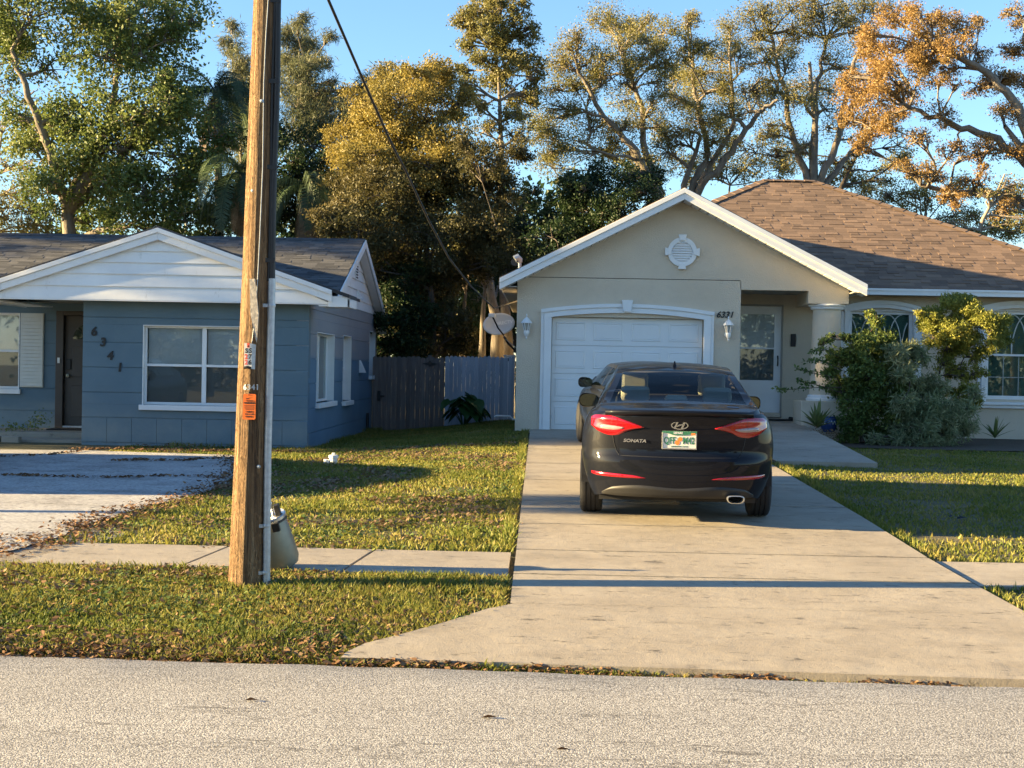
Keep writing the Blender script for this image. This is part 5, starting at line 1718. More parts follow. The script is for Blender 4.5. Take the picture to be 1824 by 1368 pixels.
# dark scrap on the right lawn
c = gp(1703, 931, .2)
c.z = float(gz(c.x, c.y)) + .03
q = MB()
for k in range(5):
    a, b = c + Vector((rnd.uniform(-.09, .05), rnd.uniform(-.03, .03), rnd.uniform(0, .03))), c + Vector((rnd.uniform(-.03, .1), rnd.uniform(-.03, .03), rnd.uniform(.01, .05)))
    q.add([a, a.lerp(b, .5) + Vector((0, .03, .02)), b, a.lerp(b, .4) + Vector((0, -.03, .0))], [(0, 1, 2, 3)])
sc_ = q.build('dark_scrap', 'litter', fixn=False, org=c)
sc_.data.materials[0] = M['dark_metal']
tag(sc_, 'small dark crumpled leaf lying on the right lawn', 'debris')
# dark rolled mat by the porch door
c = at(1388, 747, 26.7)
rm = MB()
z0 = zw(4.5, 26.7)
rm.box(3.75, 4.72, 26.5, 26.95, z0 + .005, z0 + .02)
rm.tube([(4.72, 26.48, z0 + .035), (4.72, 26.97, z0 + .035)], .03, 10)
o = rm.build('door_mat', 'mat', org=Vector((4.2, 26.7, z0)))
tag(o, 'dark door mat with a curled end on the porch', 'mat')
# blue pot behind the yucca
c = at(1476, 757, 25.2)
c.z = float(gz(c.x, c.y)) + .2
pt = thing('glazed_pot', 'dark blue glazed pot with pale stripes beside the column pedestal', 'pot', c)
MB().lathe([(.0, 0), (.09, 0), (.13, .05), (.155, .14), (.14, .22), (.115, .255), (.125, .275), (.11, .272), (.10, .24)], c, 24).build('bowl', 'blue_pot', pt, smooth=True)
for k in range(5):
    a = 2 * math.pi * (k / 5) + 3.9
    pts = [(c.x + .158 * math.cos(a + d_), c.y + .158 * math.sin(a + d_), c.z + .14 + h_) for d_, h_ in ((-.35, .06), (-.15, .0), (.05, .055), (.25, .0))]
    MB().tube(pts, .008, 5).build('stripe', 'lettering', pt)

# ================================================================ CARS
def make_car(name, label, loc, rz, pitch, paint, spec, detail):
    root = thing(name, label, 'car', (0, 0, 0))
    L = spec['L']
    W = spec['W'] / 2
    ztop, zsh, wc = pchip(spec['top']), pchip(spec['shoulder']), pchip(spec['cant'])
    wt = pchip([(0, .86), (.12, .915), (.35, .975), (.58, 1.0), (.78, .985), (.90, .955), (.97, .92), (1, .895)])
    zbot = pchip([(0, .30), (.35, .24), (.9, .19), (L - .9, .19), (L - .3, .21), (L, .26)])
    roff = pchip([(.18, .10), (.26, .045), (.36, .012), (.50, .0), (.60, .0), (.625, .022), (.66, .045), (.80, .05), (.93, .04), (.99, .012), (1.04, .008)])
    foff = pchip([(.18, .10), (.35, .03), (.5, 0), (.62, .03), (.75, .14)])
    dr, pr, df, pf = .62, 2.7, .95, 2.3
    # outline parameter k: rear centre -> flank -> front centre
    kr = [math.sin(i / 16 * math.pi / 2) for i in range(17)]
    ks = []
    for i in range(25):
        th = i / 24 * math.pi / 2
        ks.append(('r', th))
    nfl = 90
    for i in range(1, nfl):
        ks.append(('s', i / nfl))
    for i in range(19):
        ks.append(('f', i / 18 * math.pi / 2))
    NT = 22
    ts = [i / (NT - 1) for i in range(NT)]
    def outline(k, t, zfun=None):
        kind, a = k
        w_ = W * wt(t)
        if kind == 'r':
            sx = math.sin(a) ** (2 / pr) if a > 0 else 0
            cy = math.cos(a) ** (2 / pr) if a < math.pi / 2 else 0
            x, y0 = w_ * .968 * sx, dr * (1 - cy)
        elif kind == 's':
            y0 = dr + (L - dr - df) * a
            x = w_ * (.968 + .032 * math.sin(min(1, a * 2.2) * math.pi / 2) * (1 if a < .75 else 1 - .6 * ((a - .75) / .25) ** 2))
        else:
            sx = math.cos(a) ** (2 / pf) if a < math.pi / 2 else 0
            cy = math.sin(a) ** (2 / pf) if a > 0 else 0
            x, y0 = w_ * .98 * sx, L - df + df * cy
        zb, zs_ = zbot(y0), zsh(y0)
        z = zb + t * (zs_ - zb)
        if kind == 'r':
            y = roff(z) * (1 - y0 / dr) + y0 if y0 < dr else y0
        elif kind == 'f':
            y = y0 - foff(z) * ((y0 - (L - df)) / df)
        else:
            y = y0
        return x, y, z
    axles = spec['axles']
    wr = spec['wr']
    arch = wr + .045
    grid = [[outline(k, t) for t in ts] for k in ks]
    # snap to the wheel arches
    NK = len(ks)
    V, idx = [], {}
    for i in range(NK):
        for j in range(NT):
            x, y, z = grid[i][j]
            for ay in axles:
                d_ = math.hypot(y - ay, z - wr)
                if abs(d_ - arch) < .035 and x > .5:
                    f_ = arch / max(d_, 1e-6)
                    y, z = ay + (y - ay) * f_, wr + (z - wr) * f_
            idx[(i, j, 1)] = len(V); V.append((x, y, z))
            idx[(i, j, -1)] = len(V); V.append((-x, y, z))
    F = []
    for i in range(NK - 1):
        for j in range(NT - 1):
            c = [sum(V[idx[(a, b, 1)]][m_] for a, b in ((i, j), (i + 1, j), (i + 1, j + 1), (i, j + 1))) / 4 for m_ in range(3)]
            if c[0] > .5 and any(math.hypot(c[1] - ay, c[2] - wr) < arch - .004 for ay in axles):
                continue
            for s in (1, -1):
                q = (idx[(i, j, s)], idx[(i + 1, j, s)], idx[(i + 1, j + 1, s)], idx[(i, j + 1, s)])
                F.append(q if s > 0 else q[::-1])
    # upper surface: same rows, across the car
    NC = 9
    def upper_row(i):
        xs, y, zs_ = grid[i][NT - 1]
        c = min(wc(y), xs * .94) if xs > .02 else xs * .9
        zt = max(ztop(y), zs_ + .012)
        crown = .045 if zt - zs_ > .2 else .028
        crown = min(crown, (zt - zs_) * .5)
        zc = zt - crown
        tall = min(1, max(0, (zt - zs_ - .06) / .25))
        pts = []
        xb = xs - .025 * min(1, xs / .3)
        n1 = 8
        bulge = .018 * tall
        for k in range(n1 + 1):
            t = k / n1
            x = xb + (c - xb) * t + bulge * math.sin(math.pi * t)
            z = zs_ + .008 + (zc - zs_ - .008) * t
            # round the cant rail
            pts.append((x, y, z))
        n2 = 10
        for k in range(1, n2 + 1):
            t = k / n2
            x = c * (1 - t)
            z = zc + crown * (1 - (1 - t) ** 2.2)
            pts.append((x, y, z))
        return pts, tall
    rowsU = [upper_row(i) for i in range(NK)]
    nU = len(rowsU[0][0])
    uid = {}
    for i in range(NK):
        for j in range(nU):
            x, y, z = rowsU[i][0][j]
            uid[(i, j, 1)] = len(V); V.append((x, y, z))
            uid[(i, j, -1)] = len(V); V.append((-x, y, z))
    glass = {'rear_window': [], 'windscreen': [], 'side_window': []}
    GV = V
    bl0, bl1, ws0, ws1 = spec['backlight'][0], spec['backlight'][1], spec['screen'][0], spec['screen'][1]
    for i in range(NK - 1):
        # shoulder lip
        for s in (1, -1):
            q = (idx[(i, NT - 1, s)], idx[(i + 1, NT - 1, s)], uid[(i + 1, 0, s)], uid[(i, 0, s)])
            F.append(q if s > 0 else q[::-1])
        for j in range(nU - 1):
            ym = (rowsU[i][0][j][1] + rowsU[i + 1][0][j][1]) / 2
            zm_ = sum(rowsU[a][0][b][2] for a, b in ((i, j), (i + 1, j), (i + 1, j + 1), (i, j + 1))) / 4
            where = None
            if j >= 9 and bl0 < ym < bl1: where = 'rear_window'
            elif j >= 9 and ws0 < ym < ws1: where = 'windscreen'
            elif 1 <= j < 7 and any(a < ym < b for a, b in spec['side']): where = 'side_window'
            for s in (1, -1):
                q = (uid[(i, j, s)], uid[(i + 1, j, s)], uid[(i + 1, j + 1, s)], uid[(i, j + 1, s)])
                q = q if s > 0 else q[::-1]
                if where: glass[where].append((q, s, ym))
                else: F.append(q)
    def sub(name_, faces, mat, parent, smooth='all', off=0.0):
        used = sorted({v for q in faces for v in q})
        mp = {v: k for k, v in enumerate(used)}
        m_ = MB()
        m_.add([V[v] for v in used], [tuple(mp[v] for v in q) for q in faces])
        return m_.build(name_, mat, parent, smooth=smooth, fixn=False)
    bm = bmesh.new()
    body = sub('body', F, paint, root)
    b2 = bmesh.new(); b2.from_mesh(body.data)
    bmesh.ops.remove_doubles(b2, verts=b2.verts, dist=.0006)
    bmesh.ops.recalc_face_normals(b2, faces=b2.faces)
    b2.to_mesh(body.data); b2.free()
    body.data.polygons.foreach_set('use_smooth', [True] * len(body.data.polygons))
    body.data.set_sharp_from_angle(angle=R(38))
    sub('rear_window', [q for q, s, y in glass['rear_window']], 'car_glass', root)
    sub('windscreen', [q for q, s, y in glass['windscreen']], 'car_glass', root)
    for s in (1, -1):
        for a, b in spec['side']:
            fs = [q for q, s2, y in glass['side_window'] if s2 == s and a < y < b]
            if fs: sub('side_window', fs, 'car_glass_dark', root)
    # black window edging (frit) behind the rear glass
    # floor pan, cabin tub and seats
    MB().box(-W * .78, W * .78, .35, L - .35, .20, .26).build('floor_pan', 'rubber', root)
    MB().box(-W * .72, W * .72, .45, .9, .5, zsh(.6) + .0).build('rear_bulkhead', 'cabin', root)
    MB().box(-W * .80, W * .80, bl0 + .06, bl0 + .62, zsh(1.0) - .05, zsh(1.0) - .02).build('parcel_shelf', 'cabin', root)
    MB().box(-W * .78, W * .78, ws0 + .15, ws1 - .05, .55, zsh(L - 1.6) - .05).build('dashboard', 'black', root, bevel=.04)
    def seat(x, y, zb, wid, ht, mat='cream_seat'):
        st_ = MB().add([(x - wid, y, zb), (x + wid, y, zb), (x + wid * .85, y - .16, zb + ht), (x - wid * .85, y - .16, zb + ht), (x - wid, y + .14, zb), (x + wid, y + .14, zb), (x + wid * .8, y - .06, zb + ht), (x - wid * .8, y - .06, zb + ht)],
                       [(0, 1, 2, 3), (4, 7, 6, 5), (0, 3, 7, 4), (1, 5, 6, 2), (3, 2, 6, 7)]).build('seat', mat, root, bevel=.03)
        return st_
    def headrest(x, y, z, st_, w_=.125, h_=.17, mat='cream_seat'):
        MB().box(x - w_, x + w_, y - .05, y + .05, z, z + h_).build('headrest', mat, st_, bevel=.035)
        for k in (-.05, .05):
            MB().tube([(x + k, y, z - .08), (x + k, y, z + .02)], .007, 6).build('headrest_post', 'chrome', st_)
    if detail:
        for x in (-.40, .40):
            s_ = seat(x, 2.15, .45, .25, .58)
            headrest(x, 1.98, 1.12, s_, .14, .23)
        s_ = seat(0, 1.22, .45, .62, .56)
        for x in (-.40, .40):
            headrest(x, 1.06, 1.09, s_, .14, .15)
        headrest(.0, 1.06, 1.08, s_, .11, .08)
        MB().box(-.50, .50, 1.55, 2.6, 1.375, 1.385).build('headliner', 'cream_seat', root)
        MB().box(-.11, .11, 2.86, 2.89, 1.24, 1.30).build('rear_view_mirror', 'black', root, bevel=.01)
        MB().tube([(-.42 + .17 * math.cos(t), 2.72 + .02 * math.sin(t), 1.0 + .17 * math.sin(t)) for t in [2 * math.pi * k / 20 for k in range(21)]], .014, 6).build('steering_wheel', 'black', root)
    # wheels
    for ay in axles:
        for s in (1, -1):
            xo = s * (spec['track'] / 2)
            tw = .108
            pr_ = [(wr - .10, -tw + .01), (wr - .04, -tw), (wr - .012, -tw + .012), (wr, -tw + .03), (wr, -.052), (wr - .008, -.050), (wr - .008, -.040), (wr, -.038), (wr, -.006), (wr - .008, -.004), (wr - .008, .004), (wr, .006), (wr, .038), (wr - .008, .040), (wr - .008, .050), (wr, .052), (wr, tw - .03), (wr - .012, tw - .012), (wr - .04, tw), (wr - .10, tw - .01)]
            wh = MB().lathe([(r_, s * x) for r_, x in pr_], (xo, ay, wr), 44, 'x').build('wheel', 'rubber', root, smooth=True)
            rim = MB().lathe([(wr - .10, s * (tw - .012)), (wr - .115, s * (tw - .03)), (wr - .13, s * .05), (.05, s * .06), (.045, s * .085), (0, s * .085)], (xo, ay, wr), 32, 'x').build('rim', 'dark_metal', wh, smooth=True)
            for k in range(5):
                a = 2 * math.pi * k / 5
                ca, sa = math.cos(a), math.sin(a)
                pts = []
                for rr, hw_ in ((.04, .04), (wr - .105, .028)):
                    for sg_ in (-1, 1):
                        for dx in (.07, .092):
                            pts.append((xo + s * dx, ay + rr * ca - sg_ * hw_ * sa, wr + rr * sa + sg_ * hw_ * ca))
                MB().add(pts, [(1, 3, 7, 5), (0, 4, 6, 2), (0, 1, 5, 4), (2, 6, 7, 3)]).build('spoke', 'chrome', wh)
            MB().add([(s * (W - .03 - (.30 if e else 0)), ay + arch * math.cos(math.pi * k / 16), wr + arch * math.sin(math.pi * k / 16)) for e in (0, 1) for k in range(17)], [(k, k + 1, 18 + k, 17 + k) for k in range(16)]).build('arch_liner', 'rubber', root)
            MB().add([(s * (W - .335), ay + arch * math.cos(math.pi * k / 16), wr + arch * math.sin(math.pi * k / 16)) for k in range(17)], [tuple(range(17))]).build('arch_liner', 'rubber', root)
    # mirrors
    my, mz = spec['mirror']
    for s in (1, -1):
        x0 = s * (W - .19)
        mi = MB().add([(x0, my, mz - .02), (x0 + s * .07, my + .02, mz - .03), (x0 + s * .07, my + .05, mz + .02), (x0, my + .05, mz + .02)], [(0, 1, 2, 3), (3, 2, 1, 0)])
        P_, F_2 = [], []
        n = 20
        for q, (yy_, sc__) in enumerate(((my - .005, .96), (my + .015, 1.0), (my + .06, .9), (my + .10, .55))):
            for k in range(n):
                t = 2 * math.pi * k / n
                cx, cz = math.cos(t), math.sin(t)
                ex = (abs(cx) ** .7) * (1 if cx > 0 else -1)
                ezz = (abs(cz) ** .8) * (1 if cz > 0 else -1)
                P_.append((x0 + s * (.155 + .115 * ex * sc__), yy_ + .03 * (1 - ex) * .5, mz + .035 + (.078 + .012 * ex) * ezz * sc__))
        for q in range(3):
            F_2 += [(q * n + k, q * n + (k + 1) % n, (q + 1) * n + (k + 1) % n, (q + 1) * n + k) for k in range(n)]
        F_2.append(tuple(3 * n + k for k in range(n)))
        mi.add(P_, F_2)
        mo = mi.build('wing_mirror', paint, root, smooth=True)
        MB().add([(x0 + s * (.155 + (.105) * (abs(math.cos(2 * math.pi * k / n)) ** .7) * (1 if math.cos(2 * math.pi * k / n) > 0 else -1)), my + .002, mz + .035 + .07 * (abs(math.sin(2 * math.pi * k / n)) ** .8) * (1 if math.sin(2 * math.pi * k / n) > 0 else -1)) for k in range(n)], [tuple(range(n))]).build('mirror_glass', 'mirror', mo)
    # ---- rear details placed on the surface of the tail
    def rear(x, z, out=0.0):
        t = .5
        for _ in range(6):                         # find y for this height
            yy_ = max(0, rear.y)
            zb, zs_ = zbot(yy_), zsh(yy_)
            t = min(1, max(0, (z - zb) / (zs_ - zb)))
            w_ = W * wt(t) * .968
            s_ = min(.9995, abs(x) / w_)
            y0 = dr * (1 - (1 - s_ ** pr) ** (1 / pr))
            rear.y = y0
        y = roff(z) * (1 - y0 / dr) + y0
        # outward normal, roughly
        nx_ = (s_ ** (pr - 1)) * (1 if x > 0 else -1)
        ny_ = -(1 - s_ ** pr) ** ((pr - 1) / pr)
        l_ = math.hypot(nx_, ny_)
        return Vector((x + out * nx_ / l_, y + out * ny_ / l_, z))
    rear.y = 0.0
    def strip_patch(name_, lo, hi, mat, parent, out=.004, n=26, m_=6, edge=.006, mirror=False):
        """skin patch between two curves z=lo(x), z=hi(x), raised by out with a bevelled rim"""
        xs0, xs1 = max(lo[0][0], hi[0][0]), min(lo[-1][0], hi[-1][0])
        fl, fh = pchip(lo), pchip(hi)
        q = MB()
        P_, F2 = [], []
        for i in range(n + 1):
            x = xs0 + (xs1 - xs0) * i / n
            a, b = fl(x), fh(x)
            for j in range(m_ + 1):
                z = a + (b - a) * j / m_
                e = out if 0 < i < n and 0 < j < m_ else .0005
                pnt = rear(x, z, e)
                P_.append((-pnt.x, pnt.y, pnt.z) if mirror else tuple(pnt))
        for i in range(n):
            for j in range(m_):
                F2.append((i * (m_ + 1) + j, (i + 1) * (m_ + 1) + j, (i + 1) * (m_ + 1) + j + 1, i * (m_ + 1) + j + 1))
        return q.add(P_, F2).build(name_, mat, parent, smooth='all')
    for mir in (False, True):
        tl = strip_patch('tail_light', [(-.81, .90), (-.79, .885), (-.75, .855), (-.62, .818), (-.56, .825), (-.465, .866), (-.32, .90)],
                         [(-.81, .975), (-.79, .99), (-.76, .997), (-.647, 1.0), (-.49, .960), (-.32, .905)], 'lens_red', root, .016, 36, 8, mirror=mir)
        strip_patch('reverse_lens', [(-.725, .880), (-.69, .866), (-.60, .860), (-.53, .872), (-.49, .893)], [(-.725, .905), (-.69, .925), (-.60, .920), (-.53, .907), (-.49, .898)], 'lens_clear', tl, .022, 16, 4, mirror=mir)
        strip_patch('lens_band', [(-.80, .963), (-.70, .972), (-.56, .957), (-.44, .928)], [(-.80, .969), (-.70, .980), (-.56, .965), (-.44, .931)], 'lens_clear', tl, .0185, 16, 2, mirror=mir) if False else None
        strip_patch('reflector', [(-.80, .452), (-.74, .440), (-.35, .436), (-.30, .438)], [(-.80, .475), (-.74, .474), (-.42, .462), (-.30, .442)], 'lens_red', root, .008, 18, 3, mirror=mir)
        strip_patch('lamp_seam', [(-.612, .825), (-.606, .825)], [(-.612, 1.0), (-.606, 1.0)], 'black', tl, .0185, 2, 6, mirror=mir)
        # trunk shut line down the side of the plate panel
        strip_patch('shut_line', [(-.560, .655), (-.552, .655)], [(-.606, .82), (-.598, .82)], 'black', root, .002, 2, 6, mirror=mir) if False else None
    if detail:
        n = 40
        # lip spoiler along the trunk edge
        P_, F2 = [], []
        for i in range(n + 1):
            x = -.68 + 1.36 * i / n
            k = 1 - abs(x / .70) ** 4
            b = rear(x, 1.0, 0)
            for dy, dz in ((.03, 1.015), (-.02, 1.012), (-.055 * k, 1.045), (-.05 * k, 1.062), (.05, 1.062), (.16, 1.055)):
                P_.append((x, b.y + dy + .012, dz - .012 * (abs(x) / .68) ** 2))
        for i in range(n):
            for j in range(5):
                F2.append((i * 6 + j, (i + 1) * 6 + j, (i + 1) * 6 + j + 1, i * 6 + j + 1))
        MB().add(P_, F2).build('lip_spoiler', paint, root, smooth='all')
        strip_patch('lower_valance', [(-.70, .262), (-.60, .262), (.60, .262), (.70, .262)], [(-.70, .285), (-.60, .345), (-.35, .372), (0, .352), (.35, .372), (.60, .345), (.70, .285)], 'black', root, .014, 44, 6)
        strip_patch('bumper_step', [(-.80, .618), (0, .618), (.80, .618)], [(-.80, .622), (0, .622), (.80, .622)], 'chrome', root, .003, 30, 2) if False else None
        strip_patch('shut_line', [(-.54, .636), (0, .630), (.54, .636)], [(-.54, .642), (0, .636), (.54, .642)], 'black', root, .0015, 30, 2)
        for mir in (1, -1):
            pts = [rear(mir * x, z, .002) for x, z in ((.545, .640), (.57, .68), (.595, .76), (.603, .82))]
            MB().tube(pts, .0035, 5).build('shut_line', 'black', root)
            pts = [rear(mir * x, z, .002) for x, z in ((.603, 1.0), (.61, 1.03))]
            MB().tube(pts, .0035, 5).build('shut_line', 'black', root)
        # exhaust finisher
        ex = []
        for sc__, yy_ in ((1, -.02), (.86, -.022), (.82, .10)):
            for k in range(24):
                t = 2 * math.pi * k / 24
                cx, cz = math.cos(t), math.sin(t)
                ex.append((.52 + (.080 + .010 * (cz)) * sc__ * abs(cx) ** .6 * (1 if cx > 0 else -1), .035 + yy_, .262 + .036 * sc__ * abs(cz) ** .75 * (1 if cz > 0 else -1)))
        eo = MB().add(ex + [(p_[0], p_[1] + .08, p_[2]) for p_ in ex[:24]], [(a * 24 + k, a * 24 + (k + 1) % 24, (a + 1) * 24 + (k + 1) % 24, (a + 1) * 24 + k) for a in range(2) for k in range(24)] + [(k, (k + 1) % 24, 72 + (k + 1) % 24, 72 + k) for k in range(24)]).build('exhaust_tip', 'steel_lid', root, smooth=True)
        MB().add([(.52 + (p_[0] - .52) * .99, p_[1], p_[2]) for p_ in ex[48:]], [tuple(range(24))]).build('exhaust_bore', 'dark_void', eo)
        # badge: oval ring with a slanted H
        by = rear(0, .925, 0).y - .004
        q = MB()
        P_, F2 = [], []
        for k in range(36):
            t = 2 * math.pi * k / 36
            for rr, dy in ((1, 0), (1, -.008), (.87, -.008), (.87, 0)):
                P_.append((.079 * rr * math.cos(t), by + dy, .928 + .038 * (rr if rr == 1 else .80) * math.sin(t)))
        for k in range(36):
            a, b = k * 4, ((k + 1) % 36) * 4
            F2 += [(a, a + 1, b + 1, b), (a + 1, a + 2, b + 2, b + 1), (a + 2, a + 3, b + 3, b + 2)]
        bd = q.add(P_, F2).build('badge', 'chrome', root, smooth=True)
        hq = MB()
        for pl in ([(-.052, .902), (-.036, .900), (-.012, .957), (-.030, .957)], [(.010, .899), (.030, .899), (.050, .953), (.033, .956)], [(-.040, .918), (-.025, .915), (.036, .936), (.030, .943), (.0, .936)]):
            hq.prism(pl, by - .009, by - .001)
        hq.build('badge_letter', 'chrome', bd)
        # name script
        c_ = rear(-.405, .775, .003)
        ang_ = math.atan2(rear(-.36, .775).y - rear(-.45, .775).y, .09)
        text_obj('model_script', spec['script'], 'chrome', root, face_front(Vector((-.405, c_.y - .002, .775)), ang_), .040, .18, .002, bold=.0012, sx=1.32)
        # number plate
        zc, hw_, hh_ = .792, .158, .083
        py = min(rear(0, zc).y, rear(0, .72).y) - .014
        pl = MB().box(-hw_, hw_, py, py + .01, zc - hh_, zc + hh_).build('number_plate', 'tagwhite', root, bevel=.004)
        fr = MB()
        fr.box(-hw_, hw_, py - .006, py - .0005, zc - hh_, zc - hh_ + .012).box(-hw_, -hw_ + .012, py - .006, py - .0005, zc - hh_ + .012, zc + hh_ - .018).box(hw_ - .012, hw_, py - .006, py - .0005, zc - hh_ + .012, zc + hh_ - .018)
        fr.build('plate_frame', 'steel_lid', pl, bevel=.002)
        MB().prism([(-hw_, zc + hh_), (hw_, zc + hh_), (hw_, zc + hh_ - .018), (.085, zc + hh_ - .030), (.05, zc + hh_ - .036), (-.06, zc + hh_ - .036), (-.10, zc + hh_ - .020), (-hw_, zc + hh_ - .016)], py - .005, py - .0005).build('plate_header', 'green_print', pl)
        ft = lambda x, z: face_front(Vector((x, py - .0015, z)))
        text_obj('plate_text', 'SEPARE', 'lettering', pl, face_front(Vector((-.012, py - .0058, zc + hh_ - .017))), .026, 0, .0005, bold=.0006)
        text_obj('plate_text', 'QFF', 'green_print', pl, ft(-.088, zc - .006), .088, 0, .0006, bold=.0018, sx=.70)
        text_obj('plate_text', 'M42', 'green_print', pl, ft(.085, zc - .006), .088, 0, .0006, bold=.0018, sx=.70)
        text_obj('plate_text', 'SUNSHINE STATE', 'green_print', pl, ft(0, zc - .058), .020, 0, .0006)
        for x, z, rr in ((.008, zc + .010, .020), (-.018, zc - .022, .022)):
            MB().lathe([(rr, 0), (rr, -.001), (0, -.0012)], (x, py - .001, z), 20, 'y').build('orange_fruit', 'orange_print', pl)
        MB().prism([(-.02, zc + .012), (.0, zc + .03), (.006, zc - .002), (-.012, zc - .004)], py - .0013, py - .0004).build('plate_leaf', 'green_print', pl)
        MB().box(.108, .143, py - .0065, py - .0055, zc + .048, zc + .068).build('plate_sticker', 'orange_print', pl)
        # aerial fin
        fy = 1.62
        zt = ztop(fy)
        MB().add([(-.022, fy - .02, zt - .01), (.022, fy - .02, zt - .01), (.018, fy + .16, zt - .01), (-.018, fy + .16, zt - .01), (-.006, fy + .01, zt + .055), (.006, fy + .01, zt + .055), (.004, fy + .05, zt + .055), (-.004, fy + .05, zt + .055)],
                 [(0, 1, 5, 4), (1, 2, 6, 5), (2, 3, 7, 6), (3, 0, 4, 7), (4, 5, 6, 7)]).build('aerial_fin', paint, root, bevel=.005)
        MB().tube([rear(.585, 1.0, 0) + Vector((-.03, .22, .085)), rear(.585, 1.0, 0) + Vector((-.14, .22, .088))], .006, 6).build('wiper_trim', 'chrome', root)
    else:
        MB().box(-.16, .16, .03, .045, .70, .84).build('number_plate', 'tagwhite', root)
    root.location = loc
    root.rotation_euler = (pitch, 0, rz)
    return root
SEDAN = dict(L=4.84, W=1.865, axles=(1.02, 3.82), wr=.325, track=1.62, mirror=(3.02, .965), script='SONATA',
             top=[(0, 1.035), (.06, 1.058), (.30, 1.092), (.50, 1.12), (.62, 1.145), (1.0, 1.285), (1.4, 1.395), (1.8, 1.442), (2.3, 1.455), (2.65, 1.43), (3.0, 1.335), (3.4, 1.17), (3.72, 1.03), (4.2, .93), (4.6, .80), (4.84, .66)],
             shoulder=[(0, 1.015), (.6, 1.03), (1.5, .985), (2.6, .945), (3.5, .92), (4.2, .85), (4.6, .72), (4.84, .58)],
             cant=[(0, .80), (.3, .76), (.52, .72), (.8, .675), (1.3, .60), (1.8, .575), (2.5, .575), (3.0, .60), (3.6, .70), (3.9, .80), (4.84, .8)],
             backlight=(.56, 1.42), screen=(2.72, 3.62), side=((1.0, 1.92), (2.0, 3.02)))
cy = 12.95
ps = math.atan2(zdrive(16.77) - zdrive(13.97), 2.8)
make_car('black_sedan', 'black sedan with red tail lights parked on the driveway', (1.27, cy, zdrive(13.97) + .006 - 1.02 * math.sin(ps)), R(-3.3), ps, 'car_black', SEDAN, True)
SEDAN2 = dict(SEDAN)
SEDAN2.update(L=4.62, W=1.80, track=1.56, axles=(.95, 3.70), mirror=(2.95, .95),
              top=[(0, .98), (.06, 1.0), (.45, 1.06), (.9, 1.18), (1.35, 1.295), (1.8, 1.335), (2.3, 1.34), (2.65, 1.31), (3.0, 1.23), (3.4, 1.09), (3.7, .99), (4.2, .92), (4.5, .78), (4.62, .66)],
              shoulder=[(0, .95), (.6, .965), (1.5, .93), (2.6, .905), (3.5, .89), (4.1, .83), (4.45, .72), (4.62, .6)],
              cant=[(0, .78), (.45, .72), (.8, .66), (1.3, .59), (1.8, .565), (2.5, .565), (3.0, .59), (3.5, .68), (3.9, .78), (4.62, .78)],
              backlight=(.5, 1.38), screen=(2.72, 3.5), side=((.95, 1.85), (1.93, 2.98)))
c2y = 19.0
ps2 = math.atan2(zdrive(23) - zdrive(20.2), 2.8)
CAR2 = make_car('grey_sedan', 'graphite sedan parked nose to the garage door beyond the black sedan', (1.80, c2y, zdrive(c2y + .95) + .006 - .95 * math.sin(ps2)), R(4.6), ps2, 'car_grey', SEDAN2, False)
CAR2.scale = (1, 1.05, 1)

# ================================================================ VEGETATION
def leaf_cloud(centers, sig, n_each, lsize, aspect, r, droop=0.0, flat=0.0):
    """rhombic leaves scattered around tip points; returns verts, faces"""
    centers = np.asarray(centers, float)
    sig = np.asarray(sig, float)
    k = len(centers)
    idx = np.repeat(np.arange(k), n_each)
    m = len(idx)
    pos = centers[idx] + r.standard_normal((m, 3)) * sig[idx][:, None] * np.array([1, 1, .8])
    s = lsize * r.uniform(.55, 1.35, m)
    d = r.standard_normal((m, 3))
    d[:, 2] = d[:, 2] * (1 - flat) - droop * 2.2
    d /= np.linalg.norm(d, axis=1)[:, None] + 1e-9
    e = r.standard_normal((m, 3))
    e -= d * np.sum(d * e, 1)[:, None]
    e /= np.linalg.norm(e, axis=1)[:, None] + 1e-9
    nrm = np.cross(d, e)
    a = d * s[:, None]
    b = e * (s * aspect)[:, None]
    V = np.stack([pos, pos + a * .5 + b * .5 + nrm * (s * .06)[:, None], pos + a, pos + a * .5 - b * .5 + nrm * (s * .06)[:, None]], 1)
    return V.reshape(-1, 3), np.arange(m * 4).reshape(m, 4), idx
DENS = 2500
class Tubes:
    def __init__(s): s.V, s.F, s.k = [], [], 0
    def add(s, pts, rad, n):
        pts = np.asarray(pts, float)
        rad = np.asarray(rad, float)
        d = np.gradient(pts, axis=0)
        d /= np.linalg.norm(d, axis=1)[:, None] + 1e-9
        ref = np.array([.35, .2, .9]) if abs(d[0][2]) < .9 else np.array([.95, .1, .2])
        a = np.cross(d, ref); a /= np.linalg.norm(a, axis=1)[:, None] + 1e-9
        b = np.cross(d, a)
        t = np.linspace(0, 2 * math.pi, n, endpoint=False)
        P = pts[:, None] + rad[:, None, None] * (a[:, None] * np.cos(t)[None, :, None] + b[:, None] * np.sin(t)[None, :, None])
        s.V.append(P.reshape(-1, 3))
        i, j = np.meshgrid(np.arange(len(pts) - 1), np.arange(n), indexing='ij')
        F = np.stack([i * n + j, i * n + (j + 1) % n, (i + 1) * n + (j + 1) % n, (i + 1) * n + j], -1).reshape(-1, 4)
        s.F.append(F + s.k)
        s.k += len(pts) * n
    def build(s, name, mat, parent):
        return np_mesh(name, np.concatenate(s.V), np.concatenate(s.F), mat, parent, smooth=True)
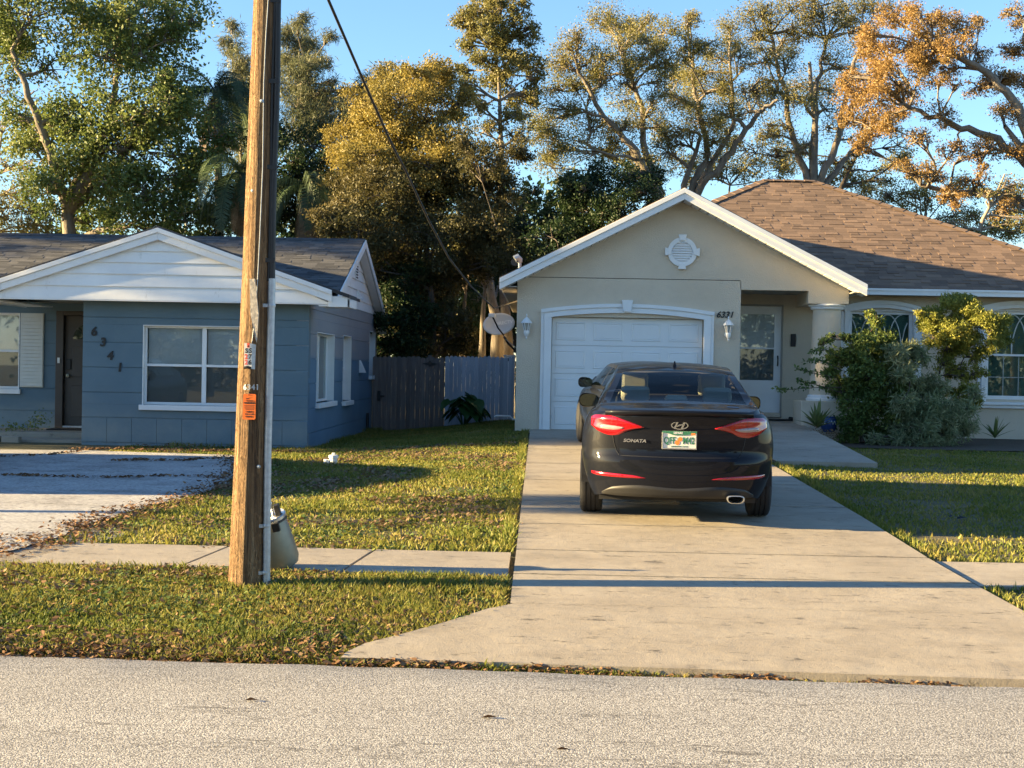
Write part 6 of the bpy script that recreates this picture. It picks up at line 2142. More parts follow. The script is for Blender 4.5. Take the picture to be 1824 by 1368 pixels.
def make_tree(name, label, Y, trunk, clumps, mat, bark='bark', tr=.28, lsize=.15, dens=1.0, aspect=.5, droop=0.0, seed=1, twig=.012, group=None, dspread=1.6, cat='tree', world=False, ntip=16, sigk=.20, base=None, limb=.5, flat=0.0, twigs=True, sats=True, lk=.62, stems=()):
    lsize = lsize * lk
    sigk = sigk * 1.15
    r = np.random.default_rng(seed)
    sc = Y / FPX
    def W3(u, v, dy=0.0):
        if world: return np.array((u, Y + dy, v))
        return np.array(at(u, v, Y + dy))
    tp = [W3(*p) for p in trunk]
    root = thing(name, label, cat, tuple(tp[0]), group=group)
    T = Tubes()
    # resample trunk with wobble
    path = [tp[0]]
    for a, b in zip(tp[:-1], tp[1:]):
        n = max(2, int(np.linalg.norm(b - a) / .5))
        for i in range(1, n + 1):
            path.append(a + (b - a) * i / n + r.normal(0, .025, 3) * (1 if i < n else 0))
    path = np.array(path)
    L = len(path)
    rad = np.linspace(tr, tr * .2, L)
    rad[0] *= 1.1
    T.add(path, rad, 9)
    nodes = [(path[i], rad[i]) for i in range(max(1, L // 3), L)]
    for st in stems:
        ctrl = np.array([W3(*q_) for q_ in st])
        t_ = np.linspace(0, len(ctrl) - 1, 5 * len(ctrl))
        pp = np.stack([np.interp(t_, np.arange(len(ctrl)), ctrl[:, k_]) for k_ in range(3)], 1)
        for _ in range(2): pp[1:-1] = (pp[:-2] + 2 * pp[1:-1] + pp[2:]) / 4
        pp[1:-1] += r.normal(0, .03, (len(pp) - 2, 3))
        rd_ = np.linspace(tr * .52, tr * .18, len(pp))
        T.add(pp, rd_, 7)
        nodes += [(pp[i_], rd_[i_]) for i_ in range(3, len(pp))]
    cl = []
    for c in clumps:
        u, v, rp = c[0], c[1], c[2]
        dy = c[3] if len(c) > 3 else r.uniform(-dspread, dspread)
        den = c[4] if len(c) > 4 else 1.0
        c0, r0_ = W3(u, v, dy), rp * (1 if world else sc * (1 + dy / Y))
        cl.append((c0, r0_ * 1.08, den))
        if sats:
            for _ in range(2):
                dv = r.standard_normal(3); dv /= np.linalg.norm(dv)
                cl.append((c0 + dv * r0_ * r.uniform(.8, 1.25) * np.array([1, 1, .8]), r0_ * r.uniform(.4, .62), den * .9))
    top = path[-1]
    cl.sort(key=lambda c: np.linalg.norm(c[0] - top))
    tips, sigs, counts = [], [], []
    for c, rm, den in cl:
        best, bc = None, 1e9
        for p, pr_ in nodes:
            dd = c - p
            cost = np.linalg.norm(dd) + max(0, p[2] - c[2]) * 1.6 + (1.0 if pr_ < .03 else 0)
            if cost < bc: best, bc, br = p, cost, pr_
        d = c - best
        ln = np.linalg.norm(d)
        n = max(4, int(ln / .35))
        mid = best + d * .5 + np.array([r.normal(0, .10), r.normal(0, .10), .10 + r.normal(0, .06)]) * ln
        t = np.linspace(0, 1, n)[:, None]
        pts = best * (1 - t) ** 2 + 2 * mid * t * (1 - t) + c * t ** 2
        pts[1:-1] += r.normal(0, .035, (n - 2, 3))
        r0 = min(br * .8, .018 + .05 * rm * limb * 2 + ln * .010)
        rd = np.linspace(r0, max(.014, r0 * .4), n)
        T.add(pts, rd, 6)
        for i in range(1, n): nodes.append((pts[i], rd[i]))
        # sub-branches and twigs
        k = max(5, int(ntip * min(1.5, .6 + rm * .5)))
        dirs = r.standard_normal((k, 3)); dirs /= np.linalg.norm(dirs, axis=1)[:, None]
        rr = rm * r.uniform(.35, 1.0, k) ** .6
        tp_ = c + dirs * rr[:, None] * np.array([1, 1, .82])
        for q in range(k):
            if twigs:
                s0 = pts[int(r.integers(max(1, n // 2), n))]
                m1 = s0 * .5 + tp_[q] * .5 + r.normal(0, .12 * rm, 3) + np.array([0, 0, .1 * rm])
                tt = np.linspace(0, 1, 5)[:, None]
                tw = s0 * (1 - tt) ** 2 + 2 * m1 * tt * (1 - tt) + tp_[q] * tt ** 2
                T.add(tw, np.linspace(twig * 1.9, twig * .6, 5), 3)
            tips.append(tp_[q]); sigs.append(rm * sigk)
            counts.append(int(den * dens * DENS * rm * rm / k * (.15 / lsize) ** 1.2 * r.uniform(.5, 1.5)))
    V, F, idx = leaf_cloud(tips, sigs, np.array(counts), lsize, aspect, r, droop, flat)
    tipt = r.uniform(.15, .85, len(tips))
    tint = np.clip(tipt[idx] * .6 + r.uniform(0, .4, len(F)), 0, 1)
    T.build('trunk', bark, root)
    np_mesh('crown', V, F, mat, root, tint=tint)
    return root
gd = lambda u, v: (u, v)
# --- left: big broad evergreen
T1 = make_tree('broadleaf_tree', 'huge dark green broadleaf tree behind the blue house at far left', 40,
    [(128, 640, 0), (125, 430, 0), (120, 365, 0), (150, 300, .3), (165, 220, 0)],
    [(60, 30, 72), (150, 45, 62), (225, 25, 70), (300, 20, 62), (20, 110, 50), (95, 125, 35, 0, .35), (190, 105, 62), (270, 100, 62), (325, 65, 36), (318, 150, 46), (60, 215, 55), (125, 205, 50), (205, 185, 60), (280, 210, 62), (345, 205, 42), (75, 285, 58), (150, 275, 60), (222, 268, 66), (300, 280, 62), (362, 275, 40), (85, 345, 45), (185, 345, 62), (262, 350, 62), (335, 350, 50), (150, 390, 40), (235, 400, 55), (330, 395, 50), (20, 60, 50), (385, 230, 30)],
    'leaf_green', 'bark', .34, .19, .55, .55, seed=101, limb=.9, stems=([(122, 380), (100, 300, -.8), (60, 190, -1.2), (20, 90, -1.2)], [(124, 375), (165, 300, -.8), (200, 200, -1.0), (215, 90, -1.0)], [(124, 370), (210, 290, .4), (280, 180, .6)]))
# bare-ish limbs at the very left
BARE = make_tree('bare_tree', 'nearly leafless tree with pale limbs at the left edge', 43,
    [(-60, 640, 0), (-30, 420, 0), (-5, 280, 0)],
    [(10, 220, 40, 0, .08), (45, 180, 40, 0, .06), (20, 300, 45, 0, .15), (60, 320, 30, 0, .1), (-20, 160, 40, 0, .2), (30, 345, 40, 0, .4), (10, 390, 45, 0, .9), (60, 385, 40, 0, .7)],
    'leaf_olive', 'bark_pale', .18, .14, .8, seed=102)
# --- palms
def palm(name, label, u, v, Y, nf, flen, seed, dead=6, tr=.16, mat='leaf_palm', hang=1.0):
    r = np.random.default_rng(seed)
    top = np.array(at(u, v, Y))
    b = np.array((top[0] + .3, Y, float(gz(top[0], Y))))
    root = thing(name, label, 'palm', tuple(b))
    T = Tubes()
    n = 14
    t = np.linspace(0, 1, n)[:, None]
    T.add(b * (1 - t) + top * t + np.sin(t * 3) * np.array([.06, 0, 0]), np.linspace(tr * 1.2, tr * .8, n), 9)
    T.build('trunk', 'bark', root)
    for k in range(nf + dead):
        isd = k >= nf
        az = r.uniform(0, 2 * math.pi)
        el = r.uniform(.1, 1.15) if not isd else r.uniform(-1.25, -.85)
        ln = flen * r.uniform(.8, 1.1) * (.8 if isd else 1)
        m = 22
        d = np.array([math.cos(az) * math.cos(el), math.sin(az) * math.cos(el), math.sin(el)])
        pts = [top.copy()]
        for i in range(m):
            d = d + np.array([0, 0, -.085 * hang * (1 + i * .05)])
            d /= np.linalg.norm(d)
            pts.append(pts[-1] + d * ln / m)
        pts = np.array(pts)
        F_T = Tubes()
        F_T.add(pts, np.linspace(.028, .006, len(pts)), 4)
        LV, LF = [], []
        c = 0
        for i in range(2, len(pts)):
            dd = pts[i] - pts[i - 1]
            dd /= np.linalg.norm(dd)
            sd_ = np.cross(dd, [0, 0, 1.0])
            sd_ /= np.linalg.norm(sd_) + 1e-6
            for s in (-1, 1):
                for h in range(3):
                    ll = ln * .26 * math.sin(math.pi * (.12 + .8 * i / len(pts))) * r.uniform(.8, 1.15)
                    p0 = pts[i] - dd * (ln / m) * .33 * h
                    p1 = p0 + (sd_ * s * .75 + dd * .35 + np.array([0, 0, .1 - .25 * r.random()])) * ll * .55
                    p2 = p1 + (sd_ * s * .35 + dd * .25 + np.array([0, 0, -.75 * hang])) * ll * .6
                    wv = dd * .013
                    LV += [p0 - wv, p0 + wv, p1 + wv, p1 - wv, p2]
                    LF += [(c, c + 1, c + 2, c + 3), (c + 3, c + 2, c + 4, c + 4)]
                    c += 5
        V = np.concatenate([np.concatenate(F_T.V), np.array(LV)])
        k0 = F_T.k
        f4 = np.concatenate([np.concatenate(F_T.F), np.array([q for q in LF if q[2] != q[3]]) + k0])
        quads = [tuple(q) for q in f4.tolist() if len(set(q)) == 4]
        tris = [tuple(x + k0 for x in q[:3]) for q in LF if q[2] == q[3] or q[3] == q[2]]
        tris = [(q[0] + k0, q[1] + k0, q[2] + k0) for q in LF if len(set(q)) == 3]
        m_ = MB()
        m_.v = [tuple(p) for p in V]
        m_.f = [q for q in quads if max(q) < len(V)] + tris
        o = m_.build('frond' if not isd else 'dead_frond', 'leaf_dead' if isd else mat, root, fixn=False)
        a_ = o.data.attributes.new('tint', 'FLOAT', 'FACE')
        a_.data.foreach_set('value', r.uniform(0, 1, len(o.data.polygons)).astype(np.float32))
    return root
palm('queen_palm', 'tall feathery palm with drooping fronds just left of the pole', 384, 165, 42, 18, 2.7, 201, 5, hang=1.25, tr=.13)
palm('queen_palm', 'lower palm with brown hanging fronds behind the grey roof', 432, 312, 38, 14, 2.2, 202, 9, hang=1.35, tr=.13)
palm('queen_palm', 'short dark palm with dead skirt right of the pole', 548, 335, 37, 17, 2.3, 203, 8, hang=1.4, tr=.13)
# --- feathery casuarinas
make_tree('casuarina_tree', 'slim feathery tree against the sky left of the pole', 47, [(440, 640, 0), (432, 300, 0), (420, 90, 0)],
    [(417, 50, 15), (415, 78, 20), (424, 108, 24), (428, 140, 26), (434, 172, 28), (440, 205, 30), (430, 240, 30), (450, 265, 32)], 'leaf_needle', 'bark', .11, .34, 2.6, .10, .25, 301, ntip=26, sigk=.24, limb=.15)
make_tree('casuarina_tree', 'broad feathery tree against the sky right of the pole', 47, [(530, 640, 0), (534, 300, 0), (540, 95, 0)],
    [(540, 42, 18), (532, 75, 28), (552, 92, 24), (520, 110, 30), (548, 130, 34), (522, 155, 34), (556, 170, 32), (530, 195, 38), (560, 215, 34), (520, 235, 36), (588, 62, 13), (582, 110, 14, 0, .5), (592, 150, 18, 0, .6), (600, 190, 26), (612, 170, 16), (626, 200, 24), (640, 160, 14), (618, 235, 32), (655, 145, 18), (690, 128, 16), (660, 175, 20)], 'leaf_needle', 'bark', .13, .34, 2.6, .10, .25, 302, ntip=26, sigk=.24, limb=.18)
make_tree('understory_tree', 'dark leafy tree low behind the grey roof right of the pole', 39, [(560, 640, 0), (565, 430, 0), (568, 330, 0)],
    [(505, 285, 42), (556, 262, 40), (605, 300, 42), (540, 325, 45), (592, 350, 42), (516, 385, 46), (570, 395, 45), (625, 395, 42), (470, 330, 40), (450, 390, 40), (640, 270, 30), (480, 250, 34), (400, 395, 42), (420, 350, 34)], 'leaf_dark', 'bark_dark', .2, .15, .8, seed=303, droop=.15)
# --- golden tree, and its lower crown with shade put into darker brown-olive leaves
make_tree('golden_tree', 'bright golden leaved tree in the middle of the tree line', 35, [(730, 640, 0), (728, 430, 0), (722, 280, 0)],
    [(688, 142, 32), (745, 128, 36), (772, 150, 34), (655, 185, 40), (705, 180, 48), (762, 195, 48), (812, 185, 32), (625, 245, 38), (675, 240, 52), (735, 250, 52), (795, 250, 46), (640, 290, 44), (700, 300, 52), (765, 300, 50), (610, 275, 24), (720, 150, 30)], 'leaf_gold', 'bark_dark', .15, .115, 1.35, seed=401)
make_tree('shaded_crown_tree', 'brown olive foliage below the golden crown, shade put into its colour', 33, [(770, 640, 0), (768, 520, 0), (762, 420, 0)],
    [(622, 335, 48), (690, 345, 58), (760, 345, 58), (830, 335, 52), (640, 410, 56), (715, 420, 60), (792, 418, 58), (868, 400, 52), (675, 485, 52), (750, 490, 52), (828, 480, 46), (610, 380, 34), (885, 330, 38), (905, 450, 40), (850, 285, 38), (905, 270, 30), (700, 540, 44), (760, 545, 44), (640, 470, 40)], 'leaf_umber', 'bark_dark', .13, .12, 1.5, seed=402)
make_tree('tall_tree', 'tall thin tree with sparse orange topped crown above the roofline', 37, [(905, 640, 0), (893, 420, 0), (892, 300, 0), (890, 180, 0), (880, 90, 0)],
    [(826, 28, 24), (860, 12, 28), (892, 8, 26), (925, 28, 24), (838, 68, 26), (880, 52, 28), (908, 70, 30), (940, 62, 22), (905, 110, 32), (862, 105, 24), (940, 112, 24), (884, 148, 26), (828, 150, 20), (832, 125, 16), (928, 165, 28), (852, 190, 24, 0, .8), (958, 128, 16), (915, 205, 24, 0, .8), (948, 178, 16), (822, 40, 16), (930, 240, 22, 0, .6), (865, 235, 24, 0, .6)], 'leaf_olive', 'bark', .15, .12, 1.1, seed=403, dspread=.9)
# --- oaks
make_tree('oak_tree', 'spreading oak with olive crown left of the garage gable peak', 39, [(1185, 640, 0), (1182, 420, 0), (1165, 345, 0), (1120, 255, -.3)],
    [(998, 112, 30), (1026, 72, 26), (1082, 25, 30), (1112, 45, 30), (1148, 55, 28), (1050, 108, 32), (1105, 92, 36), (1150, 102, 34), (1185, 110, 28), (992, 160, 32), (1040, 150, 30), (1090, 140, 30), (1000, 212, 34), (1052, 226, 30), (1108, 232, 34, 0, .8), (1172, 150, 30), (1150, 205, 28, 0, .7), (1020, 268, 34), (1075, 275, 36), (1132, 280, 30, 0, .7), (985, 250, 30)], 'leaf_olive', 'bark', .23, .092, .80, seed=501, sigk=.27, limb=.8, stems=([(1180, 350), (1130, 262, -.3), (1070, 200, -.6), (1030, 130, -.8)], [(1178, 345), (1145, 262, .2), (1140, 180, .3), (1110, 90, .4)], [(1182, 360), (1110, 290, .4), (1030, 250, .8)]))
make_tree('oak_tree', 'oak with forked trunks rising just behind the garage gable peak', 41, [(1225, 640, 0), (1225, 400, 0), (1218, 330, 0), (1248, 240, .2)],
    [(1226, 42, 20), (1222, 82, 26), (1262, 78, 26), (1232, 125, 30), (1278, 112, 30), (1300, 55, 28), (1205, 175, 28), (1255, 165, 34), (1300, 150, 28), (1245, 215, 36), (1290, 205, 32), (1205, 235, 32, 0, .8), (1320, 100, 26), (1350, 148, 26, 0, .6), (1275, 255, 30, 0, .6), (1190, 270, 28, 0, .6), (1335, 200, 26, 0, .5)], 'leaf_olive', 'bark', .23, .092, .78, seed=502, sigk=.27, limb=.8, stems=([(1225, 350), (1262, 270, .2), (1240, 170, .3), (1228, 90, .3)], [(1232, 355), (1300, 275, -.3), (1350, 200, -.6), (1385, 178, -.8)], [(1230, 360), (1262, 300, .5), (1310, 225, .8), (1300, 110, .9)]))
make_tree('oak_tree', 'tall greyish oak with many dark stems behind the ridge of the hip roof', 42, [(1448, 640, 0), (1447, 400, 0), (1450, 320, 0), (1452, 210, 0), (1442, 110, 0)],
    [(1335, 20, 30, 0, .8), (1372, 28, 32, 0, .9), (1418, 15, 34), (1462, 10, 34, 0, .9), (1510, 15, 34), (1555, 10, 30), (1392, 72, 32), (1432, 58, 30), (1478, 62, 30, 0, .8), (1525, 60, 30), (1400, 118, 30), (1445, 150, 34), (1490, 118, 32), (1415, 175, 34), (1380, 165, 28, 0, .7), (1470, 195, 32, 0, .6), (1512, 160, 26, 0, .7), (1395, 225, 28, 0, .5), (1500, 235, 26, 0, .45), (1440, 255, 26, 0, .4), (1345, 62, 26, 0, .7), (1355, 110, 24, 0, .6)], 'leaf_olive', 'bark', .24, .092, .64, seed=503, sigk=.27, limb=.8, stems=([(1448, 345), (1415, 262, .3), (1395, 150, .5), (1372, 60, .6)], [(1450, 345), (1490, 255, -.2), (1512, 150, -.4), (1540, 50, -.5)], [(1452, 350), (1500, 290, .6), (1530, 250, .8)], [(1446, 350), (1450, 200, .7), (1470, 70, .9)]))
make_tree('oak_tree', 'leaning multi stemmed oak between the roof ridge and the orange tree', 43, [(1500, 640, 0), (1480, 400, 0), (1500, 330, 0), (1525, 280, 0)],
    [(1530, 270, 28, 0, .35), (1565, 320, 24, 0, .5), (1490, 290, 26, 0, .3), (1600, 260, 30, 0, .4), (1380, 280, 28, 0, .35), (1330, 270, 28, 0, .5), (1545, 225, 28, 0, .4)], 'leaf_olive', 'bark_dark', .2, .115, .9, seed=504)
make_tree('orange_oak', 'big oak with burnt orange foliage at the right edge', 34, [(1905, 640, 0), (1895, 420, 0), (1840, 290, 0), (1790, 225, -.2)],
    [(1552, 52, 24), (1592, 30, 28), (1640, 28, 32), (1690, 42, 28), (1730, 48, 22), (1560, 88, 34), (1612, 85, 36), (1662, 85, 34), (1545, 132, 32), (1595, 138, 36), (1645, 130, 32), (1522, 172, 30), (1565, 182, 34), (1610, 185, 28), (1518, 215, 22), (1550, 228, 28), (1585, 225, 22), (1532, 255, 18), (1700, 85, 28), (1690, 130, 26, 0, .6), (1742, 95, 22, 0, .7), (1775, 140, 26), (1815, 150, 26), (1800, 95, 20), (1820, 30, 26), (1850, 80, 30), (1680, 205, 26, 0, .5), (1740, 155, 24, 0, .6), (1790, 200, 28, 0, .6), (1640, 250, 24, 0, .5), (1700, 270, 26, 0, .6), (1760, 265, 28, 0, .9), (1815, 270, 30, 0, .7), (1655, 305, 24, 0, .6), (1745, 320, 26, 0, .7), (1800, 340, 28, 0, .5), (1700, 345, 24, 0, .8), (1610, 300, 20, 0, .6), (1780, 375, 22, 0, .5)], 'leaf_orange', 'bark', .26, .092, 1.05, seed=505, dspread=1.2, limb=.5, stems=([(1870, 330), (1800, 262, .2), (1700, 225, .3), (1610, 185, .2)], [(1880, 360), (1810, 180, -.4), (1740, 115, -.5), (1660, 85, -.5)], [(1890, 400), (1790, 345, .5), (1700, 345, .6), (1640, 330, .6)], [(1880, 340), (1840, 150, .5), (1825, 40, .6)]))
make_tree('young_tree', 'slim pale stemmed tree above the hip roof at right', 32, [(1770, 640, 0), (1745, 410, 0), (1762, 370, 0), (1790, 310, 0)],
    [(1715, 415, 16), (1742, 425, 16), (1770, 405, 14, 0, .5), (1800, 330, 20, 0, .4), (1760, 345, 16, 0, .3), (1812, 400, 20, 0, .8), (1680, 400, 14, 0, .5)], 'leaf_olive', 'bark_pale', .09, .10, 1.0, seed=506, dspread=.4)
make_tree('evergreen_tree', 'dense dark green tree against the left slope of the garage roof', 33, [(1070, 640, 0), (1075, 480, 0), (1078, 420, 0)],
    [(1025, 330, 34), (1072, 315, 32), (1118, 322, 32), (1150, 345, 26), (1000, 375, 36), (1052, 372, 42), (1105, 370, 36), (985, 425, 38), (1035, 425, 42), (1085, 400, 34), (960, 455, 34), (1010, 470, 36), (1160, 310, 20), (940, 400, 26)], 'leaf_dark', 'bark_dark', .2, .12, 1.35, seed=507)
make_tree('distant_oak', 'hazy thin oak filling the gaps between the big oaks', 52, [(1290, 640, 0), (1290, 420, 0), (1300, 330, 0)],
    [(u_, v_, 30, 0, .55) for u_, v_ in ((960, 215), (985, 300), (1180, 60), (1200, 140), (1165, 230), (1215, 290), (1250, 310), (1290, 290), (1330, 300), (1370, 240), (1390, 300), (1350, 175), (1300, 235), (1410, 270), (1110, 180), (1150, 300))], 'leaf_olive', 'bark', .16, .13, .9, seed=508, dspread=2.5)
make_tree('distant_oak', 'hazy thin tree low behind the hip roof at right', 50, [(1640, 640, 0), (1640, 430, 0), (1650, 370, 0)],
    [(u_, v_, 28, 0, .6) for u_, v_ in ((1540, 330), (1580, 345), (1620, 360), (1660, 350), (1700, 385), (1740, 395), (1780, 400), (1815, 410), (1590, 290), (1650, 310), (1800, 360), (1500, 310), (1840, 380), (1720, 330))], 'leaf_olive', 'bark', .14, .13, .9, seed=509, dspread=2)
# --- trunks and scrub seen between the houses, over the fence
make_tree('slim_tree', 'slim pale trunk rising just behind the grey fence', 34.5, [(823, 650, 0), (826, 560, 0), (828, 480, 0)],
    [(815, 455, 26, 0, .8), (845, 440, 26, 0, .8), (828, 410, 30)], 'leaf_olive', 'bark_pale', .085, .12, 1.0, seed=601, dspread=.5)
make_tree('slim_tree', 'second slim trunk, right of the first behind the grey fence', 35.5, [(858, 650, 0), (860, 560, 0), (866, 470, 0)],
    [(860, 460, 28, 0, .8), (885, 435, 26, 0, .8), (850, 430, 26)], 'leaf_olive', 'bark', .10, .12, 1.0, seed=602, dspread=.5)
make_tree('stout_tree', 'stout brown trunk beside the satellite dish behind the fence', 36.5, [(888, 650, 0), (887, 580, 0), (872, 490, 0), (868, 430, 0)],
    [(868, 520, 30, .8, .7), (915, 440, 34, .6), (885, 395, 36), (935, 360, 30)], 'leaf_dark', 'bark', .20, .12, 1.0, seed=603, dspread=.6)
for k, (u, v, Y, w_, lab, mt) in enumerate(((712, 590, 32.7, 60, 'dark scrubby bush behind the dark fence section', 'leaf_dark'), (775, 590, 33.0, 62, 'brownish bush behind the middle of the fence', 'leaf_umber'), (690, 520, 40, 62, 'tall shadowy bush beside the blue gable end', 'leaf_dark'), (845, 590, 38.5, 58, 'dim bush behind the grey fence', 'leaf_dark'), (905, 560, 39, 60, 'dim bush behind the satellite dish', 'leaf_umber'))):
    make_tree('understory_bush', lab, Y, [(u, 655, 0), (u, 630, 0), (u + 4, 600, 0)],
        [(u - 30, v + 30, 30), (u + 28, v + 34, 30), (u, v, 34), (u - 34, v - 30, 32), (u + 32, v - 26, 32), (u, v - 62, 32), (u - 20, v - 100, 28, 0, .7), (u + 24, v - 96, 28, 0, .7)], mt, 'bark_dark', .05, .14, 1.7, seed=610 + k, group='bushes over the fence', cat='bush', dspread=.8)
# --- far wood that closes the view between the trunks
r = np.random.default_rng(77)
cs, sg_ = [], []
for k in range(950):
    x = r.uniform(-34, 34)
    Yf = r.uniform(50, 66)
    u = 964 + x / Yf * FPX
    hmax = 8.6 if 330 < u < 1010 else (6.2 if u < 330 else 5.6)
    cs.append((x, Yf, hmax * r.uniform(0, 1) ** .8)); sg_.append(r.uniform(.35, .75))
V, F, idx = leaf_cloud(cs, sg_, np.full(len(cs), 60), .38, .55, r)
bw = tag(np_mesh('background_wood', V, F, 'leaf_dark', tint=r.uniform(0, 1, len(F))), 'far dark woodland mass behind the houses', 'woodland', kind='stuff')

# ---------------------------------------------------------------- planting in front of the beige house
make_tree('leafy_shrub', 'large dark green leafy shrub hiding the porch column base', 25.05, [(1535, 786, 0), (1536, 760, 0), (1540, 720, 0)],
    [(1500, 640, 22), (1530, 620, 24), (1565, 605, 24), (1560, 575, 10), (1550, 560, 7), (1500, 690, 28), (1545, 670, 32), (1585, 650, 26), (1520, 730, 30), (1570, 720, 34), (1510, 765, 22), (1560, 765, 28), (1600, 700, 26), (1600, 760, 24), (1475, 665, 12), (1470, 610, 9), (1480, 600, 8), (1540, 640, 26), (1505, 600, 9)], 'leaf_shrub', 'bark_dark', .03, .062, 2.4, .55, seed=701, lk=1.0, dspread=.35, cat='shrub', ntip=18, twig=.005, sigk=.2)
# arching sprays that reach left across the column
r = np.random.default_rng(702)
sp = thing('arching_branches', 'thin leafy branches reaching left across the porch column', 'branches', tuple(at(1500, 720, 24.9)))
for pts in ([(1500, 640), (1470, 622), (1445, 626)], [(1500, 660), (1465, 642), (1437, 644)], [(1500, 690), (1460, 690), (1400, 694), (1384, 692)], [(1500, 700), (1450, 684), (1420, 678)], [(1490, 672), (1450, 665), (1418, 656)]):
    w3 = np.array([at(u, v, 24.9 - .25 * i) for i, (u, v) in enumerate(pts)])
    t = np.linspace(0, len(w3) - 1, 16)
    path = np.stack([np.interp(t, np.arange(len(w3)), w3[:, k]) for k in range(3)], 1)
    T = Tubes(); T.add(path, np.linspace(.008, .003, 16), 4)
    b = T.build('branch', 'bark_dark', sp)
    V, F, idx = leaf_cloud(path[4:], np.full(12, .022), np.full(12, 9), .06, .6, r)
    np_mesh('leaves', V, F, 'leaf_shrub', b, tint=r.uniform(0, .7, len(F)))
make_tree('variegated_shrub', 'pale variegated narrow leaved shrub in the middle of the bed', 24.85, [(1650, 790, 0), (1652, 760, 0), (1648, 720, 0)],
    [(1610, 660, 18), (1635, 640, 16), (1630, 690, 24), (1665, 690, 18), (1610, 720, 20), (1655, 735, 26), (1690, 735, 22), (1640, 770, 24), (1680, 772, 24), (1715, 760, 20), (1720, 725, 14), (1600, 760, 16), (1560, 784, 12), (1606, 785, 12), (1735, 700, 9), (1600, 632, 14), (1622, 622, 12), (1588, 622, 10)], 'leaf_varieg', 'bark_dark', .025, .13, 4.5, .16, .05, 703, lk=1.0, dspread=.35, cat='shrub', ntip=18, twig=.004, sigk=.24)
make_tree('small_tree', 'small bushy tree between the two windows, sunlight put into its yellow green tufts', 25.6, [(1690, 786, 0), (1688, 730, 0), (1672, 670, 0), (1680, 630, 0)],
    [(1672, 570, 24), (1700, 545, 24), (1665, 600, 20), (1700, 590, 28), (1735, 560, 22), (1760, 575, 24), (1785, 600, 18), (1760, 610, 24), (1720, 610, 24), (1690, 628, 18), (1650, 580, 14), (1790, 570, 12), (1715, 535, 14), (1740, 660, 14, 0, .6), (1725, 690, 16, 0, .7), (1735, 640, 12, 0, .5), (1680, 650, 16, 0, .4), (1690, 535, 10), (1700, 660, 18), (1728, 715, 16), (1700, 705, 14), (1655, 560, 14)], 'leaf_topiary_sunlit', 'bark_dark', .035, .05, 3.4, .42, seed=704, lk=1.0, dspread=.35, ntip=22, twig=.005, sigk=.17, limb=.3)
for k, (u0, u1) in enumerate(((1660, 1690), (1700, 1705), (1712, 1716))):
    pass
def yucca(u, v, Y, n, ln, label, seed, wid=.03):
    r = random.Random(seed)
    c = at(u, v, Y)
    t = thing('yucca_plant', label, 'plant', c)
    for k in range(n):
        az = r.uniform(0, 2 * math.pi)
        el = r.uniform(.35, 1.5)
        l_ = ln * r.uniform(.65, 1.1)
        d = Vector((math.cos(az) * math.cos(el), math.sin(az) * math.cos(el), math.sin(el)))
        s = d.cross(Vector((0, 0, 1))).normalized() if abs(d.z) < .99 else Vector((1, 0, 0))
        up = s.cross(d)
        pts, P_ = [], []
        for i in range(6):
            q = i / 5
            p = c + d * (l_ * q) + Vector((0, 0, -.12 * l_ * q * q * (1.3 - el / 1.5)))
            w_ = wid * (1 - q ** 2.2) * (.7 + .6 * min(1, q * 4)) + .001
            P_ += [p - s * w_ + up * w_ * .3, p, p + s * w_ + up * w_ * .3]
        F2 = []
        for i in range(5):
            F2 += [(i * 3, i * 3 + 1, i * 3 + 4, i * 3 + 3), (i * 3 + 1, i * 3 + 2, i * 3 + 5, i * 3 + 4)]
        o = MB().add(P_, F2).build('blade', 'leaf_yucca', t, fixn=False)
        a_ = o.data.attributes.new('tint', 'FLOAT', 'FACE')
        a_.data.foreach_set('value', [r.random()] * len(o.data.polygons))
yucca(1456, 762, 24.75, 26, .52, 'spiky yucca in front of the column pedestal', 801)
yucca(1772, 780, 25.2, 20, .42, 'small spiky yucca alone under the right window', 802, .022)
# taro by the fence: each big leaf its own part
def taro(u, v, Y, label, seed, n=34):
    r = random.Random(seed)
    c = at(u, v, Y)
    c.z = float(gz(c.x, c.y))
    t = thing('taro_plant', label, 'plant', c)
    for k in range(n):
        az = r.uniform(0, 2 * math.pi)
        rad = r.uniform(.08, .46)
        hgt = r.uniform(.25, .62) * (1.1 - rad * .7)
        tip = c + Vector((math.cos(az) * rad * 1.1, math.sin(az) * rad * .6, hgt))
        MB().tube([c + Vector((math.cos(az) * .03, math.sin(az) * .03, 0)), c.lerp(tip, .5) + Vector((0, 0, .06)), tip], [.012, .01, .007], 6).build('leaf_stem', 'leaf_taro', t)
        s = r.uniform(.22, .33)
        out = Vector((math.cos(az), math.sin(az) - .35, -.75)).normalized()
        sd_ = out.cross(Vector((0, 0, 1))).normalized()
        nm = sd_.cross(out)
        shape = [(-.28, .0, 0), (-.55, .38, .02), (-.25, .62, .05), (.2, .52, .06), (.65, .28, .02), (1.05, 0, -.12), (.65, -.28, .02), (.2, -.52, .06), (-.25, -.62, .05), (-.55, -.38, .02)]
        P_ = [tip] + [tip + out * (a * s) + sd_ * (b * s) + nm * (h * s * 1.6) for a, b, h in shape]
        o = MB().add(P_, [(0, i, i % 10 + 1) for i in range(1, 11)]).build('leaf', 'leaf_taro', t, fixn=False, smooth='all')
        a_ = o.data.attributes.new('tint', 'FLOAT', 'FACE')
        a_.data.foreach_set('value', [r.random()] * len(o.data.polygons))
taro(826, 768, 30.6, 'broad leaved elephant ear plant against the grey fence', 811)
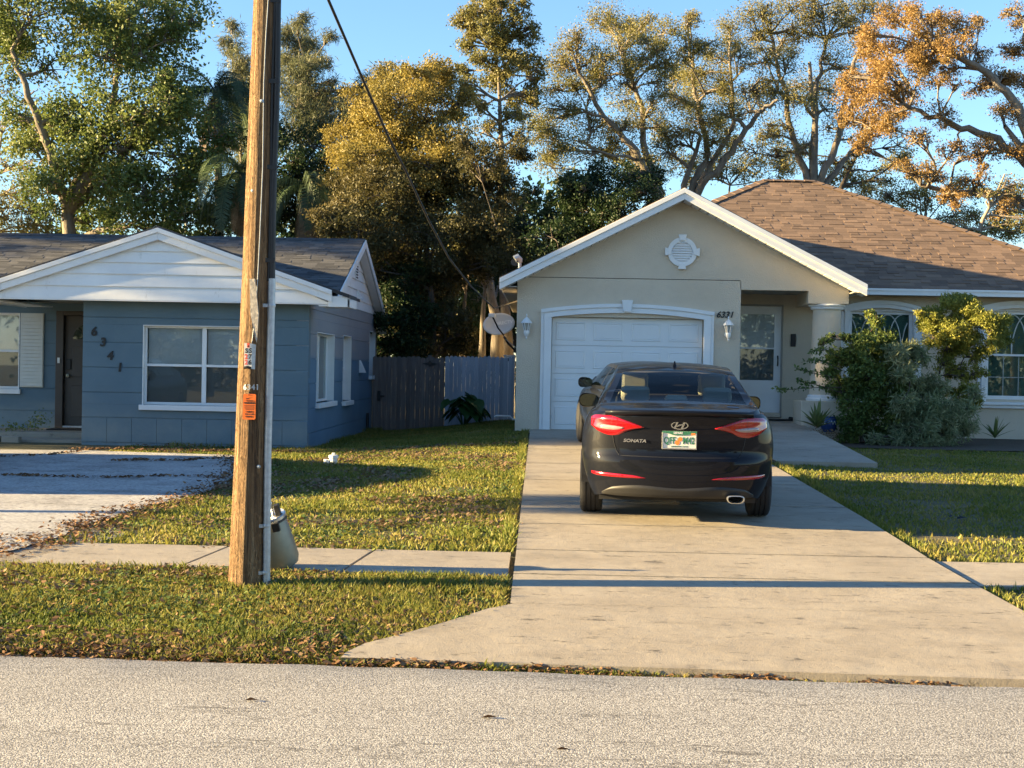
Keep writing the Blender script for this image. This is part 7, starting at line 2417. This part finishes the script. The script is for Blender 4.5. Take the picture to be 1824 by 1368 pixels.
# weeds by the stoop and along walls
def weeds(name, label, centers, h, n, seed, mat='leaf_shrub', ls=.05):
    r = np.random.default_rng(seed)
    V, F, idx = leaf_cloud(centers, np.full(len(centers), h * .5), np.full(len(centers), n), ls, .5, r)
    V[:, 2] = np.maximum(V[:, 2], .3)
    o = np_mesh(name, V, F, mat, tint=r.uniform(.2, 1, len(F)), org=Vector(tuple(centers[0])))
    return tag(o, label, 'weeds', kind='stuff')
weeds('weed_patch', 'low green weeds growing beside the entry stoop', [(x, 24.2 + rnd.uniform(-.2, .5), .42) for x in np.linspace(-10.6, -8.8, 12)], .16, 60, 821)
weeds('weed_patch', 'bushy weed sprouting at the left door jamb', [(-8.95, 24.9, .5), (-8.85, 25.0, .6)], .16, 70, 822)
fl = weeds('flower_clump', 'small pinkish flowers at the foot of the yucca', [tuple(at(u, v, 24.6)) for u, v in ((1450, 768), (1474, 770), (1462, 776), (1485, 776))], .10, 45, 823, 'leaf_dead', .04)

# ---------------------------------------------------------------- neighbours outside the frame: they shade the scene and fill the reflections
def place_copy(src, loc, rz, label, sc=1.0):
    c = copy_tree(src)
    c.location = loc
    c.rotation_euler = (0, 0, rz)
    c.scale = (sc, sc, sc)
    c['label'] = label
    return c
place_copy(T1, (-25.0, 21.5, .2), 1.2, 'broad evergreen beyond the left edge, nearest the road', .82)
place_copy(T1, (-24.0, 27.5, .2), 2.6, 'broad evergreen beyond the left edge, level with the house backs', .86)
place_copy(T1, (-23.0, 35.5, .2), 4.0, 'broad evergreen beyond the left edge, behind the back yards', .9)
place_copy(BARE, (-15.0, 12.6, .1), .7, 'unseen bare tree beyond the left edge, added to streak shadows over the driveway', .8)  # added out of frame for thin shadow streaks on the driveway
for k, (x, y, rz) in enumerate(((-16, -22, .4), (-6, -26, 1.9), (5, -24, 3.3), (15, -21, 4.5), (26, -24, 5.6))):
    place_copy(T1, (x, y, 0), rz, ('evergreen across the street, far left behind the viewer', 'evergreen across the street, left behind the viewer', 'evergreen across the street, straight behind the viewer', 'evergreen across the street, right behind the viewer', 'evergreen across the street, far right behind the viewer')[k], .8)
place_copy(bw, (0, 12, 0), math.pi, 'far woodland mass across the street behind the viewer')
place_copy(CAR2, (-8.7, 14.9, .16), 0, 'large graphite car parked on the pad beyond the left edge', 1.22)
